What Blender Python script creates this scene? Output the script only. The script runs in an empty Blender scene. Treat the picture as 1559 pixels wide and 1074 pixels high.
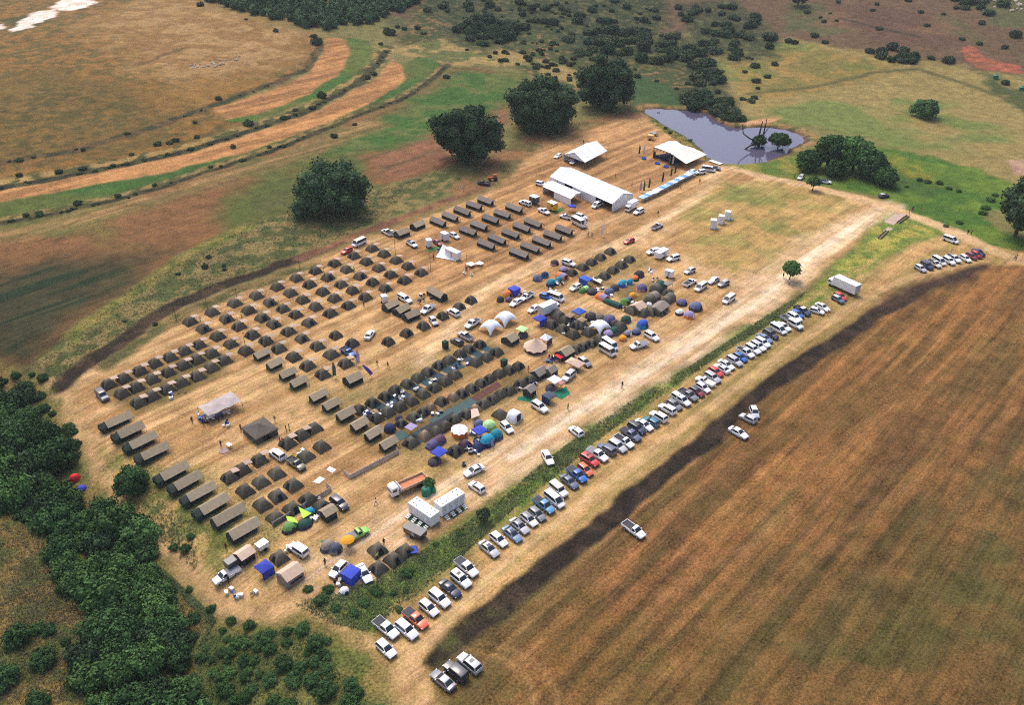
import bpy, math, random
import numpy as np
from mathutils import Vector, Matrix
R = math.radians
random.seed(7)
RNG = np.random.RandomState(11)
sc = bpy.context.scene
COL = sc.collection

# ------------------------------------------------------------------ camera
F, PITCH, H = 1272.0, R(32.4), 112.0
CX, CY = 779.5, 537.0
cam_d = bpy.data.cameras.new('camera')
cam = bpy.data.objects.new('camera', cam_d)
COL.objects.link(cam)
cam.location = (0, 0, H)
cam.rotation_euler = (R(90) - PITCH, 0, 0)
cam_d.sensor_width = 36.0
cam_d.lens = 36.0 * F / 1559.0
cam_d.clip_start = 1.0
cam_d.clip_end = 9000.0
sc.camera = cam

# ------------------------------------------------------------------ noise
def _hash(ix, iy, seed):
    n = (ix.astype(np.int64) * 374761393 + iy.astype(np.int64) * 668265263 + seed * 1442695041) & 0xffffffff
    n = ((n ^ (n >> 13)) * 1274126177) & 0xffffffff
    n = (n ^ (n >> 16)) & 0xffffffff
    return n.astype(np.float64) / 4294967295.0
def vnoise(x, y, seed=0):
    x = np.asarray(x, float); y = np.asarray(y, float)
    ix = np.floor(x); iy = np.floor(y)
    fx = x - ix; fy = y - iy
    fx = fx * fx * (3 - 2 * fx); fy = fy * fy * (3 - 2 * fy)
    a = _hash(ix, iy, seed); b = _hash(ix + 1, iy, seed)
    c = _hash(ix, iy + 1, seed); d = _hash(ix + 1, iy + 1, seed)
    return (a + (b - a) * fx) * (1 - fy) + (c + (d - c) * fx) * fy
def fbm(x, y, scale, octv=3, seed=0):
    s = 0; a = 1.0; t = 0
    for k in range(octv):
        s = s + a * vnoise(np.asarray(x) / scale * 2**k + 17.3 * k, np.asarray(y) / scale * 2**k - 9.1 * k, seed + k)
        t += a; a *= 0.55
    return s / t
def sstep(a, b, x):
    t = np.clip((x - a) / (b - a), 0, 1)
    return t * t * (3 - 2 * t)

# ------------------------------------------------------------------ terrain
AX = np.array([0.684, 0.729]); BX = np.array([0.731, -0.682])
def flat_at(px, py, z=0.0):
    vx = (np.asarray(px, float) - CX) / F; vy = (CY - np.asarray(py, float)) / F
    dy = math.cos(PITCH) + vy * math.sin(PITCH)
    dz = -math.sin(PITCH) + vy * math.cos(PITCH)
    t = (z - H) / dz
    return vx * t, dy * t
def seg_dist(x, y, pts):
    d = np.full(np.shape(x), 1e9)
    for (x0, y0), (x1, y1) in zip(pts[:-1], pts[1:]):
        ex, ey = x1 - x0, y1 - y0
        L = ex * ex + ey * ey + 1e-9
        t = np.clip(((x - x0) * ex + (y - y0) * ey) / L, 0, 1)
        d = np.minimum(d, np.hypot(x - x0 - t * ex, y - y0 - t * ey))
    return d
def sdist(x, y, poly):
    """signed distance, negative inside"""
    d = seg_dist(x, y, list(poly) + [poly[0]])
    ins = np.zeros(np.shape(x), bool)
    n = len(poly)
    for i in range(n):
        x0, y0 = poly[i]; x1, y1 = poly[(i + 1) % n]
        if y0 == y1: continue
        c = ((y0 > y) != (y1 > y)) & (x < (x1 - x0) * (y - y0) / (y1 - y0) + x0)
        ins ^= c
    return np.where(ins, -d, d)
def fpts(l): return [tuple(float(v) for v in flat_at(a, b)) for a, b in l]
POND_PX = [(976,164),(1000,162),(1040,165),(1075,168),(1098,185),(1125,193),(1160,190),(1200,195),(1222,203),(1227,213),
           (1204,222),(1190,236),(1150,246),(1110,247),(1085,241),(1068,225),(1048,206),(1010,186)]
def smooth_loop(l, n=2):
    for _ in range(n):
        o = []
        for i in range(len(l)):
            a, b = l[i], l[(i + 1) % len(l)]
            o += [(a[0]*.75 + b[0]*.25, a[1]*.75 + b[1]*.25), (a[0]*.25 + b[0]*.75, a[1]*.25 + b[1]*.75)]
        l = o
    return l
POND = smooth_loop(fpts(POND_PX))
_rp = random.Random(1)
POND = [(x + _rp.uniform(-.7, .7), y + _rp.uniform(-.7, .7)) for x, y in POND]
RAV = fpts([(-60,560),(0,610),(60,720),(150,800),(200,880),(260,980),(300,1074),(320,1160)])
WATER_Z = -1.0
def terrain(x, y):
    x = np.asarray(x, float); y = np.asarray(y, float)
    b = -(x * BX[0] + y * BX[1])                 # towards the upper fields
    z = 16.0 * sstep(255, 520, b)
    z = z + 26.0 * sstep(470, 1000, y + 0.25 * x) + 14.0 * sstep(330, 620, x * 0.8 + y * 0.55) * sstep(350, 520, y)
    z = z - 4.0 * np.exp(-(seg_dist(x, y, RAV) / 11.0) ** 2)
    near = (x > POND[0][0] - 60) & (x < 330) & (y > 280) & (y < 480)
    if np.any(near):
        dp = sdist(x, y, POND) if np.ndim(x) == 0 else np.full(x.shape, 99.0)
        if np.ndim(x): dp[near] = sdist(x[near], y[near], POND)
        z = np.where(dp < 10, np.minimum(z, WATER_Z + 0.30 * dp - 0.05 if False else WATER_Z + np.where(dp > 0, dp * 0.30, dp * 0.35) + 0.02), z)
    z = z + 0.35 * (fbm(x, y, 26, 2, 5) - 0.5) * sstep(0, 60, np.abs(b - 180) - 40)
    return z
def at(px, py, lift=0.0):
    z = 0.0
    for _ in range(7):
        x, y = flat_at(px, py, z + lift)
        z = float(terrain(x, y))
    return Vector((float(x), float(y), z))
def at2(px, py): 
    p = at(px, py); return (p.x, p.y)
def heading(px, py, dx, dy):
    n = math.hypot(dx, dy); k = 14.0 / n
    a = at(px - dx * k, py - dy * k); b = at(px + dx * k, py + dy * k)
    return math.atan2(b.y - a.y, b.x - a.x)
ANG_A = math.atan2(AX[1], AX[0]); ANG_B = math.atan2(BX[1], BX[0])

# ------------------------------------------------------------------ colours / materials
def lin(c): 
    c = c / 255.0
    return c / 12.92 if c <= 0.04045 else ((c + 0.055) / 1.055) ** 2.4
def S(r, g, b, k=1.0): return (lin(r) * k, lin(g) * k, lin(b) * k)
MATS = {}
def mat(name, rgb, rough=0.8, var=0.18, scale=3.0, objvar=0.12, spec=0.3, coat=0.0, bump=0.0, metal=0.0, stretch=None):
    if name in MATS: return MATS[name]
    m = bpy.data.materials.new(name); m.use_nodes = True
    nt = m.node_tree; N = nt.nodes; L = nt.links
    p = N['Principled BSDF']
    p.inputs['Roughness'].default_value = rough
    p.inputs['Specular IOR Level'].default_value = spec
    p.inputs['Coat Weight'].default_value = coat
    p.inputs['Metallic'].default_value = metal
    tc = N.new('ShaderNodeTexCoord'); nz = N.new('ShaderNodeTexNoise')
    nz.inputs['Scale'].default_value = scale; nz.inputs['Detail'].default_value = 4
    if stretch:
        mp = N.new('ShaderNodeMapping'); mp.inputs['Scale'].default_value = stretch
        L.new(tc.outputs['Object'], mp.inputs['Vector']); L.new(mp.outputs['Vector'], nz.inputs['Vector'])
    else:
        L.new(tc.outputs['Object'], nz.inputs['Vector'])
    oi = N.new('ShaderNodeObjectInfo')
    mr = N.new('ShaderNodeMapRange'); mr.inputs['From Min'].default_value = 0.25; mr.inputs['From Max'].default_value = 0.75
    mr.inputs['To Min'].default_value = 1 - var; mr.inputs['To Max'].default_value = 1 + var
    L.new(nz.outputs['Fac'], mr.inputs['Value'])
    mo = N.new('ShaderNodeMapRange'); mo.inputs['To Min'].default_value = 1 - objvar; mo.inputs['To Max'].default_value = 1 + objvar
    L.new(oi.outputs['Random'], mo.inputs['Value'])
    mu = N.new('ShaderNodeMath'); mu.operation = 'MULTIPLY'
    L.new(mr.outputs['Result'], mu.inputs[0]); L.new(mo.outputs['Result'], mu.inputs[1])
    vm = N.new('ShaderNodeVectorMath'); vm.operation = 'SCALE'
    vm.inputs[0].default_value = rgb
    L.new(mu.outputs[0], vm.inputs['Scale']); L.new(vm.outputs['Vector'], p.inputs['Base Color'])
    if bump:
        bp = N.new('ShaderNodeBump'); bp.inputs['Strength'].default_value = bump; bp.inputs['Distance'].default_value = 0.08
        L.new(nz.outputs['Fac'], bp.inputs['Height']); L.new(bp.outputs['Normal'], p.inputs['Normal'])
    MATS[name] = m
    return m

# ------------------------------------------------------------------ mesh builder
class MB:
    def __init__(s): s.v = []; s.f = []; s.m = []
    def add(s, vs, fs, m=0):
        o = len(s.v); s.v += [tuple(v) for v in vs]
        s.f += [tuple(i + o for i in f) for f in fs]; s.m += [m] * len(fs)
        return s
    def box(s, c, d, m=0, rot=0.0, taper=1.0):
        cx, cy, cz = c; dx, dy, dz = d[0] / 2, d[1] / 2, d[2] / 2
        ca, sa = math.cos(rot), math.sin(rot); vs = []
        for k, (sx, sy, sz) in enumerate([(-1,-1,-1),(1,-1,-1),(1,1,-1),(-1,1,-1),(-1,-1,1),(1,-1,1),(1,1,1),(-1,1,1)]):
            t = taper if sz > 0 else 1.0
            x, y = sx * dx * t, sy * dy * t
            vs.append((cx + x * ca - y * sa, cy + x * sa + y * ca, cz + sz * dz))
        return s.add(vs, [(3,2,1,0),(4,5,6,7),(0,1,5,4),(1,2,6,5),(2,3,7,6),(3,0,4,7)], m)
    def bbox(s, c, d, r=0.05, m=0):
        """box with chamfered edges in plan and at the top"""
        cx, cy, cz = c; hx, hy, hz = d[0] / 2, d[1] / 2, d[2] / 2
        def ring(ix, z):
            x, y = hx - ix, hy - ix
            q = min(r, x * .5, y * .5)
            return [(cx + a, cy + b, z) for a, b in [(-x+q,-y),(x-q,-y),(x,-y+q),(x,y-q),(x-q,y),(-x+q,y),(-x,y-q),(-x,-y+q)]]
        return s.loft([ring(0, cz - hz), ring(0, cz + hz - r), ring(r, cz + hz)], m)
    def tube(s, p0, p1, r0, r1=None, n=6, m=0):
        r1 = r0 if r1 is None else r1
        p0 = Vector(p0); p1 = Vector(p1); d = (p1 - p0)
        if d.length < 1e-6: return s
        d.normalize()
        u = d.orthogonal().normalized(); w = d.cross(u)
        ring = lambda p, r: [tuple(p + u * (math.cos(2*math.pi*i/n) * r) + w * (math.sin(2*math.pi*i/n) * r)) for i in range(n)]
        return s.loft([ring(p0, r0), ring(p1, r1)], m)
    def path(s, pts, rads, n=6, m=0):
        for (a, b, ra, rb) in zip(pts[:-1], pts[1:], rads[:-1], rads[1:]): s.tube(a, b, ra, rb, n, m)
        return s
    def loft(s, rings, m=0, cap=True, closed=True):
        n = len(rings[0]); vs = [p for r in rings for p in r]; fs = []
        for k in range(len(rings) - 1):
            for i in range(n if closed else n - 1):
                j = (i + 1) % n
                fs.append((k*n+i, k*n+j, (k+1)*n+j, (k+1)*n+i))
        if cap:
            fs.append(tuple(reversed(range(n)))); fs.append(tuple(range((len(rings)-1)*n, len(rings)*n)))
        return s.add(vs, fs, m)
    def panel(s, q, inset=0.06, off=0.015, m=0, th=0.02):
        """thin raised panel over the quad q (4 points, counter-clockwise from outside)"""
        q = [Vector(p) for p in q]; c = sum(q, Vector()) / 4
        n = (q[1] - q[0]).cross(q[3] - q[0]).normalized()
        o = []
        for p in q:
            d = c - p; o.append(p + d.normalized() * min(inset * 1.4, d.length * .45) + n * off)
        b = [p - n * (th + off) for p in o]
        return s.add(o + b, [(0,1,2,3),(0,4,5,1),(1,5,6,2),(2,6,7,3),(3,7,4,0)], m)
    def sheet(s, grid, th=0.03, m=0):
        """thick sheet from a grid of points [i][j]"""
        a = len(grid); b = len(grid[0])
        top = [tuple(p) for r in grid for p in r]
        bot = [(x, y, z - th) for x, y, z in top]; n = a * b; fs = []
        for i in range(a - 1):
            for j in range(b - 1):
                q = (i*b+j, (i+1)*b+j, (i+1)*b+j+1, i*b+j+1)
                fs.append(q); fs.append(tuple(n + k for k in reversed(q)))
        edge = [j for j in range(b)] + [i*b+b-1 for i in range(1, a)] + [(a-1)*b+j for j in range(b-2, -1, -1)] + [i*b for i in range(a-2, 0, -1)]
        for i in range(len(edge)):
            p, q = edge[i], edge[(i+1) % len(edge)]
            fs.append((p, q, n + q, n + p))
        return s.add(top + bot, fs, m)
    def dome(s, rings, m=0, pw=None):
        """stack of rings closing in an apex; rings = [(list of points)], apex point last"""
        n = len(rings[0]); vs = [p for r in rings[:-1] for p in r] + [rings[-1]]; fs = []
        for k in range(len(rings) - 2):
            for i in range(n): fs.append((k*n+i, k*n+(i+1)%n, (k+1)*n+(i+1)%n, (k+1)*n+i))
        a = len(vs) - 1; k = len(rings) - 2
        for i in range(n): fs.append((k*n+i, k*n+(i+1)%n, a))
        return s.add(vs, fs, m)
    def mesh(s, name, mats, smooth=35):
        me = bpy.data.meshes.new(name)
        me.from_pydata(s.v, [], s.f)
        for m in (mats if isinstance(mats, (list, tuple)) else [mats]): me.materials.append(m)
        me.polygons.foreach_set('material_index', s.m)
        if smooth:
            me.polygons.foreach_set('use_smooth', [True] * len(s.f))
            me.update(); me.set_sharp_from_angle(angle=R(smooth))
        me.update()
        return me

# ------------------------------------------------------------------ object helpers
PENDING = []     # (object, x px, y px, description) waiting for a label of their own
def link(name, data, parent=None, loc=None, rot=None):
    o = bpy.data.objects.new(name, data); COL.objects.link(o)
    if parent is not None: o.parent = parent
    if loc is not None: o.location = loc
    if rot is not None: o.rotation_euler = rot
    return o
def tag(o, label, cat, group=None):
    o['label'] = label; o['category'] = cat
    if group: o['group'] = group
    return o
def struct(o): o['kind'] = 'structure'; return o
def stuff(o): o['kind'] = 'stuff'; return o
def place(name, parts, loc, rotz=0.0, scale=1.0, cat='thing', label=None, group=None, px=None, desc=None, tilt=(0, 0)):
    """parts: list of (part name, mesh, parent index or None[, location])"""
    root = link(name, None, None, loc, (tilt[0], tilt[1], rotz))
    root.empty_display_size = 0.3
    if not hasattr(scale, '__len__'): scale = (scale,) * 3
    root.scale = scale
    obs = []
    for p in parts:
        par = root if p[2] is None else obs[p[2]]
        obs.append(link(p[0], p[1], par, p[3] if len(p) > 3 else None))
    root['category'] = cat
    if group: root['group'] = group
    if label: root['label'] = label
    else: PENDING.append((root, px, desc))
    return root
ORD = ['zeroth','first','second','third','fourth','fifth','sixth','seventh','eighth','ninth','tenth','eleventh','twelfth','thirteenth','fourteenth','fifteenth','sixteenth','seventeenth','eighteenth','nineteenth']
def ordw(n):
    if n < 20: return ORD[n]
    t = {2:'twenty',3:'thirty',4:'forty',5:'fifty',6:'sixty'}[n // 10]
    return (t[:-1] + 'ieth') if n % 10 == 0 else t + '-' + ORD[n % 10]
# ------------------------------------------------------------------ ground
def lines(lo, hi, f):
    out = [lo]
    while out[-1] < hi: out.append(out[-1] + f(out[-1]))
    return out
ys = [-3000,-1500,-700,-300,-100,0,40] + lines(62, 880, lambda y: max(0.5, 0.0036 * y)) + [900,950,1050,1250,1600,2200,3200,5000]
xp = lines(0.0, 560, lambda x: 0.55 if x < 130 else 0.55 + (x - 130) * 0.0042)
xs = [-5000,-2500,-1400,-900,-650] + [-x for x in reversed(xp[1:])] + xp + [650,900,1400,2500,5000]
GX, GY = np.meshgrid(np.array(xs), np.array(ys), indexing='ij')
NX, NY = GX.shape
gx = GX.ravel(); gy = GY.ravel()
gz = terrain(gx, gy)
# project every vertex roughly back on z = 0 so that painted outlines follow the raised land
pc = np.zeros((gx.size, 3)); pc[:] = S(112, 104, 62)
stripe = np.zeros(gx.size); rough = np.full(gx.size, 0.6); region = np.zeros(gx.size, int)
W1 = fbm(gx, gy, 7, 3, 21) - .5; W2 = fbm(gx, gy, 7, 3, 41) - .5
NB = fbm(gx, gy, 38, 3, 61); NS = fbm(gx, gy, 9, 3, 81); NF = fbm(gx, gy, 3.2, 2, 91)
# streak noise along A
ca = gx * AX[0] + gy * AX[1]; cb = gx * BX[0] + gy * BX[1]
ST = fbm(ca / 16, cb, 2.6, 3, 101)
def wp(l): return [at2(a, b) for a, b in l]
def paint(d, c1, c2=None, noise=None, soft=1.2, lo=.42, hi=.6, k=1.0, st=None, rg=None, reg=None, idx=None):
    a = (1 - sstep(-soft, soft, d)) * k
    c = np.array(c1)[None, :]
    if c2 is not None:
        t = sstep(lo, hi, noise if idx is None else noise[idx])[:, None]
        c = c * (1 - t) + np.array(c2)[None, :] * t
    if idx is None: idx = slice(None)
    pc[idx] = pc[idx] * (1 - a[:, None]) + c * a[:, None]
    if st is not None: stripe[idx] = stripe[idx] * (1 - a) + st * a
    if rg is not None: rough[idx] = rough[idx] * (1 - a) + rg * a
    if reg is not None:
        r = region[idx]; r[a > .5] = reg; region[idx] = r
def area(px, c1, c2=None, noise=None, soft=1.2, warp=4.0, **kw):
    poly = wp(px); m = soft + warp + 2
    p = np.array(poly)
    idx = np.where((gx > p[:,0].min()-m) & (gx < p[:,0].max()+m) & (gy > p[:,1].min()-m) & (gy < p[:,1].max()+m))[0]
    if not len(idx): return
    d = sdist(gx[idx] + warp * W1[idx], gy[idx] + warp * W2[idx], poly)
    paint(d, c1, c2, noise, soft, idx=idx, **kw)
def track(px, width, c1, c2=None, noise=None, soft=.8, warp=2.0, **kw):
    poly = wp(px); m = width + soft + warp + 2
    p = np.array(poly)
    idx = np.where((gx > p[:,0].min()-m) & (gx < p[:,0].max()+m) & (gy > p[:,1].min()-m) & (gy < p[:,1].max()+m))[0]
    if not len(idx): return
    d = seg_dist(gx[idx] + warp * W1[idx], gy[idx] + warp * W2[idx], poly) - width / 2
    paint(d, c1, c2, noise, soft, idx=idx, **kw)
# --- far land
area([(560,-60),(1700,-60),(1700,90),(1500,120),(1300,95),(1180,80),(1100,60),(1000,50),(900,60),(760,90),(600,60)], S(112,88,66,.74), S(92,92,58,.74), NB, soft=8, warp=30)
area([(600,70),(640,0),(1000,0),(1010,60),(1080,100),(1120,190),(960,160),(860,150),(780,100),(680,85)], S(76,84,46,.74), S(140,106,70,.74), NF, soft=6, warp=14, lo=.55, hi=.75, rg=1)
area([(590,75),(690,55),(790,80),(860,100),(930,130),(900,140),(800,100),(700,100),(640,90)], S(168,140,88,.74), S(105,108,60,.74), NS, soft=3, warp=8, lo=.5)
area([(1080,80),(1200,60),(1350,80),(1560,120),(1700,140),(1700,300),(1545,290),(1400,235),(1280,200),(1230,190),(1120,180),(1100,130)], S(148,128,78,.84), S(112,120,64,.84), NB, soft=6, warp=20, lo=.45, hi=.6)
area([(1100,85),(1200,70),(1330,90),(1380,110),(1230,140),(1130,160)], S(120,112,58,.74), S(158,124,66,.74), NS, soft=6, warp=16, k=.7)
area([(1260,10),(1440,30),(1470,70),(1380,72),(1240,40)], S(108,80,64,.74), S(124,94,70,.74), NB, soft=10, warp=20)
area([(1462,73),(1476,70),(1500,88),(1550,100),(1560,112),(1500,106),(1475,95)], S(186,106,78,.74), S(150,92,70,.74), NF, soft=1, warp=6, rg=.9)
area([(1500,108),(1530,125),(1559,145),(1590,170),(1590,190),(1540,160),(1500,130)], S(84,92,52,.74), None, soft=4, warp=12)
track([(1140,142),(1240,132),(1330,110),(1400,105),(1470,128),(1560,160)], 3.5, S(96,92,54,.74), None, soft=2)
track([(1280,30),(1340,45),(1400,58)], 3, S(70,62,48,.74), None, soft=1.5)
area([(958,112),(990,118),(1050,150),(1045,162),(975,160),(955,150)], S(66,90,50,.74), S(80,100,56,.74), NB, soft=2, warp=5)
area([(1190,245),(1330,222),(1420,240),(1480,255),(1548,282),(1534,310),(1496,330),(1525,352),(1640,380),(1640,420),(1500,372),(1400,330),(1340,302),(1240,278),(1130,256)], S(80,112,44,.74), S(104,126,48,.74), NS, soft=2, warp=6, rg=.8)
area([(1345,262),(1400,262),(1450,290),(1400,300),(1350,290)], S(62,88,42,.74), None, soft=4, warp=14, k=.7)
area([(1345,235),(1380,240),(1460,275),(1430,285),(1370,262)], S(140,132,50,.74), S(88,116,46,.74), NS, soft=3, warp=10, k=.8)
area([(1535,245),(1600,240),(1600,270),(1545,268)], S(190,150,128,.74), None, soft=1.5, warp=6)
for q in ([(675,30),(745,16),(806,28),(798,66),(735,82),(684,64)], [(840,55),(930,42),(1002,48),(1056,60),(1086,92),(1106,132),(1056,136),(1030,106),(960,98),(876,90)], [(1028,14),(1112,8),(1176,38),(1186,86),(1120,98),(1060,76)], [(1040,128),(1092,124),(1116,150),(1130,190),(1098,190),(1068,166),(1040,158)], [(640,-10),(1010,-10),(1016,40),(860,60),(760,30),(650,26)]):
    area(q, S(58,66,42,.72), S(92,92,54,.72), NF, soft=5, warp=10, k=.85, lo=.45, hi=.75, rg=1)
# --- upper left hill
hill = [(-120,-80),(300,-60),(330,15),(400,40),(480,50),(494,70),(474,97),(420,130),(335,165),(330,180),(385,184),(280,224),(150,250),(0,275),(-120,300)]
area(hill, S(152,110,58,.72), S(112,94,48,.70), NF, soft=3, warp=6, rg=.7)
area([(120,40),(240,-20),(330,12),(480,52),(470,92),(380,112),(290,128),(200,100)], S(180,140,92,.70), S(156,116,70,.70), NS, soft=18, warp=30)
area([(-60,160),(60,110),(190,130),(260,170),(180,220),(40,240),(-60,240)], S(88,86,44,.70), S(136,104,54,.70), NF, soft=14, warp=30, k=.8)
area([(220,140),(320,120),(400,125),(330,158),(240,170)], S(168,122,62,.70), None, soft=10, warp=24, k=.6)
area([(0,30),(60,20),(75,32),(30,50)], S(92,88,48,.70), None, soft=4, warp=8)
area([(12,50),(30,34),(52,18),(88,13),(84,26),(60,32),(40,44)], S(222,196,184), S(236,214,204), NF, soft=1, warp=8, rg=.9)
area([(72,10),(100,-6),(150,2),(132,10),(104,16)], S(222,196,184), S(236,214,204), NF, soft=1, warp=8, rg=.9)
area([(-20,38),(4,36),(6,44),(-20,50)], S(222,196,184), None, soft=1, warp=5)
track([(210,98),(240,88),(275,75)], 3, S(112,88,60,.70), None, soft=2, warp=6)
track([(-20,252),(120,228),(240,190),(330,160),(400,134),(470,104),(488,70)], 5, S(112,88,58,.70), S(66,66,40,.70), NF, soft=1, warp=4)
# --- terraces
t1 = [(322,166),(400,142),(470,112),(492,82),(496,57),(524,58),(534,76),(518,112),(470,143),(400,172),(345,182)]
area([(518,56),(560,62),(568,80),(550,110),(500,140),(440,165),(385,186),(338,184),(400,170),(470,140)], S(76,110,46,.74), S(98,108,50,.74), NB, soft=1, warp=4, reg=3, st=.4)
area(t1, S(190,134,86,.78), S(156,110,70,.78), ST, soft=1.2, warp=3, reg=3, st=.5)
t2g = [(-120,335),(100,290),(240,266),(370,233),(470,198),(560,158),(605,128),(606,100),(640,85),(674,98),(652,120),(606,148),(530,178),(430,220),(330,253),(200,296),(80,323),(-120,362)]
area(t2g, S(72,104,46,.74), S(96,106,50,.74), NB, soft=1, warp=4, reg=3, st=.3)
t2 = [(-120,318),(0,290),(150,263),(290,233),(400,198),(500,160),(570,120),(597,90),(612,100),(618,122),(560,160),(470,198),(370,233),(240,264),(100,290),(-120,330)]
area(t2, S(202,144,92,.78), S(170,120,76,.78), ST, soft=1.2, warp=3, reg=3, st=.6)
ridge1 = [(-120,310),(0,284),(150,257),(285,228),(385,196),(470,166),(545,126),(574,96),(590,74)]
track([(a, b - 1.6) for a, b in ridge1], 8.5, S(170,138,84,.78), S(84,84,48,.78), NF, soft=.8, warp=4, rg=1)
track([(a - 1, b + 2.5) for a, b in ridge1], 4.2, S(52,50,34,.78), S(72,70,42,.78), NF, soft=.7, warp=3, rg=1)  # dark line under the bank: scrub, with the bank's shade painted in
f3 = [(-120,362),(80,326),(200,299),(330,257),(430,224),(530,182),(612,152),(655,127),(690,102),(730,102),(795,114),(800,135),(765,190),(700,250),(580,285),(460,320),(380,342),(300,374),(200,440),(100,515),(60,552),(-120,560)]
area(f3, S(134,94,60,.80), S(88,96,46,.80), NB, soft=2, warp=4, reg=3, st=.7)
area([(560,190),(650,135),(700,103),(792,114),(790,150),(700,205),(600,225),(480,240)], S(70,102,44,.80), S(96,106,54,.80), NS, soft=9, warp=10, reg=3, st=.5)
area([(-120,372),(80,336),(250,290),(420,236),(560,182),(590,190),(480,235),(330,285),(180,330),(0,372),(-120,392)], S(160,124,82,.78), S(128,108,66,.78), ST, soft=5, warp=6, reg=3)
area([(560,240),(660,205),(740,180),(765,165),(770,185),(690,245),(590,275)], S(146,100,74,.78), S(120,92,66,.78), ST, soft=5, warp=8, reg=3)
area([(-120,430),(60,400),(200,385),(260,380),(190,440),(100,512),(60,550),(-120,560)], S(44,56,36,.78), S(70,66,44,.78), ST, soft=12, warp=12, reg=3, st=.8)
area([(380,300),(470,270),(560,270),(470,312),(390,336)], S(92,92,54,.78), None, soft=7, warp=8, k=.7)
ridge2 = [(-120,360),(80,324),(200,297),(330,255),(430,222),(530,180),(612,150),(652,124),(682,96)]
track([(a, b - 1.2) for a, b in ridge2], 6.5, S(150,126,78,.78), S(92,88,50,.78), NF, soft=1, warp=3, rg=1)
track([(a - 1, b + 2.4) for a, b in ridge2], 3.4, S(54,52,35,.78), S(78,72,44,.78), NF, soft=.7, warp=3, rg=1)  # second bank, scrub and painted shade as one dark line
# --- rough verge above the camp
area([(50,556),(100,513),(200,438),(300,372),(380,340),(460,318),(580,288),(660,262),(730,270),(660,305),(560,345),(460,388),(340,432),(250,470),(180,522),(120,575),(80,592)], S(138,120,76,.82), S(86,92,52,.82), NF, soft=1.5, warp=5, rg=1)
area([(100,513),(200,438),(300,372),(380,340),(388,348),(310,384),(210,450),(110,528)], S(104,108,52,.82), S(140,124,68,.82), NF, soft=2, warp=4, rg=1)
# --- camp
camp = [(92,592),(150,548),(215,512),(270,475),(330,447),(400,425),(460,402),(540,370),(600,347),(680,318),(760,285),(800,240),(830,215),(880,190),(960,172),(980,168),(1010,190),(1052,222),(1100,250),(1160,265),(1230,280),(1320,305),(1350,315),(1300,375),(1230,430),(1170,475),(1100,515),(1000,575),(920,630),(850,680),(780,728),(740,760),(700,795),(650,825),(600,865),(540,895),(470,908),(430,945),(370,955),(320,905),(270,872),(200,790),(150,742),(130,680),(88,622)]
area(camp, S(198,158,112,.92), S(168,128,86,.92), ST, soft=1.5, warp=4, st=1, rg=.35, lo=.36, hi=.62)
area([(620,345),(760,288),(800,242),(880,195),(980,175),(1060,232),(1100,252),(1000,300),(930,330),(840,385),(760,410),(680,430),(600,480),(560,440)], S(186,138,94,.92), S(154,112,74,.92), ST, soft=10, warp=10, k=.8)
area([(1080,275),(1230,283),(1300,310),(1250,360),(1150,420),(1060,400),(1030,330)], S(176,142,88,.90), S(146,132,74,.90), NS, soft=5, warp=10, k=.85, lo=.46)
for q in ([(1110,285),(1150,290),(1130,310),(1100,305)], [(1140,300),(1170,300),(1180,312),(1150,312)], [(1170,340),(1200,330),(1190,350),(1170,352)]):
    area(q, S(112,118,62,.90), None, soft=3, warp=6, k=.75)
area([(100,700),(200,680),(330,740),(440,820),(330,880),(270,870),(160,745)], S(104,112,56,.90), S(164,136,84,.90), NF, soft=5, warp=8, k=.9, lo=.46, hi=.70, rg=.9)
area([(380,840),(560,800),(640,815),(560,880),(470,905),(400,940),(340,900)], S(196,156,108,.90), S(172,140,90,.90), NS, soft=6, warp=8, k=.6)
area([(600,690),(760,610),(840,560),(940,520),(900,560),(780,690),(640,780)], S(196,162,112,.90), S(168,142,88,.90), NS, soft=6, warp=8, k=.6)
# trodden green where tents stood close
for q in ([(160,600),(310,540),(355,545),(240,625)], [(500,610),(690,520),(760,540),(600,640)], [(880,410),(960,380),(990,400),(900,440)], [(420,560),(520,600),(600,680),(560,680),(440,590)]):
    area(q, S(150,126,76,.90), S(112,108,62,.90), NF, soft=3, warp=5, k=.55)
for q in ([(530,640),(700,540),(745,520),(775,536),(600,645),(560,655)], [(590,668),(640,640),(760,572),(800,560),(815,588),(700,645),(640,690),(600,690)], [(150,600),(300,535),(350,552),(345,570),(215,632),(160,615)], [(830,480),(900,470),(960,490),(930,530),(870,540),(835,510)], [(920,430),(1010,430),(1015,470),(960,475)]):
    area(q, S(104,92,54,.8), S(140,112,68,.8), NF, soft=2, warp=3, k=.75, lo=.5, hi=.75)  # darker patches: trodden ground with the shadows between tents painted in
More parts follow.
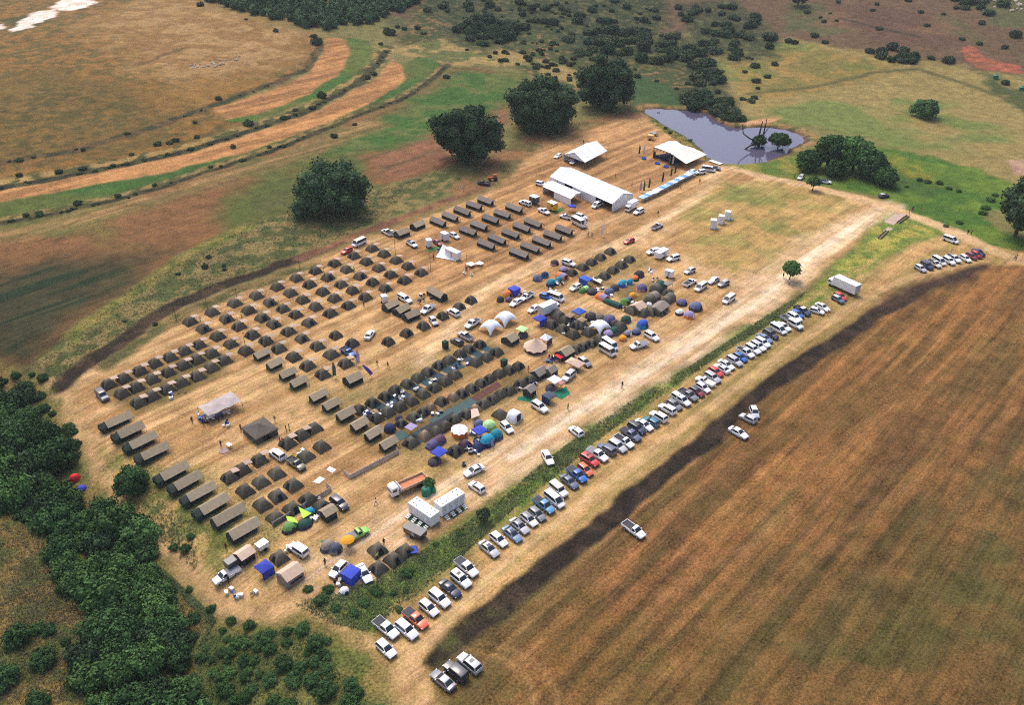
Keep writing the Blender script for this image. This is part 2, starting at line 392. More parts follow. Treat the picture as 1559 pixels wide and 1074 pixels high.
# --- verge, parking band, far road
verge = [(1352,318),(1400,338),(1446,352),(1330,402),(1280,442),(1190,482),(1100,538),(1010,600),(930,655),(850,722),(790,768),(720,832),(640,902),(590,938),(560,962),(510,952),(446,920),(520,903),(570,883),(640,842),(700,803),(760,763),(830,702),(900,652),(960,612),(1060,552),(1150,492),(1230,442),(1290,390),(1335,345)]
band = [(1620,392),(1500,372),(1440,352),(1330,402),(1280,442),(1190,482),(1100,538),(1010,600),(930,655),(850,722),(790,768),(720,832),(640,902),(590,938),(560,962),(590,1030),(600,1120),(680,1120),(652,1010),(690,968),(732,928),(815,864),(902,795),(1000,717),(1047,681),(1126,617),(1182,570),(1262,521),(1355,460),(1424,430),(1472,412),(1620,415)]
area(band, S(190,150,100,.88), S(160,134,84,.88), ST, soft=1.5, warp=4, st=.8, rg=.4)
track([(600,935),(700,850),(790,785),(900,700),(1000,625),(1100,560),(1200,495)], 4.5, S(128,124,66,.88), S(172,142,90,.88), NS, soft=2.5, warp=5, k=.7)
area([(700,830),(740,800),(760,830),(720,860)], S(186,146,96,.88), None, soft=3, warp=5, k=.6)
area(verge, S(96,118,50,.92), S(142,132,72,.9), NF, soft=1.4, warp=5, rg=1, lo=.5, hi=.74)
area([(1345,322),(1400,342),(1430,352),(1330,396),(1270,432),(1240,440),(1300,390)], S(160,148,72,.88), S(104,120,54,.88), NF, soft=3, warp=6, rg=.9, lo=.4, hi=.62)
track([(1330,395),(1250,445),(1180,478)], 1.5, S(180,148,94,.88), None, soft=1, k=.7)
PALE = S(228,196,164,.88); PALE2 = S(206,168,128,.88)
track([(1350,314),(1290,350),(1240,385),(1190,425),(1150,460),(1090,502),(1000,553),(930,597),(850,648),(780,694),(720,732),(660,768),(600,800),(540,845),(490,885)], 9.0, PALE, PALE2, ST, soft=3.2, warp=5, k=.85, rg=.15)
for o in (-2.6, 2.6):
    track([(1330+o,326),(1290+o,352),(1240+o,387),(1190+o,427),(1150+o,462),(1090+o,504),(1000+o,556),(930+o,600),(850+o,651),(780+o,697)], 1.6, S(238,210,182,.88), None, soft=1, warp=1.6, k=.7)
track([(1342,318),(1270,345),(1200,378),(1130,432),(1180,425)], 5, PALE2, PALE, ST, soft=3, warp=5, k=.45)
track([(1100,258),(1060,300),(1010,335),(960,365),(900,385),(830,400),(765,425),(725,450),(690,500),(640,550)], 4.5, S(222,188,150), PALE2, ST, soft=2.5, warp=4, k=.6)
track([(985,372),(1050,402),(1110,430),(1150,452)], 5, PALE2, None, soft=3, warp=4, k=.5)
track([(860,372),(905,345),(960,325),(1020,300)], 4, PALE2, None, soft=2, warp=4, k=.5)
track([(760,430),(850,455),(930,480),(990,500),(1010,540)], 3, PALE2, None, soft=2.5, warp=4, k=.5)
track([(746,402),(800,395),(860,372),(885,350)], 1.6, S(132,88,62,.88), None, soft=1, warp=2, k=.7)
track([(1104,251),(1160,268),(1230,283),(1300,300),(1350,315),(1400,332),(1470,360),(1520,386),(1620,420)], 5.5, S(206,170,126,.88), PALE2, NS, soft=1.2, warp=3, rg=.2, reg=1)
track([(76,590),(108,640),(138,690),(158,740),(198,790),(258,850),(318,908),(362,940),(430,930),(472,908),(540,860)], 4.6, S(196,156,110,.84), S(178,142,100,.88), NF, soft=1.4, warp=4, rg=.2, reg=1)
track([(448,922),(510,955),(560,985),(600,1010)], 3.0, S(212,170,122,.88), S(160,130,86,.88), NF, soft=.8, warp=2.5, rg=.3, reg=1)
area([(570,985),(620,975),(650,985),(645,1040),(680,1120),(600,1120),(590,1040)], S(198,158,112,.88), S(172,134,92,.88), NF, soft=2, warp=5, rg=.25, reg=1)
for o in (0, 6):
    track([(640+o,985+o*.6),(700+o,920+o*.6),(770+o,850+o*.6),(850+o,790+o*.6),(930+o,730+o*.6),(1010+o,668+o*.6),(1090+o,610+o*.6),(1170+o,550+o*.6),(1250+o,496+o*.6),(1330+o,444+o*.6),(1400+o,414+o*.6),(1490+o,395+o*.6)], 1.3, S(206,168,122,.88), None, soft=.7, warp=1.5, k=.8, rg=.15, reg=1)
# --- ploughed strip at the upper edge
pl = [(92,588),(150,542),(210,502),(270,464),(330,437),(400,414),(460,392)]
track([(a + 14, b + 12) for a, b in pl[1:]], 5, S(96,92,54,.8), S(132,110,70,.8), NF, soft=1.5, warp=3, rg=1)
track(pl, 5.4, S(54,43,36,.8), S(80,62,48,.8), NF, soft=.9, warp=3, rg=1, reg=2)
track([(460,392),(540,360),(600,337),(680,307),(740,282)], 4.5, S(122,84,64,.8), S(146,104,74,.8), NF, soft=1.2, warp=3, rg=.8, reg=2)
area([(740,240),(800,205),(880,185),(960,165),(975,172),(880,200),(820,225),(770,262),(700,300),(690,290)], S(150,108,74,.8), S(112,98,60,.8), NS, soft=4, warp=6)
# --- right hand field and burnt strip
fld = [(1700,405),(1500,405),(1400,440),(1300,495),(1200,565),(1110,640),(1060,700),(960,780),(880,850),(790,920),(720,980),(660,1030),(690,1180),(2000,1400),(2200,500)]
area(fld, S(148,102,62,.74), S(116,86,54,.70), ST, soft=1.5, warp=4, st=1, rg=.7, reg=4)
area([(1250,560),(1400,450),(1500,410),(1700,410),(1700,560),(1450,640),(1300,700),(1150,760),(1130,680)], S(164,114,66,.76), S(138,98,58,.72), ST, soft=25, warp=24, k=.8)
area([(1300,900),(1420,800),(1560,700),(1750,650),(1800,1100),(1500,1150),(1200,1120),(1000,1120),(850,1110),(900,1040),(1100,1020)], S(96,88,48,.70), S(122,94,54,.72), NS, soft=16, warp=24, k=.85)
area([(760,1000),(900,920),(1000,960),(950,1040),(820,1080)], S(148,104,58,.68), S(112,84,48,.68), ST, soft=8, warp=10, k=.6)
for q in ([(1060,700),(900,840),(760,985)], [(1130,690),(930,860),(800,1000)], [(1230,760),(1080,870),(960,960)], [(1559,620),(1300,800),(1100,960)], [(1559,500),(1330,640),(1180,760)]):
    track(q, 1.6, S(164,118,76,.68), None, soft=1.2, warp=2.5, k=.55)
track([(700,985),(760,1000),(800,1025),(815,1060),(818,1100)], 1.0, S(190,142,92,.68), None, soft=.6, warp=1, k=.6)
track([(720,975),(785,990),(830,1020),(848,1060),(850,1100)], 1.0, S(184,138,90,.68), None, soft=.6, warp=1, k=.5)
area([(700,1000),(1000,760),(1250,560),(1560,430),(1700,900),(1500,1150),(800,1150)], S(84,88,44,.72), None, soft=6, warp=20, k=.0)
fi = np.where(region == 4)[0]
fk = (sstep(.50, .72, fbm(gx[fi], gy[fi], 15, 3, 131)) * .20 + sstep(.55, .75, fbm(ca[fi] / 9, cb[fi], 1.8, 2, 141)) * .15)[:, None]
pc[fi] = pc[fi] * (1 - fk) + np.array(S(88,92,48,.72))[None, :] * fk
LR = np.random.RandomState(8)
for c0 in np.arange(cb[fi].min(), cb[fi].max(), 3.1):
    c1 = c0 + LR.uniform(-1.2, 1.2); wd_ = LR.uniform(.25, .55); tone = LR.choice([0, 1])
    d = np.abs(cb[fi] - c1 - 1.5 * (fbm(ca[fi], ca[fi] * 0 + c0, 60, 1, 7) - .5)) - wd_
    a_ = ((1 - sstep(-.2, .45, d)) * sstep(.42, .60, vnoise(ca[fi] / 22, ca[fi] * 0 + c0 * 3.7, 9)) * .42)[:, None]
    pc[fi] = pc[fi] * (1 - a_) + pc[fi] * (1.7 if tone else .5) * a_
area([(1320,900),(1350,895),(1360,915),(1330,925)], S(78,66,46,.68), None, soft=3, warp=5, k=.7)
burnt = [(1505,404),(1470,410),(1422,426),(1353,456),(1300,490),(1260,517),(1218,541),(1179,566),(1123,613),(1045,677),(998,713),(900,791),(813,860),(728,924),(685,962),(649,1001),(640,1014),(662,1022),(713,985),(738,967),(795,919),(869,860),(900,832),(945,800),(984,763),(1045,713),(1095,674),(1130,636),(1179,597),(1233,563),(1260,544),(1310,508),(1365,472),(1438,433),(1500,410)]
area(burnt, S(52,43,37,.74), S(70,56,46,.74), NF, soft=.7, warp=2, st=.4, rg=1, reg=2)
area([(1500,403),(1430,414),(1340,455),(1330,478),(1400,452),(1505,414)], S(92,68,54,.68), S(74,58,48,.68), NF, soft=2, warp=4, k=.8)
area([(650,985),(720,925),(760,935),(700,990),(660,1015)], S(70,62,46,.68), S(86,88,48,.68), NF, soft=1.5, warp=5, k=.7)
area([(655,1040),(760,1000),(820,1040),(780,1100),(680,1110)], S(132,104,62,.68), S(104,96,54,.68), NF, soft=2, warp=5, k=.6)
# --- lower left slopes
area([(-120,540),(0,552),(75,595),(135,700),(160,760),(260,870),(330,940),(430,950),(450,925),(560,985),(600,1060),(600,1200),(-200,1200)], S(104,108,56,.78), S(132,112,66,.78), NS, soft=2, warp=5, rg=1)
area([(-60,785),(50,800),(90,840),(100,890),(160,990),(170,1100),(-120,1120)], S(136,112,64,.78), S(86,92,48,.78), NF, soft=2, warp=5, rg=1, lo=.38, hi=.62)
area([(225,850),(270,880),(330,950),(300,985),(260,930)], S(128,112,64,.78), S(98,98,54,.78), NF, soft=3, warp=5)
track([(125,922),(140,945),(165,990)], 1.4, S(170,122,84,.78), None, soft=.8, warp=2)
area([(300,1000),(330,960),(430,955),(500,970),(540,1045),(600,1100),(280,1100)], S(84,94,48,.78), S(112,108,58,.78), NS, soft=3, warp=5, rg=1)
track([(325,1030),(360,1000),(400,975)], 1.2, S(120,120,64,.78), None, soft=1, warp=2, k=.7)
track([(520,955),(525,915),(530,890)], .9, S(150,130,78,.78), None, soft=.7, warp=1.2, k=.7)
# --- pond banks
dp = np.full(gx.size, 99.0)
m_ = (gx > POND[0][0]-30) & (gx < 330) & (gy > 270) & (gy < 500)
dp[m_] = sdist(gx[m_] + 2*W1[m_], gy[m_] + 2*W2[m_], POND)
paint(dp - 5, S(96,96,52,.9), S(150,118,76,.9), NF, soft=1.5, rg=1)
paint(dp - 1.6, S(74,60,48,.9), S(120,92,68,.9), NF, soft=.8, rg=1)
area([(1070,220),(1100,242),(1160,248),(1200,238),(1240,225),(1300,270),(1230,276),(1150,262),(1095,248)], S(94,112,48,.9), S(134,128,62,.9), NS, soft=2, warp=5, rg=1)
area([(1125,187),(1160,180),(1190,180),(1180,185),(1140,190)], S(196,146,108,.9), None, soft=.8, warp=3)
area([(1000,182),(1060,220),(1075,240),(1060,238),(1040,222),(990,185)], S(150,128,70,.9), S(104,106,56,.9), NF, soft=1.5, warp=4, rg=1)
# a little wide variation everywhere
pc *= (0.88 + 0.16 * NF + 0.16 * (NS - .5) + 0.2 * (NB - .5))[:, None]
pc = np.clip(pc, 0.004, 0.9)

gm = bpy.data.materials.new('ground_earth_and_grass'); gm.use_nodes = True
nt = gm.node_tree; N = nt.nodes; L = nt.links
P = N['Principled BSDF']; P.inputs['Roughness'].default_value = .95; P.inputs['Specular IOR Level'].default_value = .1
geo = N.new('ShaderNodeNewGeometry'); ac = N.new('ShaderNodeAttribute'); ac.attribute_name = 'Col'
am = N.new('ShaderNodeAttribute'); am.attribute_name = 'Msk'
sep = N.new('ShaderNodeSeparateColor'); L.new(am.outputs['Color'], sep.inputs['Color'])
def noise_node(scale, detail, vec, rough_=.6):
    n = N.new('ShaderNodeTexNoise'); n.inputs['Scale'].default_value = scale; n.inputs['Detail'].default_value = detail
    n.inputs['Roughness'].default_value = rough_; L.new(vec, n.inputs['Vector']); return n.outputs['Fac']
def mrange(v, a, b, c, d):
    n = N.new('ShaderNodeMapRange'); n.inputs['From Min'].default_value = a; n.inputs['From Max'].default_value = b
    n.inputs['To Min'].default_value = c; n.inputs['To Max'].default_value = d; L.new(v, n.inputs['Value']); return n.outputs['Result']
def math_(op, a, b):
    n = N.new('ShaderNodeMath'); n.operation = op
    for i, v in enumerate((a, b)):
        if isinstance(v, (int, float)): n.inputs[i].default_value = v
        else: L.new(v, n.inputs[i])
    return n.outputs[0]
mp = N.new('ShaderNodeMapping'); mp.vector_type = 'POINT'
mp.inputs['Rotation'].default_value = (0, 0, -ANG_A); L.new(geo.outputs['Position'], mp.inputs['Vector'])
mp2 = N.new('ShaderNodeVectorMath'); mp2.operation = 'MULTIPLY'; mp2.inputs[1].default_value = (.05, 1, 1)
L.new(mp.outputs['Vector'], mp2.inputs[0])
streak = noise_node(.55, 5, mp2.outputs['Vector'], .65)
streak_f = mrange(streak, .32, .68, -.22, .22)
fine = noise_node(2.2, 5, geo.outputs['Position'], .8)
fine_f = mrange(fine, .36, .64, -.5, .5)
mid = noise_node(.22, 4, geo.outputs['Position'], .6)
mid_f = mrange(mid, .3, .7, -.26, .26)
fac = math_('ADD', 1.0, math_('ADD', math_('MULTIPLY', streak_f, sep.outputs['Red']), math_('ADD', mid_f, math_('MULTIPLY', fine_f, math_('ADD', .32, sep.outputs['Green'])))))
vs = N.new('ShaderNodeVectorMath'); vs.operation = 'SCALE'; L.new(ac.outputs['Color'], vs.inputs[0]); L.new(fac, vs.inputs['Scale'])
# greener mottling between the dry stalks, and thin dark furrow dashes
hm = noise_node(.42, 5, geo.outputs['Position'], .68)
hmf = mrange(hm, .46, .66, 0, .62)
m0 = N.new('ShaderNodeMix'); m0.data_type = 'RGBA'; L.new(hmf, m0.inputs['Factor']); L.new(vs.outputs['Vector'], m0.inputs['A'])
v0 = N.new('ShaderNodeVectorMath'); v0.operation = 'MULTIPLY'; v0.inputs[1].default_value = (.72, .88, .58)
L.new(vs.outputs['Vector'], v0.inputs[0]); L.new(v0.outputs['Vector'], m0.inputs['B'])
mp3 = N.new('ShaderNodeVectorMath'); mp3.operation = 'MULTIPLY'; mp3.inputs[1].default_value = (.09, 1.7, 1)
L.new(mp.outputs['Vector'], mp3.inputs[0])
dash = noise_node(1.0, 4, mp3.outputs['Vector'], .7)
df = math_('MULTIPLY', mrange(dash, .55, .64, 0, .6), sep.outputs['Red'])
m1 = N.new('ShaderNodeMix'); m1.data_type = 'RGBA'; L.new(df, m1.inputs['Factor']); L.new(m0.outputs['Result'], m1.inputs['A'])
v1 = N.new('ShaderNodeVectorMath'); v1.operation = 'MULTIPLY'; v1.inputs[1].default_value = (.52, .52, .50)
L.new(m0.outputs['Result'], v1.inputs[0]); L.new(v1.outputs['Vector'], m1.inputs['B'])
mp4 = N.new('ShaderNodeVectorMath'); mp4.operation = 'MULTIPLY'; mp4.inputs[1].default_value = (.055, 1.9, 1)
L.new(mp.outputs['Vector'], mp4.inputs[0])
pale = noise_node(1.0, 4, mp4.outputs['Vector'], .65)
pf = math_('MULTIPLY', mrange(pale, .56, .68, 0, .5), sep.outputs['Red'])
m2 = N.new('ShaderNodeMix'); m2.data_type = 'RGBA'; L.new(pf, m2.inputs['Factor']); L.new(m1.outputs['Result'], m2.inputs['A'])
v2 = N.new('ShaderNodeVectorMath'); v2.operation = 'MULTIPLY'; v2.inputs[1].default_value = (1.5, 1.42, 1.36)
L.new(m1.outputs['Result'], v2.inputs[0]); L.new(v2.outputs['Vector'], m2.inputs['B'])
# small tufts of another tone
tuft = noise_node(.75, 5, geo.outputs['Position'], .7)
tf = math_('MULTIPLY', mrange(tuft, .52, .66, 0, .75), sep.outputs['Green'])
mx = N.new('ShaderNodeMix'); mx.data_type = 'RGBA'; L.new(tf, mx.inputs['Factor']); L.new(m2.outputs['Result'], mx.inputs['A'])
vs2 = N.new('ShaderNodeVectorMath'); vs2.operation = 'MULTIPLY'; vs2.inputs[1].default_value = (.55, .66, .55)
L.new(m2.outputs['Result'], vs2.inputs[0]); L.new(vs2.outputs['Vector'], mx.inputs['B'])
L.new(mx.outputs['Result'], P.inputs['Base Color'])
bp = N.new('ShaderNodeBump'); bp.inputs['Strength'].default_value = .6; bp.inputs['Distance'].default_value = .35
L.new(fine, bp.inputs['Height']); L.new(bp.outputs['Normal'], P.inputs['Normal'])

vid = np.arange(NX * NY).reshape(NX, NY)
quads = np.stack([vid[:-1,:-1], vid[1:,:-1], vid[1:,1:], vid[:-1,1:]], -1).reshape(-1, 4)
freg = region[quads[:, 0]]
def np_mesh(name, co, quads, mats, smooth=True, mi=None):
    me = bpy.data.meshes.new(name); k = quads.shape[1]
    me.vertices.add(len(co)); me.vertices.foreach_set('co', np.ascontiguousarray(co, np.float32).ravel())
    me.loops.add(quads.size); me.loops.foreach_set('vertex_index', np.ascontiguousarray(quads, np.int32).ravel())
    me.polygons.add(len(quads)); me.polygons.foreach_set('loop_start', np.arange(0, quads.size, k, dtype=np.int32))
    for m in mats: me.materials.append(m)
    if mi is not None: me.polygons.foreach_set('material_index', np.asarray(mi, np.int32))
    me.polygons.foreach_set('use_smooth', np.full(len(quads), smooth))
    me.update(calc_edges=True); me.validate()
    return me
allco = np.stack([gx, gy, gz], 1)
for rid, nm in enumerate(['ground', 'dirt_track', 'ploughed_strip', 'terrace_field', 'brown_field']):
    q = quads[freg == rid]
    if not len(q): continue
    used, inv = np.unique(q, return_inverse=True)
    me = np_mesh(nm, allco[used], inv.reshape(-1, 4), [gm])
    for an, arr in (('Col', pc), ('Msk', np.stack([stripe, rough, rough * 0], 1))):
        at_ = me.attributes.new(an, 'FLOAT_COLOR', 'POINT')
        d_ = np.ones((len(used), 4), np.float32); d_[:, :3] = arr[used]
        at_.data.foreach_set('color', d_.ravel())
    struct(link(nm, me))
# --- water
wm = bpy.data.materials.new('pond_water'); wm.use_nodes = True
p = wm.node_tree.nodes['Principled BSDF']
p.inputs['Base Color'].default_value = (.085, .075, .12, 1); p.inputs['Roughness'].default_value = .06
p.inputs['Specular IOR Level'].default_value = .8; p.inputs['Specular Tint'].default_value = (.30, .275, .50, 1)  # lilac tint puts the reflected sky colour into the water
nz = wm.node_tree.nodes.new('ShaderNodeTexNoise'); nz.inputs['Scale'].default_value = 1.2
bp = wm.node_tree.nodes.new('ShaderNodeBump'); bp.inputs['Strength'].default_value = .05
gp = wm.node_tree.nodes.new('ShaderNodeNewGeometry')
wm.node_tree.links.new(gp.outputs['Position'], nz.inputs['Vector'])
wm.node_tree.links.new(nz.outputs['Fac'], bp.inputs['Height']); wm.node_tree.links.new(bp.outputs['Normal'], p.inputs['Normal'])
pm = np.array(POND); c0 = pm.mean(0); big = c0 + (pm - c0) * 1.08
mb = MB(); mb.add([(x, y, WATER_Z) for x, y in big], [tuple(range(len(big)))])
wo = link('pond_water', mb.mesh('pond_water', wm, 0)); struct(wo)
# ------------------------------------------------------------------ materials for things
GLASS = mat('dark_glass', (.018, .022, .028), .12, .05, 2, 0, .6)
TYRE = mat('tyre_rubber', (.018, .018, .02), .85, .1, 8, 0, .2)
RIM = mat('wheel_rim', (.35, .35, .37), .4, .1, 8, 0, .5)
TRIM = mat('black_trim', (.022, .022, .025), .6, .1, 6, .1)
BEDM = mat('bed_liner', (.035, .033, .04), .7, .3, 5, .3)
LAMP = mat('lamp_lens', (.7, .7, .72), .2, .05, 4, 0, .6)
TAIL = mat('tail_lens', (.35, .02, .02), .25, .05, 4, 0, .6)
PAINTS = {'white': (.80, .80, .82), 'silver': (.46, .46, .49), 'grey': (.20, .20, .23), 'dark': (.045, .045, .06), 'black': (.02, .02, .024), 'navy': (.022, .03, .075),
          'slate': (.10, .12, .19), 'blue': (.015, .12, .42), 'skyblue': (.10, .28, .48), 'steel': (.16, .24, .38), 'teal': (.02, .17, .25), 'red': (.58, .04, .035), 'orange': (.66, .13, .05), 'maroon': (.22, .02, .03),
          'lime': (.22, .55, .06), 'beige': (.62, .58, .50), 'camo': (.09, .10, .05), 'yellow': (.72, .38, .03), 'cream': (.66, .60, .48)}
def paint_mat(c): return mat('paint_' + c, PAINTS[c], .32, .05, 1.5, .06, .5, .4)
CNV = mat('olive_canvas', (.112, .099, .074), .92, .22, 1.6, .18, .1, bump=.25)
CNV2 = mat('green_canvas', (.048, .060, .050), .92, .22, 1.6, .15, .1, bump=.25)
FLY = mat('taupe_fly_canvas', (.335, .27, .185), .9, .14, 1.2, .10, .1, bump=.25)
FLYD = mat('grey_brown_fly_canvas', (.225, .19, .165), .9, .14, 1.2, .10, .1, bump=.25)
AWN = mat('pale_awning_canvas', (.40, .30, .235), .9, .14, 1.5, .12, .1)
DOOR = mat('dark_mesh_door', (.010, .014, .022), .8, .2, 3, .1, .2)
POLE = mat('steel_pole', (.10, .10, .10), .5, .1, 3, .1, .4)
WOOD = mat('weathered_wood', (.20, .15, .10), .9, .25, 6, .1, .1)
WHITE = mat('white_pvc', (.80, .80, .80), .5, .05, .8, .03, .4)
WCNV = mat('white_tent_canvas', (.78, .78, .80), .7, .05, .6, .03, .2)
CREAM = mat('cream_stretch_canvas', (.74, .68, .60), .7, .06, .4, .03, .2)
PALEFR = mat('pale_window_frame', (.33, .34, .33), .8, .1, 3, .1)

# ------------------------------------------------------------------ vehicles
def wheel_mesh(r=.34, w=.24):
    b = MB(); n = 12
    ring = lambda y, q: [(math.cos(2*math.pi*i/n) * q, y, math.sin(2*math.pi*i/n) * q) for i in range(n)]
    b.loft([ring(-w/2, r*.9), ring(-w/2+.03, r), ring(w/2-.03, r), ring(w/2, r*.9)], 0)
    return b.mesh('wheel', TYRE)
def rim_mesh(r=.34, w=.24):
    b = MB(); n = 10
    for s in (-1, 1):
        ring = lambda y, q: [(math.cos(2*math.pi*i/n) * q, y, math.sin(2*math.pi*i/n) * q) for i in range(n)]
        b.loft([ring(s*w*.40, r*.6), ring(s*(w*.5+.012), r*.56)], 0)
    return b.mesh('rim', RIM)
WM = {}
def wheels(r):
    if r not in WM: WM[r] = (wheel_mesh(r), rim_mesh(r))
    return WM[r]
def body_loft(b, st, m=0):
    rings = []
    for x, z0, z1, hw in st:
        c = min(.16, (z1 - z0) * .3)
        rings.append([(x, -hw*.93, z0), (x, -hw, z0+.16), (x, -hw*.985, z1-c), (x, -hw*.88, z1-.02), (x, -hw*.4, z1+.025), (x, hw*.4, z1+.025), (x, hw*.88, z1-.02), (x, hw*.985, z1-c), (x, hw, z0+.16), (x, hw*.93, z0)])
    return b.loft(rings, m)
CARS = {
 # L, width half, stations (x, zbot, ztop, hw), cabin (x rear base, x front base, x rear top, x front top, belt z, roof z, hw base, hw top), wheelbase rear/front x, wheel radius
 'hatchback': dict(st=[(-2.0,.42,.80,.72),(-1.93,.32,.98,.82),(-1.2,.28,.98,.86),(.75,.28,.98,.86),(1.35,.28,.90,.84),(1.85,.32,.74,.78),(2.0,.42,.62,.66)], cab=(-1.92,.92,-1.55,.12,.95,1.5,.80,.62), wb=(-1.22,1.28), r=.31),
 'sedan': dict(st=[(-2.3,.45,.85,.72),(-2.2,.34,1.0,.82),(-1.4,.28,1.0,.88),(.9,.28,.98,.88),(1.55,.28,.90,.86),(2.1,.32,.74,.80),(2.28,.42,.62,.66)], cab=(-1.75,1.0,-1.0,.15,.96,1.46,.82,.62), wb=(-1.38,1.42), r=.33),
 'suv': dict(st=[(-2.25,.50,.95,.76),(-2.18,.38,1.12,.88),(-1.4,.34,1.12,.92),(.85,.34,1.12,.92),(1.5,.34,1.06,.90),(2.05,.38,.90,.84),(2.25,.50,.74,.70)], cab=(-2.14,1.0,-1.86,.38,1.09,1.72,.86,.68), wb=(-1.36,1.42), r=.37),
 'jeep': dict(st=[(-2.2,.55,1.0,.80),(-2.15,.45,1.18,.88),(.95,.42,1.18,.90),(1.0,.42,1.14,.88),(2.05,.48,1.06,.84),(2.15,.55,.95,.74)], cab=(-2.12,1.0,-2.04,.62,1.15,1.92,.85,.76), wb=(-1.3,1.4), r=.40),
 'pickup': dict(st=[(-2.65,.55,.82,.80),(-2.6,.45,.86,.88),(-.75,.42,.86,.92),(-.70,.42,1.10,.92),(1.1,.42,1.10,.92),(1.6,.42,1.06,.90),(2.3,.46,.92,.86),(2.5,.55,.78,.74)], cab=(-.72,1.25,-.52,.55,1.07,1.76,.86,.68), wb=(-1.55,1.6), r=.39),
 'single_cab': dict(st=[(-2.55,.55,.82,.80),(-2.5,.45,.86,.88),(-.15,.42,.86,.90),(-.10,.42,1.08,.90),(1.1,.42,1.08,.90),(1.6,.42,1.02,.88),(2.25,.46,.90,.84),(2.45,.55,.76,.72)], cab=(-.12,1.25,.05,.62,1.05,1.70,.84,.66), wb=(-1.5,1.55), r=.37),
 'minivan': dict(st=[(-2.45,.50,1.0,.80),(-2.4,.36,1.15,.90),(1.2,.32,1.15,.92),(1.75,.32,1.02,.90),(2.3,.36,.84,.84),(2.45,.48,.70,.70)], cab=(-2.38,1.75,-2.28,.75,1.12,1.85,.88,.74), wb=(-1.5,1.6), r=.35),
 'minibus': dict(st=[(-2.6,.50,1.05,.84),(-2.55,.38,1.22,.92),(1.7,.34,1.22,.94),(2.15,.36,1.08,.92),(2.4,.40,.90,.86),(2.5,.52,.74,.74)], cab=(-2.54,2.1,-2.48,1.45,1.19,2.12,.90,.80), wb=(-1.55,1.65), r=.36),
}
VP = {}
def car_parts(kind, colour, lights=True, cover=None, roof=None, canopy=False, sun=False):
    key = (kind, colour, lights, cover, roof, canopy, sun)
    if key in VP: return VP[key]
    D = CARS[kind]; b = MB(); body_loft(b, D['st'])
    xr, xf, tr, tf, zb, zt, hb, ht = D['cab']
    base = [(xr,-hb,zb),(xf,-hb*.94,zb),(xf,hb*.94,zb),(xr,hb,zb)]
    top = [(tr,-ht,zt-.03),(tf,-ht,zt-.03),(tf,ht,zt-.03),(tr,ht,zt-.03)]
    b.loft([base, top], 0, cap=False)
    ht2 = ht * .84; crown = [(tr+.1,-ht2,zt+.02),(tf-.1,-ht2,zt+.02),(tf-.1,ht2,zt+.02),(tr+.1,ht2,zt+.02)]
    b.loft([top, crown], 1)
    if canopy:   # closed canopy over a load bed
        cb = [(-2.55,-.84,1.06),(-.74,-.84,1.06),(-.74,.84,1.06),(-2.55,.84,1.06)]
        ct = [(-2.42,-.70,1.74),(-.74,-.70,1.74),(-.74,.70,1.74),(-2.42,.70,1.74)]
        b.loft([cb, ct], 1)
    P_ = paint_mat(colour); RF = paint_mat(roof) if roof else P_
    if kind in ('pickup', 'single_cab'):
        x0 = D['st'][0][0] + .06; x1 = D['st'][2][0]; hw = .88
        for s in (-1, 1): b.box(((x0+x1)/2, s*hw, .97), (x1-x0, .07, .26))
        b.box((x0, 0, .97), (.07, 2*hw-.07, .26))
    for s in (-1, 1): b.box((xf - .32, s*(hb+.05), zb + .09), (.14, .26, .13))      # mirrors
    # dark arches and sills
    b2 = MB()
    body = b.mesh('body', [P_, RF], 30)
    out = [('body', body, None)]
    if kind in ('pickup', 'single_cab') and not canopy:
        c = MB()
        if cover: c.bbox(((x0+x1)/2, 0, 1.08), (x1-x0, 2*hw+.02, .10), .03); out.append(('bed_cover', c.mesh('bed_cover', mat('bed_cover_' + cover, PAINTS[cover], .7, .2, 3, .15)), None))
        else: c.box(((x0+x1)/2, 0, .885), (x1-x0-.08, 2*hw-.1, .05)); out.append(('load_bed', c.mesh('load_bed', BEDM), None))
    q = lambda i, j: [base[i], base[j], top[j], top[i]]
    def pan(nm, quad, ins=.07):
        m = MB(); m.panel(quad, ins, .012); out.append((nm, m.mesh(nm, GLASS, 0), None))
    pan('windscreen', q(1, 2)); pan('rear_window', q(3, 0), .10)
    pan('side_window', q(0, 1), .09); pan('side_window', q(2, 3), .09)
    if canopy:
        cq = lambda i, j: [cb[i], cb[j], ct[j], ct[i]]
        pan('canopy_window', cq(0, 1), .1); pan('canopy_window', cq(2, 3), .1); pan('canopy_window', cq(3, 0), .1)
    if sun:
        m = MB(); m.box(((tr+tf)/2+.25, 0, zt+.03), (.62, .8, .02)); out.append(('sunroof', m.mesh('sunroof', GLASS, 0), None))
    wm_, rm_ = wheels(D['r'])
    for x in D['wb']:
        for s in (-1, 1):
            hw = .84 if kind in ('hatchback', 'sedan') else .88
            out.append(('wheel', wm_, None, (x, s*(hw-.07), D['r'])))
            if lights: out.append(('rim', rm_, len(out)-1))
    if lights:
        xF = D['st'][-2][0]; zF = D['st'][-2][2]; hF = D['st'][-2][3]; xR = D['st'][1][0]; hR = D['st'][1][3]; zR = D['st'][1][2]
        for s in (-1, 1):
            m = MB(); m.box((xF+.03, s*(hF-.16), zF-.12), (.12, .26, .14)); out.append(('headlight', m.mesh('headlight', LAMP, 0), None))
        for s in (-1, 1):
            m = MB(); m.box((xR-.02, s*(hR-.12), zR-.16), (.08, .18, .2)); out.append(('tail_light', m.mesh('tail_light', TAIL, 0), None))
        m = MB(); m.box((D['st'][-1][0]-.01, 0, .48), (.08, 1.1, .16)); out.append(('bumper', m.mesh('bumper', TRIM, 0), None))
    VP[key] = out
    return out
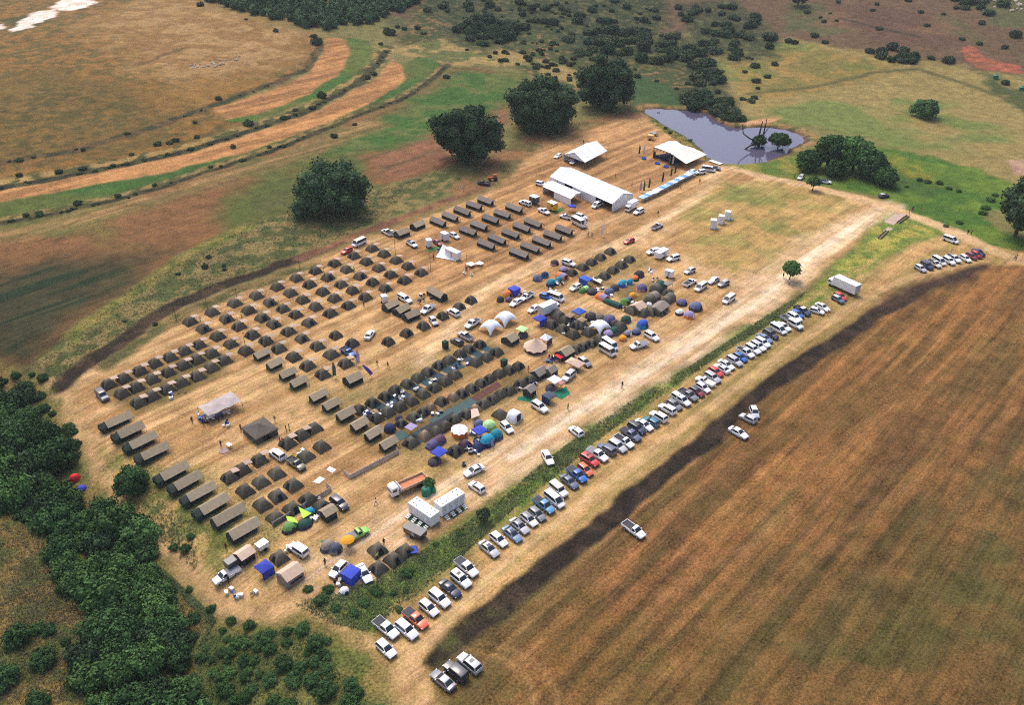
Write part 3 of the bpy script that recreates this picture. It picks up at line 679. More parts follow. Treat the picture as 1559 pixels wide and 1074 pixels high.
KNAME = {'hatchback': 'hatchback', 'sedan': 'sedan car', 'suv': 'SUV', 'jeep': 'boxy four-wheel drive', 'pickup': 'double-cab pickup', 'single_cab': 'single-cab pickup', 'minivan': 'minivan', 'minibus': 'minibus'}
KOBJ = {'hatchback': 'hatchback_car', 'sedan': 'sedan_car', 'suv': 'suv', 'jeep': 'jeep', 'pickup': 'pickup_truck', 'single_cab': 'pickup_truck', 'minivan': 'minivan', 'minibus': 'minibus'}
KCAT = {'hatchback': 'car', 'sedan': 'car', 'suv': 'SUV', 'jeep': 'jeep', 'pickup': 'pickup truck', 'single_cab': 'pickup truck', 'minivan': 'minivan', 'minibus': 'minibus'}
CNAME = {'slate': 'slate blue', 'skyblue': 'light blue', 'steel': 'steel blue', 'dark': 'dark grey', 'orange': 'orange-red', 'lime': 'lime green', 'navy': 'navy blue'}
def car(px, py, code, d, group=None, label=None, sc_=1.0):
    """code: kind/colour[/cover=c][/roof=c][/canopy]"""
    t = code.split('/'); kind, colour = t[0], t[1]; cover = roof = None; canopy = False
    for k in t[2:]:
        if k.startswith('cover='): cover = k[6:]
        elif k.startswith('roof='): roof = k[5:]
        elif k == 'canopy': canopy = True
    rz = heading(px, py, *d)
    desc = CNAME.get(colour, colour) + ' ' + KNAME[kind]
    if cover: desc += ' with covered bed'
    if canopy: desc += ' with closed canopy'
    if roof: desc += ' with %s roof' % CNAME.get(roof, roof)
    return place(KOBJ[kind], car_parts(kind, colour, py > 470, cover, roof, canopy, 'sun' in t), at(px, py, .75), rz, sc_, KCAT[kind], label, group, (px, py), desc)

# generic box bodied vehicles -------------------------------------------------
def box_truck_parts(L=7.2, W=2.4, Hb=2.5, body='white'):
    out = []; pm = paint_mat(body)
    b = MB(); b.bbox((L/2-.95, 0, 1.35), (1.7, W*.92, 1.6), .18)
    b.bbox((L/2-1.0, 0, 2.2), (1.45, W*.84, .36), .12)
    out.append(('cab', b.mesh('cab', pm), None))
    m = MB(); m.panel([(L/2-.08,-W*.4,1.35),(L/2-.08,W*.4,1.35),(L/2-.13,W*.38,2.05),(L/2-.13,-W*.38,2.05)], .02, .03); out.append(('windscreen', m.mesh('windscreen', GLASS, 0), 0))
    for s in (-1, 1):
        m = MB(); m.box((L/2-.75, s*W*.465, 1.72), (.8, .03, .55)); out.append(('side_window', m.mesh('side_window', GLASS, 0), 0))
    b = MB(); b.bbox((-.75, 0, .95+Hb/2), (L-1.9, W, Hb), .05); out.append(('cargo_box', b.mesh('cargo_box', pm), None))
    m = MB(); m.box((-.75-(L-1.9)/2-.015, 0, .95+Hb/2), (.03, W-.2, Hb-.25)); out.append(('rear_door', m.mesh('rear_door', mat('truck_rear_door', (.5,.47,.46), .6)), None))
    b = MB(); b.box((0, 0, .72), (L-.5, .9, .3)); out.append(('chassis', b.mesh('chassis', TRIM), None))
    wm_, rm_ = wheels(.45)
    for x in (L/2-1.2, -L/2+1.6):
        for s in (-1, 1): out.append(('wheel', wm_, None, (x, s*(W/2-.2), .45)))
    return out
def tipper_parts():
    out = []; pm = paint_mat('white'); L = 8.6; W = 2.5
    b = MB(); b.bbox((3.3, 0, 1.5), (1.75, 2.35, 1.7), .15); b.bbox((3.25, 0, 2.5), (1.5, 2.2, .36), .12)
    out.append(('cab', b.mesh('cab', pm), None))
    m = MB(); m.panel([(4.18,-1.02,1.55),(4.18,1.02,1.55),(4.12,1.0,2.28),(4.12,-1.0,2.28)], .02, .03); out.append(('windscreen', m.mesh('windscreen', GLASS, 0), 0))
    for s in (-1, 1):
        m = MB(); m.box((3.4, s*1.19, 1.95), (.95, .03, .6)); out.append(('side_window', m.mesh('side_window', GLASS, 0), 0))
    rust = mat('rusty_red_steel', (.52, .20, .10), .85, .2, 2, 0); side = mat('tan_truck_side', (.48, .34, .25), .7, .15, 2, 0)
    b = MB(); b.box((-1.15, 0, 1.18), (6.2, 2.36, .1)); out.append(('load_floor', b.mesh('load_floor', rust), None))
    for s in (-1, 1):
        b = MB(); b.box((-1.15, s*1.23, 1.42), (6.3, .09, .62)); out.append(('side_board', b.mesh('side_board', side), None))
    b = MB(); b.box((-4.27, 0, 1.42), (.09, 2.37, .62)); out.append(('tailgate', b.mesh('tailgate', side), None))
    b = MB(); b.box((2.02, 0, 1.75), (.09, 2.37, 1.25)); out.append(('headboard', b.mesh('headboard', pm), None))
    b = MB(); b.box((-.2, 0, .85), (7.6, .9, .3)); out.append(('chassis', b.mesh('chassis', TRIM), None))
    wm_, rm_ = wheels(.5)
    for x in (3.1, -2.3, -3.4):
        for s in (-1, 1): out.append(('wheel', wm_, None, (x, s*1.02, .5)))
    return out
def trailer_parts(L=3.0, W=1.8, Hh=1.5, colour='white', top=None, win=False, door=True):
    out = []; b = MB(); b.bbox((0, 0, .55+Hh/2), (L, W, Hh), .1); out.append(('body', b.mesh('body', paint_mat(colour)), None))
    if top:
        b = MB(); b.bbox((0, 0, .55+Hh+.06), (L+.1, W+.1, .1), .03); out.append(('roof', b.mesh('roof', paint_mat(top)), None))
    if door:
        m = MB(); m.box((.2, -W/2-.012, .55+Hh*.5), (.7, .03, Hh*.8)); out.append(('door', m.mesh('door', mat('grey_door', (.42, .43, .46), .6), 0), None))
    if win:
        for s in (-1, 1):
            m = MB(); m.box((-.6, s*(W/2+.012), .55+Hh*.65), (.9, .03, .5)); out.append(('window', m.mesh('window', GLASS, 0), None))
    m = MB(); m.tube((L/2, .35, .5), (L/2+1.1, 0, .5), .05); m.tube((L/2, -.35, .5), (L/2+1.1, 0, .5), .05); out.append(('tow_bar', m.mesh('tow_bar', POLE), None))
    wm_, rm_ = wheels(.33)
    for s in (-1, 1): out.append(('wheel', wm_, None, (-.1, s*(W/2+.02), .33)))
    return out
def tractor_parts():
    out = []; rd = mat('faded_red_paint', (.36, .07, .03), .6, .2, 3); b = MB()
    b.bbox((.9, 0, 1.15), (1.9, .8, .7), .1); out.append(('bonnet', b.mesh('bonnet', rd), None))
    b = MB(); b.bbox((-.6, 0, 2.35), (1.3, 1.4, .14), .05)
    for x in (-1.1, -.1):
        for s in (-1, 1): b.tube((x, s*.6, 1.2), (x, s*.6, 2.3), .05)
    out.append(('canopy', b.mesh('canopy', rd), None))
    b = MB(); b.bbox((-.6, 0, .95), (1.3, 1.0, .6), .08); out.append(('chassis', b.mesh('chassis', TRIM), None))
    w1, r1 = wheels(.72); w2, r2 = wheels(.42)
    for s in (-1, 1): out.append(('wheel', w1, None, (-.8, s*.85, .72)))
    for s in (-1, 1): out.append(('wheel', w2, None, (1.4, s*.7, .42)))
    return out

# ------------------------------------------------------------------ tents
def sq_ring(r, z, bow=.06, rb=1.0):
    c = []
    for (x, y) in [(-1,-1),(0,-1+bow),(1,-1),(1-bow,0),(1,1),(0,1-bow),(-1,1),(-1+bow,0)]: c.append((x*r, y*r*rb, z))
    return c
def bow_parts(s=1.55, h=1.85, doors=('-a',), awning=True, canvas=None, side=None):
    out = []; canvas = canvas or CNV
    prof = [(1.0,0),(.93,.20),(.81,.44),(.64,.68),(.43,.88),(.2,.975)]
    b = MB(); b.dome([sq_ring(s*r, h*z, .05) for r, z in prof] + [(0, 0, h)]); out.append(('canvas', b.mesh('canvas', canvas, 30), None))
    def face(dirn, u0, u1, z0, z1):
        """panel hugging one face of the dome"""
        def rad(z):
            for (r0, a), (r1, c) in zip(prof[:-1], prof[1:]):
                if a <= z <= c: return s*(r0+(r1-r0)*(z-a)/(c-a))
            return s*.2
        def pt(u, z): return (u, rad(z)*(.955) , z*h)
        pts = [pt(u0, z0), pt(u1, z0), pt(u1*.86, (z0+z1)/2), pt(u1*.70, z1), pt(u0*.70, z1), pt(u0*.86, (z0+z1)/2)]
        rot = {'+b': 0, '-b': math.pi, '+a': math.pi/2, '-a': -math.pi/2}
        # local frame: x = A axis, y = -B axis
        a = {'-b': 0.0, '+a': -math.pi/2, '+b': math.pi, '-a': math.pi/2}[dirn]
        ca, sa = math.cos(a), math.sin(a)
        P3 = [Vector((x*ca - y*sa, x*sa + y*ca, z)) for x, y, z in pts]
        n = Vector((-sa, ca, .55)).normalized()
        m = MB(); o = [p + n*.05 for p in P3]; i_ = [p - n*.03 for p in P3]
        m.add(o + i_, [(0,1,2,5), (5,2,3,4)] + [(k, (k+1) % 6, 6+(k+1) % 6, 6+k) for k in range(6)])
        return m
    for d in doors:
        out.append(('door', face(d, -.60, .60, .12, .74).mesh('door', DOOR, 0), None))
    if awning:
        g = [[(s*.42, -.85, h*.93), (s*.42, 0, h*.99), (s*.42, .85, h*.93)], [(s*.95, -.95, h*.90), (s*.95, 0, h*.93), (s*.95, .95, h*.90)], [(s*1.5, -.95, h*.80), (s*1.5, 0, h*.86), (s*1.5, .95, h*.80)]]
        m = MB(); m.sheet(g, .03); out.append(('awning', m.mesh('awning', AWN), None)); k = len(out) - 1
        for sg in (-1, 1):
            m = MB(); m.tube((s*1.46, sg*.9, 0), (s*1.46, sg*.9, h*.8), .025, n=5); out.append(('pole', m.mesh('pole', POLE), k))
        m = MB(); m.panel([(s*.99,-.6,.05),(s*.99,.6,.05),(s*.74,.5,h*.7),(s*.74,-.5,h*.7)], .02, .05); out.append(('door', m.mesh('door', DOOR, 0), None))
    return out
def ridge_parts(L=6.5, W=2.6, wall=1.15, top=2.15, over=.30, ext=1.5, porch=1.3, fly=None, body=None, poles=True, win=True, drop=.16):
    """gabled tent along x with a loose fly above; ext: inner tent sticking out beyond the fly at -x; porch: fly reaching beyond it at +x"""
    fly = fly or FLY; body = body or CNV2; out = []
    x0, x1 = -L/2 - ext, L/2 - porch; w = W/2
    b = MB(); sec = lambda x, k=1.0: [(x, -w*1.02, 0), (x, -w*.94, wall), (x, -w*.45, wall+(top-wall)*.56), (x, 0, (top-.12)*k), (x, w*.45, wall+(top-wall)*.56), (x, w*.94, wall), (x, w*1.02, 0)]
    b.loft([sec(x0), sec(x0*.5+x1*.5, .985), sec(x1)]); out.append(('inner_tent', b.mesh('inner_tent', body, 25), None))
    # fly: two sagging slopes
    n = 6; g = []
    for i in range(n + 1):
        x = -L/2 + L*i/n; sag = .05*math.sin(math.pi*((i*2) % n)/n)
        hw = w + over
        g.append([(x, -hw, wall-.02-drop*.2), (x, -hw*.5, wall+(top-wall)*.5-sag+.03), (x, 0, top-sag*.4+.05), (x, hw*.5, wall+(top-wall)*.5-sag+.03), (x, hw, wall-.02-drop*.2)])
    m = MB(); m.sheet(g, .05); out.append(('roof_fly', m.mesh('roof_fly', fly, 25), None)); kf = len(out)-1
    if win:
        for yy in (-.5, .5):
            f = MB(); f.box((x0-.02, yy, 1.15), (.05, .78, .66)); out.append(('window_frame', f.mesh('window_frame', PALEFR, 0), None))
            f = MB(); f.box((x0-.05, yy, 1.15), (.05, .66, .54)); out.append(('window', f.mesh('window', DOOR, 0), len(out)-1))
    for s in (-1, 1):
        m = MB(); m.box(((x0+x1)/2+.2, s*(w*.985), .62), ((x1-x0)*.7, .05, .42)); out.append(('side_vent', m.mesh('side_vent', DOOR, 0), None))
    m = MB(); m.box((x1+.012, 0, .8), (.05, 1.0, 1.5)); out.append(('door', m.mesh('door', DOOR, 0), None))
    if poles:
        for s in (-1, 1):
            m = MB(); m.tube((L/2-.05, s*(w+over-.05), 0), (L/2-.05, s*(w+over-.05), wall), .03, n=5); out.append(('pole', m.mesh('pole', POLE), None))
        m = MB(); m.tube((L/2-.05, 0, 0), (L/2-.05, 0, top), .03, n=5); out.append(('pole', m.mesh('pole', POLE), None))
    return out
def dome_ring(r, z, n=8, p=3.0, ky=1.0):
    o = []
    for i in range(n):
        a = 2*math.pi*(i+.5)/n; c, s = math.cos(a), math.sin(a)
        k = (abs(c)**p + abs(s)**p) ** (-1/p); o.append((c*k*r, s*k*r*ky, z))
    return o
DT = {}
def fab(c):
    D = dict(purple=(.10,.085,.19), darkblue=(.022,.03,.10), blue=(.03,.09,.42), royal=(.035,.06,.42), teal=(.01,.20,.28), turquoise=(.02,.26,.40), orange=(.68,.19,.05), amber=(.75,.33,.02), green=(.10,.24,.06), lime=(.38,.60,.06), olive=(.115,.102,.074), tan=(.30,.21,.13),
             red=(.60,.02,.03), pink=(.50,.22,.20), white=(.74,.74,.78), lilac=(.28,.24,.40), grey=(.22,.21,.24), charcoal=(.05,.045,.055), plum=(.10,.045,.085), mint=(.40,.66,.28), dark=(.03,.03,.04), darkgreen=(.015,.06,.045), bluegrey=(.10,.12,.22), sand=(.55,.40,.30), brown=(.14,.11,.085), flygrey=(.24,.20,.17), slate=(.06,.075,.11), skyblue=(.16,.32,.66), paleblue=(.34,.52,.74))
    return mat(c + '_tent_fabric', D[c], .75, .10, 1.5, .08, .25)
def dome_parts(rx=1.5, ky=.85, h=1.45, c1='purple', c2=None, door=None):
    key = (rx, ky, h, c1, c2, door)
    if key in DT: return DT[key]
    out = []; prof = [(1,0),(.95,.26),(.84,.52),(.66,.76),(.42,.92),(.18,.985)]
    b = MB(); b.dome([dome_ring(rx*r, h*z, ky=ky) for r, z in prof] + [(0,0,h)]); out.append(('shell', b.mesh('shell', fab(c1), 22), None))
    if c2:
        b = MB(); q = [(.87,.46),(.68,.74),(.44,.91),(.2,.985)]
        b.dome([dome_ring(rx*r*1.03+.01, h*z+.03, ky=ky) for r, z in q] + [(0,0,h+.05)]); out.append(('rain_fly', b.mesh('rain_fly', fab(c2), 22), None))
    if door:
        m = MB(); y = -rx*ky
        m.panel([(-.5,y*1.0,.08),(.5,y*1.0,.08),(.36,y*.84,h*.68),(-.36,y*.84,h*.68)], .0, .06); out.append(('door', m.mesh('door', fab(door), 0), None))
    DT[key] = out; return out
def tunnel_parts(L=4.5, W=2.6, h=1.9, c1='olive', c2=None, door='dark'):
    key = ('tun', L, W, h, c1, c2, door)
    if key in DT: return DT[key]
    out = []; n = 9
    sec = lambda x, k: [(x, -math.cos(math.pi*i/(n-1))*W/2*(.6+.4*k), math.sin(math.pi*i/(n-1))**.8*h*k) for i in range(n)]
    b = MB(); b.loft([sec(-L/2, .35), sec(-L*.36, .86), sec(-L*.2, .97), sec(0, .96), sec(L*.2, 1), sec(L*.42, .97), sec(L/2, .90)]); out.append(('shell', b.mesh('shell', fab(c1), 35), None))
    if c2:
        b = MB(); sc2 = lambda x, k: [(p[0], p[1]*1.02, p[2]*1.015+.02) for p in sec(x, k)][1:-1]
        b.loft([sc2(0, .96), sc2(L*.2, 1), sc2(L*.42, .97), sc2(L*.49, .91)], cap=False, closed=False); out.append(('rain_fly', b.mesh('rain_fly', fab(c2), 35), None))
    m = MB(); m.box((L/2+.02, 0, h*.42), (.06, W*.42, h*.7)); out.append(('door', m.mesh('door', fab(door), 0), None))
    DT[key] = out; return out
def gazebo_parts(w=3.0, h=2.1, rise=.75, c='royal', walls=0, wallc=None, val=.28):
    key = ('gaz', w, h, rise, c, walls, wallc, val)
    if key in DT: return DT[key]
    out = []; s = w/2; b = MB(); rg = []
    for r, z in [(1.0, h-val), (1.02, h), (.62, h+rise*.46), (.28, h+rise*.8), (.06, h+rise)]: rg.append(sq_ring(s*r, z, .03))
    vs = [p for r in rg for p in r]; n = 8; fs = []
    for k in range(4):
        for i in range(n): fs.append((k*n+i, k*n+(i+1)%n, (k+1)*n+(i+1)%n, (k+1)*n+i))
    fs.append(tuple(range(4*n, 5*n)))
    b.add(vs, fs); out.append(('canopy', b.mesh('canopy', fab(c), 28), None))
    for x in (-1, 1):
        for y in (-1, 1):
            m = MB(); m.tube((x*(s-.06), y*(s-.06), 0), (x*(s-.06), y*(s-.06), h), .03, n=5); out.append(('leg', m.mesh('leg', POLE), None))
    for k in range(walls):
        m = MB(); a = [(0, -1), (-1, 0), (1, 0), (0, 1)][k]
        d = (w-.14, .03, h-.2) if a[0] == 0 else (.03, w-.14, h-.2)
        m.box((a[0]*(s-.03), a[1]*(s-.03), h/2), d); out.append(('side_wall', m.mesh('side_wall', fab(wallc or c), 0), None))
    DT[key] = out; return out
def star_parts(w=4.6, h=2.6, c='white', mark=True):
    key = ('star', w, h, c)
    if key in DT: return DT[key]
    n = 12; g = []; s = w/2
    for i in range(n + 1):
        row = []
        for j in range(n + 1):
            u = -1 + 2*i/n; v = -1 + 2*j/n
            pinch = 1 - .22*(1 - (u*u if abs(u) >= abs(v) else v*v)) * 0
            z = h * max(0, 1 - (u*u + v*v)/2) ** .72
            ed = .16 * max(abs(u), abs(v))**3
            k = 1 - ed * (1 - min(abs(u), abs(v))**2)
            row.append((u*s*k, v*s*k, z + .02))
        g.append(row)
    out = []; m = MB(); m.sheet(g, .03); out.append(('canopy', m.mesh('canopy', fab(c), 50), None))
    if mark:
        m = MB(); m.sheet([[(x, y, h*1.0+.035-.18*(x*x+y*y)) for y in (-.35, 0, .35)] for x in (-.45, 0, .45)], .02); out.append(('emblem', m.mesh('emblem', mat('pale_green_print', (.45,.66,.42), .7), 40), 0))
    for sx in (-1, 1):
        for sy in (-1, 1):
            m = MB(); m.tube((sx*s, sy*s, 0), (sx*s*.97, sy*s*.97, .45), .05, n=5); out.append(('foot', m.mesh('foot', POLE), None))
    DT[key] = out; return out
def bell_parts(r=3.0, wall=1.0, h=3.4, c='sand', c2='plum'):
    n = 10; out = []; ring = lambda q, z: [(math.cos(2*math.pi*i/n)*q, math.sin(2*math.pi*i/n)*q, z) for i in range(n)]
    b = MB(); b.loft([ring(r*.92, 0), ring(r*.92, wall)], cap=False); out.append(('side_wall', b.mesh('side_wall', fab(c2), 20), None))
    zig = []
    for i in range(n*2):
        a = math.pi*i/n; q = r*(1.06 if i % 2 == 0 else .97); zig.append((math.cos(a)*q, math.sin(a)*q, wall - (.16 if i % 2 == 0 else -.02)))
    b = MB(); f = lambda q, z: [(math.cos(math.pi*i/n)*q*(1.0 if i % 2 == 0 else .95), math.sin(math.pi*i/n)*q*(1.0 if i % 2 == 0 else .95), z) for i in range(n*2)]
    b.dome([zig, f(r*.62, wall+(h-wall)*.30), f(r*.28, wall+(h-wall)*.66), f(.12, h-.12), (0,0,h)]); out.append(('roof', b.mesh('roof', fab(c), 20), None))
    b = MB(); b.tube((0,0,h-.1),(0,0,h+.3),.04); out.append(('centre_pole', b.mesh('centre_pole', POLE), None))
    return out
def canteen_parts():
    out = []; s = 2.7; b = MB(); ring = lambda r, z: sq_ring(s*r, z, .02)
    b.loft([ring(1, 0), ring(1, 1.75)], cap=False); out.append(('side_wall', b.mesh('side_wall', mat('drab_canvas_wall', (.075, .066, .058), .9, .15, 1.5), 20), None))
    b = MB(); b.dome([ring(1.08, 1.45), ring(1.07, 1.78), ring(.66, 2.15), ring(.3, 2.65), (0,0,3.15)]); out.append(('roof', b.mesh('roof', mat('drab_canvas_roof', (.115, .098, .082), .9, .12, 1.0, 0, .1, bump=.2), 20), None))
    b = MB(); b.box((0, -s-.0, .85), (1.8, .06, 1.6)); out.append(('door', b.mesh('door', DOOR, 0), None))
    return out

# ------------------------------------------------------------------ people
def person_meshes():
    """one continuous skinned body; three poses"""
    poses = {
      'standing': dict(fl=(.10,.05,0), fr=(-.10,-.03,0), kl=(.10,.06,.48), kr=(-.09,.02,.48), hl=(.30,.10,.84), hr=(-.29,.06,.84), el=(.28,-.02,1.12), er=(-.28,-.02,1.12)),
      'walking': dict(fl=(.09,.38,0), fr=(-.09,-.34,.05), kl=(.09,.24,.46), kr=(-.09,-.04,.47), hl=(.27,-.24,.92), hr=(-.27,.30,.96), el=(.27,-.12,1.14), er=(-.27,.06,1.12)),
      'reaching': dict(fl=(.13,.05,0), fr=(-.13,-.05,0), kl=(.11,.05,.48), kr=(-.11,.02,.48), hl=(.24,.48,1.12), hr=(-.26,.38,1.0), el=(.27,.18,1.14), er=(-.28,.12,1.12)),
    }
    out = {}
    for nm, p in poses.items():
        V = [(0,0,.92),(0,0,1.10),(0,.0,1.32),(0,.01,1.47),(0,.03,1.56),(0,.03,1.68),   # pelvis, waist, chest, neck, head, crown
             (.17,0,1.40),p['el'],p['hl'],(-.17,0,1.40),p['er'],p['hr'],
             (.10,0,.86),p['kl'],(p['fl'][0],p['fl'][1]-.02,.08),(p['fl'][0],p['fl'][1]+.15,.04),(-.10,0,.86),p['kr'],(p['fr'][0],p['fr'][1]-.02,p['fr'][2]+.08),(p['fr'][0],p['fr'][1]+.15,p['fr'][2]+.04)]
        E = [(0,1),(1,2),(2,3),(3,4),(4,5),(2,6),(6,7),(7,8),(2,9),(9,10),(10,11),(0,12),(12,13),(13,14),(14,15),(0,16),(16,17),(17,18),(18,19)]
        Rr = [.15,.14,.17,.06,.105,.085,.075,.05,.035,.075,.05,.035,.095,.065,.045,.04,.095,.065,.045,.04]
        for s, w, e in ((1, 8, 7), (-1, 11, 10)):           # fingers and thumb
            a = Vector(V[w]); d = (a - Vector(V[e])).normalized(); sd = Vector((0, 1, 0)) if abs(d.y) < .8 else Vector((0, 0, 1))
            for k, (o, ln) in enumerate([(-.032,.075),(-.011,.09),(.011,.085),(.032,.065)]):
                V.append(tuple(a + d*.05 + sd*o)); V.append(tuple(a + d*(.05+ln) + sd*o*1.1)); E += [(w, len(V)-2), (len(V)-2, len(V)-1)]; Rr += [.010, .008]
            V.append(tuple(a + d*.02 + sd*.05)); V.append(tuple(a + d*.06 + sd*.075)); E += [(w, len(V)-2), (len(V)-2, len(V)-1)]; Rr += [.011, .009]
        me = bpy.data.meshes.new('body_' + nm); me.from_pydata(V, E, [])
        o = bpy.data.objects.new('person', me); COL.objects.link(o)
        md = o.modifiers.new('skin', 'SKIN'); ms = o.modifiers.new('sub', 'SUBSURF'); ms.levels = 1
        for i, r in enumerate(Rr): me.skin_vertices[0].data[i].radius = (r, r * (.75 if i in (1, 2) else 1))
        me.skin_vertices[0].data[0].use_root = True
        dg = bpy.context.evaluated_depsgraph_get(); dg.update()
        m2 = bpy.data.meshes.new_from_object(o.evaluated_get(dg)); m2.name = 'body_' + nm
        bpy.data.objects.remove(o); out[nm] = m2
    return out
PM = person_meshes()
SKINM = mat('skin', (.16, .085, .05), .6, .1, 8, .3); HAIR = mat('dark_hair', (.012, .010, .009), .9, .1, 10, .2)
CLO = {'black': (.02,.02,.024), 'maroon': (.16,.03,.035), 'white': (.7,.7,.7), 'hivis': (.55,.85,.05), 'red': (.55,.03,.03), 'orange': (.7,.22,.04), 'brown': (.10,.06,.04), 'blue': (.05,.10,.28), 'olive': (.10,.10,.06), 'greenvest': (.16,.42,.08), 'khaki': (.28,.22,.14), 'grey': (.2,.2,.22)}
PP = {}
def person(px, py, shirt='black', pants='black', pose='standing', face=None, desc=None):
    key = (shirt, pants, pose)
    if key not in PP:
        me = PM[pose].copy(); me.name = 'body'
        for c in (SKINM, mat('cloth_' + shirt, CLO[shirt], .9, .1, 6, .1), mat('cloth_' + pants, CLO[pants], .9, .1, 6, .1), TRIM): me.materials.append(c)
        mi = []
        for p in me.polygons:
            c = p.center
            if c.z > 1.47: mi.append(0)
            elif c.z < .10: mi.append(3)
            elif c.z < .93 and abs(c.x) < .20: mi.append(2)
            elif abs(c.x) > .22 and (c.z < 1.08 or c.y > .25): mi.append(0)
            else: mi.append(1)
        me.polygons.foreach_set('material_index', mi); me.polygons.foreach_set('use_smooth', [True]*len(mi)); me.update()
        h = MB(); h.dome([dome_ring(.11, 1.60, 10, 2), dome_ring(.116, 1.67, 10, 2), dome_ring(.085, 1.745, 10, 2), (0,0,1.775)])
        h.v = [(x, y + .02, z) for x, y, z in h.v]
        PP[key] = [('body', me, None), ('hair', h.mesh('hair', HAIR, 60), None)]
    rz = random.uniform(0, 6.28) if face is None else heading(px, py, *face) - math.pi/2
    return place('person', PP[key], at(px, py), rz, 1.03, 'person', None, None, (px, py), desc or ('person %s in %s top' % (pose, 'bright yellow vest' if shirt == 'hivis' else 'green vest' if shirt == 'greenvest' else shirt)))
# ------------------------------------------------------------------ foliage
def leaf_mat(name, rgb, var=.45):
    m = mat(name, rgb, .9, .6, .45, .22, .06)  # strong clump-sized noise, paints sunlit clumps into the leaf colour
    return m
BARK = mat('grey_brown_bark', (.07, .055, .045), .95, .3, 4, .1, .1)
def leaves(name, blobs, per, size, material, core=.74, up=.35, seed=0, r0=.72, r1=1.08):
    """leaf-sized quads spread through the outer shell of every blob, with a rough inner mass behind them"""
    rs = np.random.RandomState(seed); co = []; 
    for (cx, cy, cz, rx, ry, rz) in blobs:
        n = per
        d = rs.normal(size=(n, 3)); d[:, 2] += up; d /= np.linalg.norm(d, axis=1)[:, None]
        rad = rs.uniform(r0, r1, n)[:, None]
        c = np.array([cx, cy, cz]) + d * rad * np.array([rx, ry, rz])
        nrm = d + rs.normal(size=(n, 3)) * .55; nrm /= np.linalg.norm(nrm, axis=1)[:, None]
        t = np.cross(nrm, rs.normal(size=(n, 3))); t /= np.linalg.norm(t, axis=1)[:, None] + 1e-9
        b = np.cross(nrm, t)
        s = (size * rs.uniform(.55, 1.25, n))[:, None]
        q = np.stack([c - t*s - b*s*.45, c + t*s*.25 - b*s*.75, c + t*s + b*s*.4, c - t*s*.3 + b*s*.8], 1)
        co.append(q.reshape(-1, 3))
    co = np.concatenate(co); quads = np.arange(len(co)).reshape(-1, 4)
    # inner masses
    ico = []; u = 7; w = 5
    for k, (cx, cy, cz, rx, ry, rz) in enumerate(blobs):
        pts = [(cx, cy, cz + rz*core)] 
        for i in range(1, w):
            th = math.pi*i/w
            for j in range(u):
                a = 2*math.pi*j/u; q = core*rs.uniform(.8, 1.1)
                pts.append((cx + math.sin(th)*math.cos(a)*rx*q, cy + math.sin(th)*math.sin(a)*ry*q, cz + math.cos(th)*rz*q))
        ico.append(pts)
    base = len(co); extra = []; fq = []
    for pts in ico:
        o = base + len(extra); extra += pts
        for i in range(w - 2):
            for j in range(u):
                fq.append((o+1+i*u+j, o+1+i*u+(j+1)%u, o+1+(i+1)*u+(j+1)%u, o+1+(i+1)*u+j))
        for j in range(0, u - 1, 2): fq.append((o, o+1+j, o+1+j+1, o+1+(j+2) % u))
    co = np.concatenate([co, np.array(extra)]); quads = np.concatenate([quads, np.array(fq)])
    return np_mesh(name, co, quads, [material], False)
def crown_blobs(R_, hv, z0, n, br, seed, flat=1.0, lump=.18, low=1.75):
    rs = random.Random(seed); out = []
    for i in range(n):
        z = 1 - low*(i + .5)/n; a = i*2.39996 + rs.uniform(-.25, .25); q = max(.0, 1 - abs(z)**2.2)**.5
        k = 1 - rs.uniform(0, lump) * 1.6; k *= 1 + .12*math.sin(3*a + seed)
        r = br * rs.uniform(.7, 1.25)
        out.append((math.cos(a)*q*R_*k*.84, math.sin(a)*q*R_*k*.84, z0 + hv + z*hv*.84*k, r, r, r*.8*flat))
    out.append((0, 0, z0 + hv, R_*.66, R_*.66, hv*.66))
    return out
def trunk_mesh(h, r, R_, n=6, seed=0, z_f=.5):
    rs = random.Random(seed); b = MB(); b.path([(0,0,-.4),(r*.2,0,h*.3),(0,r*.2,h*.62)], [r*1.3, r, r*.75], 8)
    for i in range(n):
        a = 2*math.pi*i/n + rs.uniform(-.3, .3); q = R_*rs.uniform(.5, .75)
        b.path([(0,0,h*rs.uniform(.3,.55)), (math.cos(a)*q*.5, math.sin(a)*q*.5, h*.68), (math.cos(a)*q, math.sin(a)*q, h*rs.uniform(.75,1.0))], [r*.5, r*.3, r*.1], 6)
    return b.mesh('trunk', BARK, 60)
LM = dict(big=leaf_mat('dark_evergreen_leaf', (.046, .084, .038)), mid=leaf_mat('mid_green_leaf', (.052, .108, .034)), bright=leaf_mat('bright_green_leaf', (.075, .155, .042)),
          thick=leaf_mat('thicket_leaf', (.048, .098, .034)), thickb=leaf_mat('thicket_bright_leaf', (.076, .146, .044)), scrub=leaf_mat('dull_scrub_leaf', (.062, .088, .046)), olive=leaf_mat('olive_scrub_leaf', (.085, .105, .05)), dry=leaf_mat('brown_scrub_leaf', (.07, .058, .035)))
def tree(name, px, py, R_, hv, z0, nblob, br, per, leaf, lm, label, cat, tr=.5, seed=1, group=None, sx=1.0):
    bl = crown_blobs(R_, hv, z0, nblob, br, seed, 1.0, .42 if R_ > 10 else .26, 1.95 if R_ > 10 else 1.8)
    parts = [('trunk', trunk_mesh(z0 + hv*1.2, tr, R_*.8, 7, seed), None), ('crown', leaves('crown', bl, per, leaf, LM[lm], seed=seed), None)]
    return place(name, parts, at(px, py), random.uniform(0, 6), (sx, 1, 1), cat, label, group, (px, py), label)

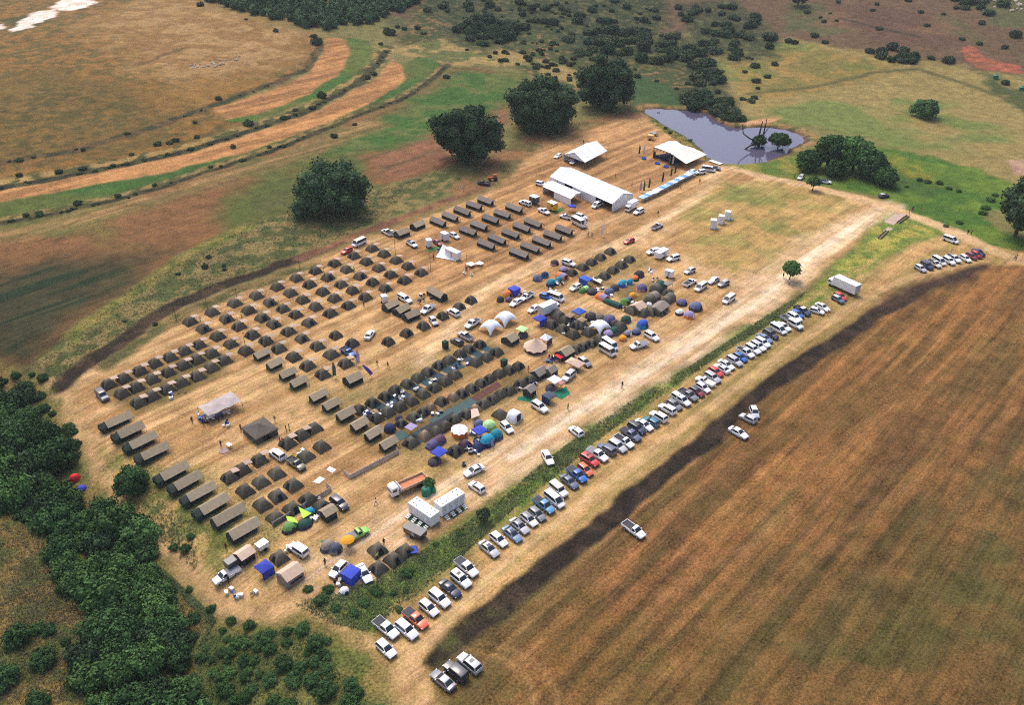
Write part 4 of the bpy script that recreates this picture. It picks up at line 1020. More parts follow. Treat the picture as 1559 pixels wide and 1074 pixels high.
# four great trees over the camp
tree('evergreen_tree', 508, 322, 14.0, 9.2, -1.2, 76, 3.5, 170, .42, 'big', 'lone dark spreading evergreen on the rough verge above the bow tents', 'tree', .8, 3)
tree('evergreen_tree', 708, 245, 15.2, 11.8, -1.4, 92, 3.8, 170, .48, 'big', 'round dark evergreen nearest the long tents, first of three big field-edge trees', 'tree', .9, 5)
tree('evergreen_tree', 826, 196, 17.2, 11.4, -1.4, 96, 4.0, 170, .50, 'big', 'broad dark evergreen in the middle of three big field-edge trees', 'tree', .9, 8)
tree('evergreen_tree', 921, 163, 14.8, 12.4, -1.2, 90, 3.7, 170, .50, 'big', 'tall dark evergreen beside the pond end, last of three big field-edge trees', 'tree', .9, 12)
# trees by the pond and road
tree('willow_tree', 1258, 256, 5.6, 6.2, .8, 34, 2.0, 150, .42, 'mid', 'tall bushy green tree at the pond end of the roadside clump', 'tree', .4, 21)
tree('willow_tree', 1229, 258, 4.8, 3.6, .3, 26, 1.8, 140, .42, 'mid', 'low dark tree between the pond edge and the roadside clump', 'tree', .35, 22)
tree('willow_tree', 1297, 262, 7.0, 6.2, .8, 40, 2.2, 150, .44, 'bright', 'pale green spreading tree in the middle of the roadside clump', 'tree', .45, 23)
tree('willow_tree', 1323, 270, 5.6, 4.6, .4, 32, 2.0, 140, .42, 'mid', 'green tree behind the dark parked car, in the roadside clump', 'tree', .4, 24)
tree('willow_tree', 1345, 281, 4.2, 3.0, .2, 22, 1.7, 130, .40, 'mid', 'lowest tree at the bright field end of the roadside clump', 'tree', .3, 25)
tree('willow_tree', 1268, 269, 4.0, 2.8, .2, 20, 1.6, 130, .40, 'thick', 'low dark bushy tree in front of the roadside clump', 'tree', .3, 26)
tree('small_tree', 1183, 231, 4.4, 2.4, 2.6, 22, 1.6, 110, .36, 'mid', 'small round tree standing at the water edge of the pond', 'tree', .25, 31)
tree('small_tree', 1237, 290, 2.2, 1.7, 1.6, 14, 1.0, 90, .26, 'mid', 'little green tree on the track edge in front of the silver pickup', 'tree', .16, 32)
tree('small_tree', 1202, 427, 2.5, 1.9, 2.0, 16, 1.1, 100, .26, 'bright', 'lone little bright green tree beside the pale track with people in its shade', 'tree', .17, 33)
tree('small_tree', 1406, 178, 5.6, 3.4, .6, 24, 2.0, 110, .45, 'mid', 'lone tree in the open pasture beyond the pond', 'tree', .3, 34, sx=1.2)
tree('pine_tree', 1545, 360, 5.6, 10.0, .8, 46, 2.6, 140, .42, 'big', 'tall dark tree at the picture edge beside the bright field', 'tree', .5, 35)
tree('pine_tree', 1566, 372, 6.4, 10.5, .8, 46, 2.8, 140, .42, 'big', 'dark tree cut by the picture edge beside the road end', 'tree', .5, 36)
tree('small_tree', 1214, 14, 5.0, 6.5, .4, 24, 2.2, 90, .6, 'big', 'lone dark upright tree high on the brown hillside', 'tree', .3, 37)
tree('bushy_tree', 204, 748, 3.4, 2.5, .1, 30, 1.3, 150, .20, 'thick', 'round leafy bush tree beside the path and the long fly tents', 'tree', .25, 38)
tree('small_tree', 653, 745, 1.2, 1.1, .3, 14, .6, 80, .16, 'bright', 'leafy sapling behind the green water tank and tipper truck', 'tree', .08, 39)
tree('small_tree', 736, 795, 1.1, 1.5, .4, 14, .6, 110, .14, 'scrub', 'dark upright bush standing in the verge beyond the toilet block', 'tree', .09, 40)
# dead tree in the shallows
b = MB()
b.path([(0,0,-.6),(.1,0,1.2),(-.2,.1,3.0),(.1,0,6.4)], [.35,.3,.24,.10], 7); b.path([(0,0,1.0),(1.0,.2,3.2),(1.2,.1,7.0)], [.26,.2,.07], 6)
b.path([(-.1,0,1.4),(-2.6,0,2.2),(-4.6,0,3.6),(-5.2,0,6.0)], [.24,.18,.13,.06], 6); b.path([(0,0,.6),(-2.5,-.8,.8),(-4.8,-1.6,-.2)], [.3,.22,.14], 6)
b.path([(.6,.1,2.3),(2.4,.2,5.2)], [.16,.05], 5)
snag = [('trunk', b.mesh('trunk', mat('dead_wood', (.05,.04,.035), .95, .2, 4)), None), ('ivy', leaves('ivy', crown_blobs(1.6,1.3,.2,10,.9,3), 70, .24, LM['thick'], seed=9), None)]
_dt = at(1152, 238); place('dead_tree', snag, (_dt.x, _dt.y, WATER_Z - .1), .2, 1.65, 'dead tree', 'bare dead tree with ivy stump leaning over the pond water')

# ------------------------------------------------------------------ bushes: a few shapes shared by many
def bush_variants(lm, n=4, per=60, leaf=.17, flat=.75):
    out = []
    for k in range(n):
        bl = crown_blobs(1.0, .62*flat, .02, 13, .42, 50 + k*7, .95, .3)[:-1] + [(0,0,.45,.62,.62,.42)]
        out.append(leaves('bush_foliage', bl, per, leaf, LM[lm], .62, .3, 60 + k, .62, 1.2))
    return out
BV = {'thick': bush_variants('thick', 5, 170, .068), 'thickb': bush_variants('thickb', 4, 170, .068), 'scrub': bush_variants('scrub', 4, 90, .12), 'olive': bush_variants('olive', 4, 90, .12), 'mid': bush_variants('mid', 3, 150, .075), 'big': bush_variants('big', 3, 140, .085), 'dry': bush_variants('dry', 2, 60, .14)}
def in_poly(x, y, p):
    c = False; n = len(p)
    for i in range(n):
        (x0, y0), (x1, y1) = p[i], p[(i+1) % n]
        if (y0 > y) != (y1 > y) and x < (x1-x0)*(y-y0)/(y1-y0)+x0: c = not c
    return c
BR = random.Random(5)
def bush(px, py, r, kind, name='bush', hk=1.0, label=None, desc='dark green bush', group=None):
    o = link(name, BR.choice(BV[kind]), None, at(px, py) - Vector((0, 0, .1*r)), (0, 0, BR.uniform(0, 6.28)))
    k = r * BR.uniform(.9, 1.1); o.scale = (k * BR.uniform(.85, 1.2), k, k * hk * BR.uniform(.85, 1.2)); o['category'] = 'bush'
    if group: o['group'] = group
    if label: o['label'] = label
    else: PENDING.append((o, (px, py), desc))
    return o
def scatter(poly, n, r0, r1, kinds, name, hk, label=None, desc=None, group=None, gap=.7, tries=40):
    """poly in picture points, spread evenly over the real ground inside it"""
    wpoly = [at2(a, b) for a, b in poly]
    xs_ = [p[0] for p in wpoly]; ys_ = [p[1] for p in wpoly]; done = []
    for _ in range(n * tries):
        if len(done) >= n: break
        x = BR.uniform(min(xs_), max(xs_)); y = BR.uniform(min(ys_), max(ys_)); r = BR.uniform(r0, r1)
        if not in_poly(x, y, wpoly): continue
        if any((x-a)**2 + (y-b_)**2 < (gap*(r+c))**2 for a, b_, c in done): continue
        done.append((x, y, r))
        z = float(terrain(x, y))
        o = link(name, BR.choice(BV[BR.choice(kinds)]), None, (x, y, z - .12*r), (0, 0, BR.uniform(0, 6.28)))
        o.scale = (r*BR.uniform(.85,1.2), r, r*hk*BR.uniform(.8,1.25)); o['category'] = 'bush'
        if group: o['group'] = group
        if label: o['label'] = label
        else:
            v = Vector((x, y, z)) - Vector((0, 0, H)); d = v.y*math.cos(PITCH) - v.z*math.sin(PITCH); u = v.y*math.sin(PITCH) + v.z*math.cos(PITCH)
            PENDING.append((o, (CX + F*v.x/d, CY - F*u/d), desc))
thicket = [(-70,560),(0,590),(40,612),(66,650),(92,690),(92,716),(100,750),(140,784),(186,790),(212,800),(230,855),(234,890),(250,945),(272,985),(276,1030),(300,1075),(310,1160),(120,1160),(160,1050),(120,1022),(160,990),(124,922),(98,886),(86,848),(84,812),(52,808),(36,788),(-40,776)]
scatter(thicket, 120, 2.3, 4.4, ['thick','thick','thickb','mid','big'], 'thicket_tree', 1.15, 'dense green tree of the leafy thicket filling the ravine below the path', None, 'ravine thicket trees', .52)
low = [(283,1080),(296,1010),(318,962),(345,955),(380,968),(440,956),(495,966),(512,1022),(545,1046),(585,1090)]
scatter(low, 54, .6, 1.6, ['thick','thick','mid','thickb'], 'leafy_bush', .9, 'leafy green bush in the scrub at the picture bottom below the path fork', None, 'scrub bushes below the path fork', .62)
for q in [(30,975,3.0),(68,1010,3.0),(60,960,1.6),(75,963,1.5),(5,1040,3.2),(140,1028,2.2),(60,1074,2.2),(20,700,2.0),(100,980,.9)]: bush(q[0], q[1], q[2]*.82, 'thick', desc='round dark bush on the dry grass slope')
for q in [(262,918,1.0),(296,944,1.1),(290,975,1.3),(268,900,.6),(283,838,1.1),(290,820,.8),(265,836,.9),(345,1020,.8),(238,965,1.4),(288,900,.7),(322,930,.9),(25,575,1.2),(50,572,.9),(65,578,1.4),(40,592,1.9),(62,606,1.2),(30,615,2.2),(68,625,1.4),(80,632,.8),(105,655,1.4),(110,660,1.2),(115,680,1.4),(8,582,.9),(380,955,1.0),(352,948,.8)]:
    bush(q[0], q[1], q[2], 'thick', desc='green bush on the grass beside the thicket')
for q in [(490,915,1.3),(500,900,1.1),(470,898,.9),(512,928,.8),(555,920,1.1),(540,935,1.0),(620,875,1.2),(572,900,.9),(600,905,.8),(618,902,.6),(608,930,.7),(630,838,.8),(663,830,.6),(577,905,.8),(646,850,.5),(700,815,.6)]:
    bush(q[0], q[1], q[2], 'thick', hk=.7, desc='low green bush in the rough verge')
for q in [(237,495,.7),(312,408,1.2),(318,393,.7),(341,406,.6),(342,412,.6),(272,418,.7),(190,490,.6)]: bush(q[0], q[1], q[2], 'scrub', desc='small dark bush on the rough verge above the camp')
# along the terrace banks
for q in [(483,66,3.2),(478,56,1.8),(593,52,3.2),(420,48,2.0),(580,68,1.4),(680,118,2.0),(490,148,2.2),(378,190,2.6),(332,151,1.6),(297,187,1.0),(267,215,1.4),(509,209,1.8),(450,168,1.5),(475,165,1.6),(127,229,1.2),(90,263,1.6),(126,258,1.4),(118,311,1.4),(355,225,1.2),(540,190,1.2),(570,114,1.6),(560,120,1.4),(616,45,1.8),(635,44,1.8),(605,42,1.6),(645,52,1.3),(375,30,1.0),(305,9,2.4),(30,268,1.2),(240,221,1.3),(258,219,1.2),(200,236,1.0),(300,210,1.2),(60,325,1.0),(180,300,1.1),(235,283,1.0),(320,255,1.0),(410,225,1.0),(40,329,1.1)]:
    bush(q[0], q[1], q[2], 'scrub' if q[2] > 1.3 else 'olive', 'shrub', .9, desc='dark shrub on the grassy terrace bank')
def along(pl, n, r0, r1, off, desc):
    seg = [math.hypot(b[0]-a[0], b[1]-a[1]) for a, b in zip(pl[:-1], pl[1:])]; T = sum(seg)
    for i in range(n):
        t = BR.random()**.9 * T
        for k, L_ in enumerate(seg):
            if t <= L_ or k == len(seg) - 1: break
            t -= L_
        q = (pl[k][0] + (pl[k+1][0]-pl[k][0])*t/L_, pl[k][1] + (pl[k+1][1]-pl[k][1])*t/L_ + off + BR.uniform(-1.6, 1.6))
        if -15 < q[0] < 1575: bush(q[0], q[1], BR.uniform(r0, r1)*(1.5 if BR.random() < .12 else 1), BR.choice(['scrub','olive','olive','thick']), 'bank_shrub', .75, desc=desc, group='small shrubs along the terrace banks')
along(ridge1, 46, .35, 1.0, 2.0, 'small shrub on the upper terrace bank')
along(ridge2, 36, .35, .9, 2.0, 'small shrub on the lower terrace bank')
along([(-20,252),(120,228),(240,190),(330,160),(400,134),(470,104),(488,70)], 16, .4, 1.0, 0, 'small shrub on the hill foot bank')
# scrub hill behind the field
for poly, n, r0, r1, kinds, nm, desc in [
    ([(680,35),(745,22),(800,32),(792,58),(735,74),(690,58)], 30, 2.6, 4.4, ['big','scrub'], 'scrub_tree', 'dark scrub tree on the hill'),
    ([(846,58),(930,46),(1000,52),(1052,64),(1080,92),(1102,128),(1060,130),(1030,100),(960,92),(880,84)], 56, 2.4, 4.6, ['big','scrub','olive'], 'scrub_tree', 'dull green scrub tree on the hill'),
    ([(1030,18),(1110,12),(1170,40),(1180,80),(1120,92),(1060,70),(1030,45)], 40, 2.0, 4.2, ['big','scrub','scrub'], 'scrub_tree', 'scattered dark scrub tree on the slope'),
    ([(1040,150),(1085,140),(1112,160),(1132,186),(1104,186),(1080,169),(1042,163)], 30, 1.8, 3.4, ['scrub','big','olive'], 'waterside_bush', 'dark waterside bush on the far pond bank'),
    ([(640,-5),(1000,-5),(1010,30),(850,50),(760,20),(650,20)], 44, 1.8, 3.4, ['scrub','olive','big'], 'hill_bush', 'small dark bush high on the scrubby hillside'),
    ([(700,75),(850,70),(900,110),(860,128),(780,100)], 24, .8, 1.9, ['olive','scrub','dry'], 'hill_bush', 'low olive bush on the bank above the field'),
    ([(1318,74),(1345,70),(1400,84),(1390,98),(1345,98)], 12, 2.2, 3.6, ['scrub','big'], 'pasture_bush', 'dark bush in the line along the pasture edge'),
    ([(1440,-5),(1540,-5),(1532,26),(1480,34),(1450,18)], 22, 2.4, 4.4, ['olive','scrub','big'], 'rock_bush', 'dark bush among pale rocks on the hilltop'),
    ([(640,0),(860,0),(1000,20),(1020,60),(900,60),(820,90),(760,80),(700,30)], 90, .7, 1.8, ['olive','olive','scrub'], 'hill_bush', 'low olive bush on the scrubby hillside'),
    ([(780,95),(860,60),(960,100),(1040,140),(990,120),(900,140)], 40, .8, 2.0, ['olive','scrub','mid'], 'hill_bush', 'low green bush on the bank behind the big trees'),
    ([(1046,126),(1085,120),(1125,180),(1100,188),(1078,168),(1040,160)], 22, .9, 2.0, ['olive','scrub'], 'waterside_bush', 'low bush on the far pond bank'),
    ([(1130,90),(1180,80),(1185,150),(1150,175),(1120,140)], 10, 1.0, 2.2, ['scrub','olive'], 'pasture_bush', 'scattered bush on the pasture beyond the pond'),
    ([(1180,-5),(1440,-5),(1560,60),(1420,66),(1200,50)], 22, .9, 2.2, ['scrub','olive'], 'hill_bush', 'scattered small bush on the brown hillside')]:
    scatter(poly, n, r0, r1, kinds, nm, .95, None, desc, 'scrub bushes beyond the fields', .6)
for q in [(1172,60,4.0),(1200,64,2.2),(1210,66,2.4),(1150,102,2.4),(1149,150,1.5),(1240,56,2.6),(1256,66,1.6),(1443,95,2.8),(1417,90,1.8),(1544,62,3.2),(1528,76,2.0),(1530,128,2.2),(1490,70,2.0),(1005,170,2.0),(1013,196,.9),(1020,203,.8),(1050,215,1.0)]:
    bush(q[0], q[1], q[2], 'scrub', 'pasture_bush', .9, desc='dark bush on the dry pasture')
# bright field hedge
for q in [(1400,275,1.2),(1412,278,1.4),(1430,280,1.2),(1445,288,1.2),(1460,292,1.1),(1500,318,1.6),(1508,306,1.4),(1515,298,1.2),(1496,326,1.4),(1380,285,1.0),(1440,345,1.0),(1460,340,1.0)]:
    bush(q[0], q[1], q[2], 'thickb', 'field_bush', .8, desc='green bush on the bright field')
# far wood reads as one mass
wrs = random.Random(3); wb = []
wpoly = [at2(a, b) for a, b in [(270,-14),(330,6),(400,26),(480,46),(540,42),(580,30),(640,8),(660,-16)]]
while len(wb) < 520:
    x = wrs.uniform(min(p[0] for p in wpoly), max(p[0] for p in wpoly)); y = wrs.uniform(min(p[1] for p in wpoly), max(p[1] for p in wpoly) + 40)
    if not in_poly(x, min(y, max(p[1] for p in wpoly) - 1), wpoly): continue
    r = wrs.uniform(2.2, 4.2); wb.append((x, y, float(terrain(x, y)) + r*.6, r, r, r*wrs.uniform(.8, 1.2)))
o = link('woods', leaves('woods', wb, 60, .62, LM['big'], .75, .5, 5)); stuff(o); o['label'] = 'dark far woods covering the crest above the terraces'
# rough grass as one mass
def tufts(name, polys, h0, h1, m, seed):
    h0, h1 = h0*.55, h1*.6
    rs = np.random.RandomState(seed); cs = []
    for poly, n in polys:
        w = np.array([at2(a, b) for a, b in poly]); k = 0; tot = 0
        while tot < n and k < 60:
            k += 1
            x = rs.uniform(w[:,0].min(), w[:,0].max(), n); y = rs.uniform(w[:,1].min(), w[:,1].max(), n)
            keep = (sdist(x, y, [tuple(p) for p in w]) < 0) & (fbm(x, y, 6, 3, 33) + rs.uniform(-.35, .35, n) > .5)
            cs.append(np.stack([x[keep], y[keep]], 1)); tot += keep.sum()
    c = np.concatenate(cs); n = len(c); z = terrain(c[:,0], c[:,1]) - .03
    co = []
    for b in range(7):
        a = rs.uniform(0, 6.28, n); hh = rs.uniform(h0, h1, n); ln = hh * rs.uniform(.2, .9, n); wd = rs.uniform(.03, .07, n)
        px_, py_ = c[:,0] + rs.normal(0, .14, n), c[:,1] + rs.normal(0, .14, n)
        ex, ey = np.cos(a), np.sin(a)
        p0 = np.stack([px_ - ey*wd, py_ + ex*wd, z], 1); p1 = np.stack([px_ + ey*wd, py_ - ex*wd, z], 1)
        p2 = np.stack([px_ + ex*ln + ey*wd*.3, py_ + ey*ln - ex*wd*.3, z + hh], 1); p3 = np.stack([px_ + ex*ln - ey*wd*.3, py_ + ey*ln + ex*wd*.3, z + hh], 1)
        co.append(np.stack([p0, p1, p2, p3], 1).reshape(-1, 3))
    co = np.concatenate(co)
    o = link(name, np_mesh(name, co, np.arange(len(co)).reshape(-1, 4), [m], False)); stuff(o); return o
GR = mat('verge_grass_blades', (.20, .235, .095), .85, .4, .35, 0, .15)
GD = mat('dry_grass_blades', (.22, .185, .095), .9, .35, .3, 0, .1)
g1 = tufts('grass', [([q for q in verge if not (q[0] > 1255 and q[1] < 445)], 10000), (low + [], 2500), ([(300,990),(320,950),(230,860),(225,850),(262,880),(330,945)], 1500), ([(1000,182),(1060,220),(1075,240),(1040,222),(990,185)], 500), ([(180,720),(300,800),(300,870),(200,790)], 700)], .25, .6, GR, 4)
g1['label'] = 'rough green grass growing along the verge beside the parked cars'
g2 = tufts('dry_grass', [([(-20,790),(50,803),(90,850),(160,995),(165,1074),(-20,1074)], 5000), ([(50,556),(200,440),(380,342),(580,290),(650,268),(560,345),(340,432),(180,522),(80,592)], 6000), ([(225,850),(300,930),(330,950),(280,1000)], 700)], .2, .5, GD, 6)
g2['label'] = 'dry yellow grass tussocks on the slopes round the camp'
# ------------------------------------------------------------------ what stands in the camp
def Z(ox, oy, s): return lambda u, v: (ox + u/s, oy + v/s)
def Zs(z, l): return [z(u, v) for u, v in l]
TR = random.Random(9)
BOWS = [bow_parts(1.72, 2.0, ('-a',)), bow_parts(1.72, 2.0, ('+b',)), bow_parts(1.75, 1.95, ()), bow_parts(1.7, 2.05, ())]
SIZE = {'bow_tent': (.86,.86,.97), 'tan_tent': (.80,.80,.93), 'dome_tent': (.80,.80,.98), 'gazebo': (.86,.86,.97), 'tunnel_tent': (.88,.88,.95)}
def put(name, parts, q, ang, sc_=1.0, cat='tent', desc=None, group=None, lift=.7, label=None, jit=.10):
    k_ = SIZE.get(name, (1,1,1)); sc_ = sc_ if hasattr(sc_, '__len__') else (sc_,)*3; sc_ = tuple(a*b*TR.uniform(.95, 1.06) for a, b in zip(sc_, k_))
    return place(name, parts, at(q[0], q[1], lift), ang + TR.uniform(-jit, jit), sc_, cat, label, group, q, desc)
# the wide field of bow tents, ten lines running down towards the camera
COLS = [
 [(289,489),(309.5,500),(331,511.5),(351,523),(374,534)],
 [(322.6,475),(344.7,484.8),(363.6,496.5),(384,509.5),(404.7,518.7),(424,530.5),(447,543),(468,556.5),(491,569.5)],
 [(357,461),(378.5,472),(399,483.5),(416.5,493),(438.6,504),(459.6,515),(483,526.5),(504,539),(526,553)],
 [(390,449.5),(410.6,460),(430.5,469.5),(450,478.5),(470,490.6)],
 [(421.7,436.5),(442,445.6),(461,456),(480.5,466.5),(502.5,476.5)],
 [(451,423),(471,433),(491,444),(509,454),(530,464.5)],
 [(480,412),(499,422),(519,432.5),(536.5,442),(556,452)],
 [(509,400.5),(527.5,410),(548,420),(567,429.5),(586.5,439)],
 [(538.5,389),(557.5,398),(576.5,408),(594.5,417.5),(615.5,426.5)],
 [(566.5,378),(584.5,386.5),(603,396),(621,405),(641,414.5)]]
for ci, colm in enumerate(COLS):
    for ri, q in enumerate(colm):
        k = TR.choice([0, 0, 1, 2, 3]) if ri else TR.choice([0, 2])
        put('bow_tent', BOWS[k], q, ANG_A, (1.06,1.06,1.0), 'tent', group='bow tents of the wide tent field',
            label='olive bow tent with awning, %s down in the %s line of the wide field' % (ordw(ri+1), ordw(ci+1)))
# close block at the lower left
z = Z(120, 420, 5.197)
BLK = [[(235,855),(355,810),(480,750),(600,690),(720,640),(835,590),(950,540)], [(340,930),(455,880),(580,815),(705,760),(825,705),(935,660),(1050,610)], [(470,1000),(575,950),(695,895),(810,840),(935,790),(1045,725),(1150,665)]]
BOWC = [bow_parts(1.75, 2.0, ('-a',)), bow_parts(1.75, 2.0, ())]
for ri, row in enumerate(BLK):
    for i, q in enumerate(Zs(z, row)):
        put('bow_tent', BOWC[(i + ri) % 2], q, ANG_A, 1.0, 'tent', group='bow tents packed beside the grey four-wheel drive',
            label='dark bow tent with raised awning, %s tent in the %s row of the close block' % (ordw(i+1), ['upper','middle','lower'][ri]))
# loose bow tents by the blue car
for i, q in enumerate([(511,510),(536,522.6),(591,520),(618.6,507),(644.7,496),(674,481),(699,466.5),(717,457)]):
    put('bow_tent', bow_parts(1.6, 2.0, ('-a',), False) if i == 0 else BOWS[0] if False else bow_parts(1.6, 2.05, ('-a',) if i % 3 else ('+b',), False), q, ANG_A, 1.0, 'tent', desc='olive bow tent standing alone on the straw')
# lower camp bow tents
z = Z(300, 580, 5.197)
BOWL = [bow_parts(1.8, 1.95, ('-a',), False), bow_parts(1.8, 1.95, ('+b',), False), bow_parts(1.8, 1.9, (), False), bow_parts(1.75, 1.95, ('-a',), True)]
LOW = Zs(z, [(925,370),(825,425),(715,490),(985,515),(860,590),(490,625),(355,700),(255,760),(630,725),(505,795),(380,865),(760,820),(635,905),(515,975),(880,930),(755,1005)]) + [(420,787),(489.5,770)]
for i, q in enumerate(LOW):
    put('bow_tent', BOWL[[0,3,3,2,2,3,3,3,2,2,2,0,1,2,0,1,2,1][i]], q, ANG_A, 1.0, 'tent', desc='olive bow tent among the lower camp tents')
for q in [(425,848),(574.6,836.5),(617,838),(599,851),(576,864)]:
    put('bow_tent', BOWL[TR.choice([0, 1])], q, ANG_A, .95, 'tent', desc='small olive dome-shaped bow tent at the camp end')
# ridge tents
RBIG = ridge_parts(6.8, 2.6, 1.2, 2.3, .3, 1.5, 1.2)
RBIG2 = ridge_parts(7.0, 2.6, 1.2, 2.3, .3, .15, 1.2, win=False)
z = Z(120, 580, 5.197)
G1 = Zs(z, [(310,305),(408,390),(505,470),(600,555),(752,712),(855,788),(962,875)]) + [(325,767),(347.5,784),(371,805)]
for i, q in enumerate(G1):
    put('ridge_tent', RBIG if i < 8 else RBIG2, q, ANG_A, (.84, .92, .96), 'tent', group='long fly tents by the path',
        label='long taupe fly tent, %s of the %s by the thicket path' % (ordw(i+1 if i < 4 else i-3), 'upper four' if i < 4 else 'lower six'), lift=1.2, jit=.03)
RSM = ridge_parts(4.2, 1.9, 1.3, 2.2, .5, -.35, .5, win=False)
for i, q in enumerate([(398,538),(417,553),(437,568),(453.5,581),(483.5,601.5),(503,615),(525,630),(546,645),(567.5,659.5),(590.5,674.5)]):
    put('ridge_tent', RSM, q, ANG_A, 1.0, 'tent', group='short fly tents in the diagonal line', label='short taupe fly tent, %s down the diagonal line through the camp' % ordw(i+1), lift=1.3, jit=.04)
RFAR = ridge_parts(6.9, 2.2, 1.25, 2.25, .22, .1, .9, fly=FLYD, win=False)
ROWS = [[(668,338),(686.5,330),(705,322),(723,313.5),(740.5,306)], [(714,352),(730.5,343.5),(748,334),(766,326),(784,317)], [(741.5,372.5),(758,364.5),(778.7,356),(795.6,346.8),(813,339.6)], [(791.7,386),(808.7,376.7),(826,368),(843,359),(860,350.7)]]
for ri, row in enumerate(ROWS):
    for i, q in enumerate(row):
        put('ridge_tent', RFAR, q, ANG_B, (1.0, 1.0, 1.0), 'tent', group='grey fly tents in four rows',
            label='long grey-brown fly tent, %s along the %s of four rows before the marquee' % (ordw(i+1), ordw(ri+1)), lift=1.1, jit=.03)
RMID = ridge_parts(4.6, 2.7, 1.3, 2.3, .2, .1, .2, win=False, poles=False)
for q, a, d in [((612,354),ANG_A,'brown ridge tent'),((636,342),ANG_A,'brown ridge tent'),((595,464),ANG_A,'dark gabled ridge tent'),((611.5,470.5),ANG_A,'dark gabled ridge tent'),((626,479),ANG_A,'dark gabled ridge tent')]:
    put('ridge_tent', RMID, q, a, 1.0, 'tent', desc=d, lift=1.2)
put('ridge_tent', ridge_parts(6.4, 2.6, 1.4, 2.5, .1, .1, .1, win=False, poles=False), (665.6,447), ANG_B, 1.0, 'tent', desc='brown ridge tent with blue-dark open side', lift=1.2)
put('ridge_tent', ridge_parts(3.8, 3.0, 1.35, 2.35, .1, .05, .05, win=False, poles=False), (537,577), ANG_A, 1.0, 'tent', desc='square olive tent with taupe roof', lift=1.1)
# double rows with groundsheets
DR = [bow_parts(1.7, 2.0, ('-a', '+b'), False), bow_parts(1.7, 2.0, ('+b',), False), bow_parts(1.7, 2.05, (), False), bow_parts(1.7, 2.0, ('-a',), False)]
z5 = Z(500, 540, 7.67); z6 = Z(660, 500, 7.67); z7 = Z(600, 600, 7.67)
TOP = Zs(z5, [(360,635),(515,555),(665,482),(785,408),(922,335),(1045,262),(1163,195),(1290,118)]) + Zs(z6, [(180,360),(310,292),(418,232),(540,182)])
BOT = Zs(z5, [(560,735),(690,668),(835,605),(970,535),(1105,455),(1240,380),(1360,305),(1478,230)]) + Zs(z6, [(490,392),(620,332),(735,272)])
for i, q in enumerate(TOP): put('bow_tent', DR[[1,0,0,1,1,2,1,0,2,2,1,0][i]], q, ANG_A, .95, 'tent', group='bow tents in the double row', label='olive bow tent, %s along the far side of the double row with groundsheets' % ordw(i+1))
for i, q in enumerate(BOT): put('bow_tent', DR[[3,2,2,2,2,3,2,2,2,2,3][i]], q, ANG_A, .95, 'tent', group='bow tents in the double row', label='olive bow tent, %s along the near side of the double row with groundsheets' % ordw(i+1))
TANB = bow_parts(1.6, 1.95, (), False, fab('tan')); GRNB = bow_parts(1.6, 1.9, ('-a',), False, fab('olive'))
L1 = Zs(z5, [(1000,725),(1110,665),(1195,600),(1320,540)]) + Zs(z6, [(232,795),(335,752),(450,692),(560,630),(655,582),(765,522),(880,482),(985,435)])
for i, q in enumerate(L1): put('bow_tent' if i != 4 else 'tan_tent', TANB if i in (2, 4) else DR[[1,0,0,1,0,0,1,1,3,2,1,1][i]], q, ANG_A, .92 if i != 2 else .7, 'tent', group='tents along the red walkway', label='%s tent, %s along the upper side of the red-brown walkway' % ('tan' if i in (2, 4) else 'olive', ordw(i+1)))
L2 = Zs(z7, [(355,482),(490,430),(598,372),(705,285),(845,225),(945,172)]) + Zs(z6, [(590,870),(690,822),(785,758),(890,722)])
for i, q in enumerate(L2): put('bow_tent', TANB if i in (0, 5) else DR[[2,2,2,3,3,2,3,3,2,3][i]], q, ANG_A, .92, 'tent', group='tents along the red walkway', label='%s tent, %s along the lower side of the red-brown walkway' % ('tan' if i in (0, 5) else 'olive', ordw(i+1)))
for u, v in [(1020,645),(1130,595)]: put('bow_tent', DR[3], z6(u, v), ANG_A, .95, 'tent', desc='olive bow tent at the top of the red walkway')
put('ridge_tent', ridge_parts(3.4, 2.8, 1.45, 2.4, .1, .1, .1, win=False, poles=False, fly=fab('flygrey')), z6(1235,520), ANG_A, 1.0, 'tent', desc='tall dark brown frame tent', lift=1.1)
put('ridge_tent', ridge_parts(2.8, 2.4, 1.4, 2.2, .1, .1, .1, win=False, poles=False, fly=fab('flygrey'), body=fab('brown')), z6(1370,495), ANG_A, 1.0, 'tent', desc='dark brown side tent joined to the tall frame tent', lift=1.1)
put('ridge_tent', ridge_parts(2.9, 2.3, 1.7, 2.4, .2, -.2, .5, win=False, fly=fab('flygrey')), z6(1125,725), ANG_A, 1.0, 'tent', desc='little grey-brown fly shelter on a green mat', lift=1.2)
put('dome_tent', dome_parts(1.7, .95, 1.7, 'charcoal', 'darkblue', 'dark'), z5(715,855), ANG_A, 1, 'tent', desc='dark blue dome tent')
put('bow_tent', DR[0], z5(850,795), ANG_A, .8, 'tent', desc='small olive tent')
put('dome_tent', dome_parts(1.3, .9, 1.1, 'royal', 'charcoal', None), z5(820,722), ANG_A, .8, 'tent', desc='little blue and black dome tent')
put('bow_tent', GRNB, z7(195,560), ANG_A, 1.05, 'tent', desc='olive green tent with dark door')
put('gazebo', gazebo_parts(2.5, 2.2, .12, 'lilac', val=.05), z5(965,835), ANG_A + .1, 1, 'gazebo', desc='flat pale lilac sunshade', lift=2.2)
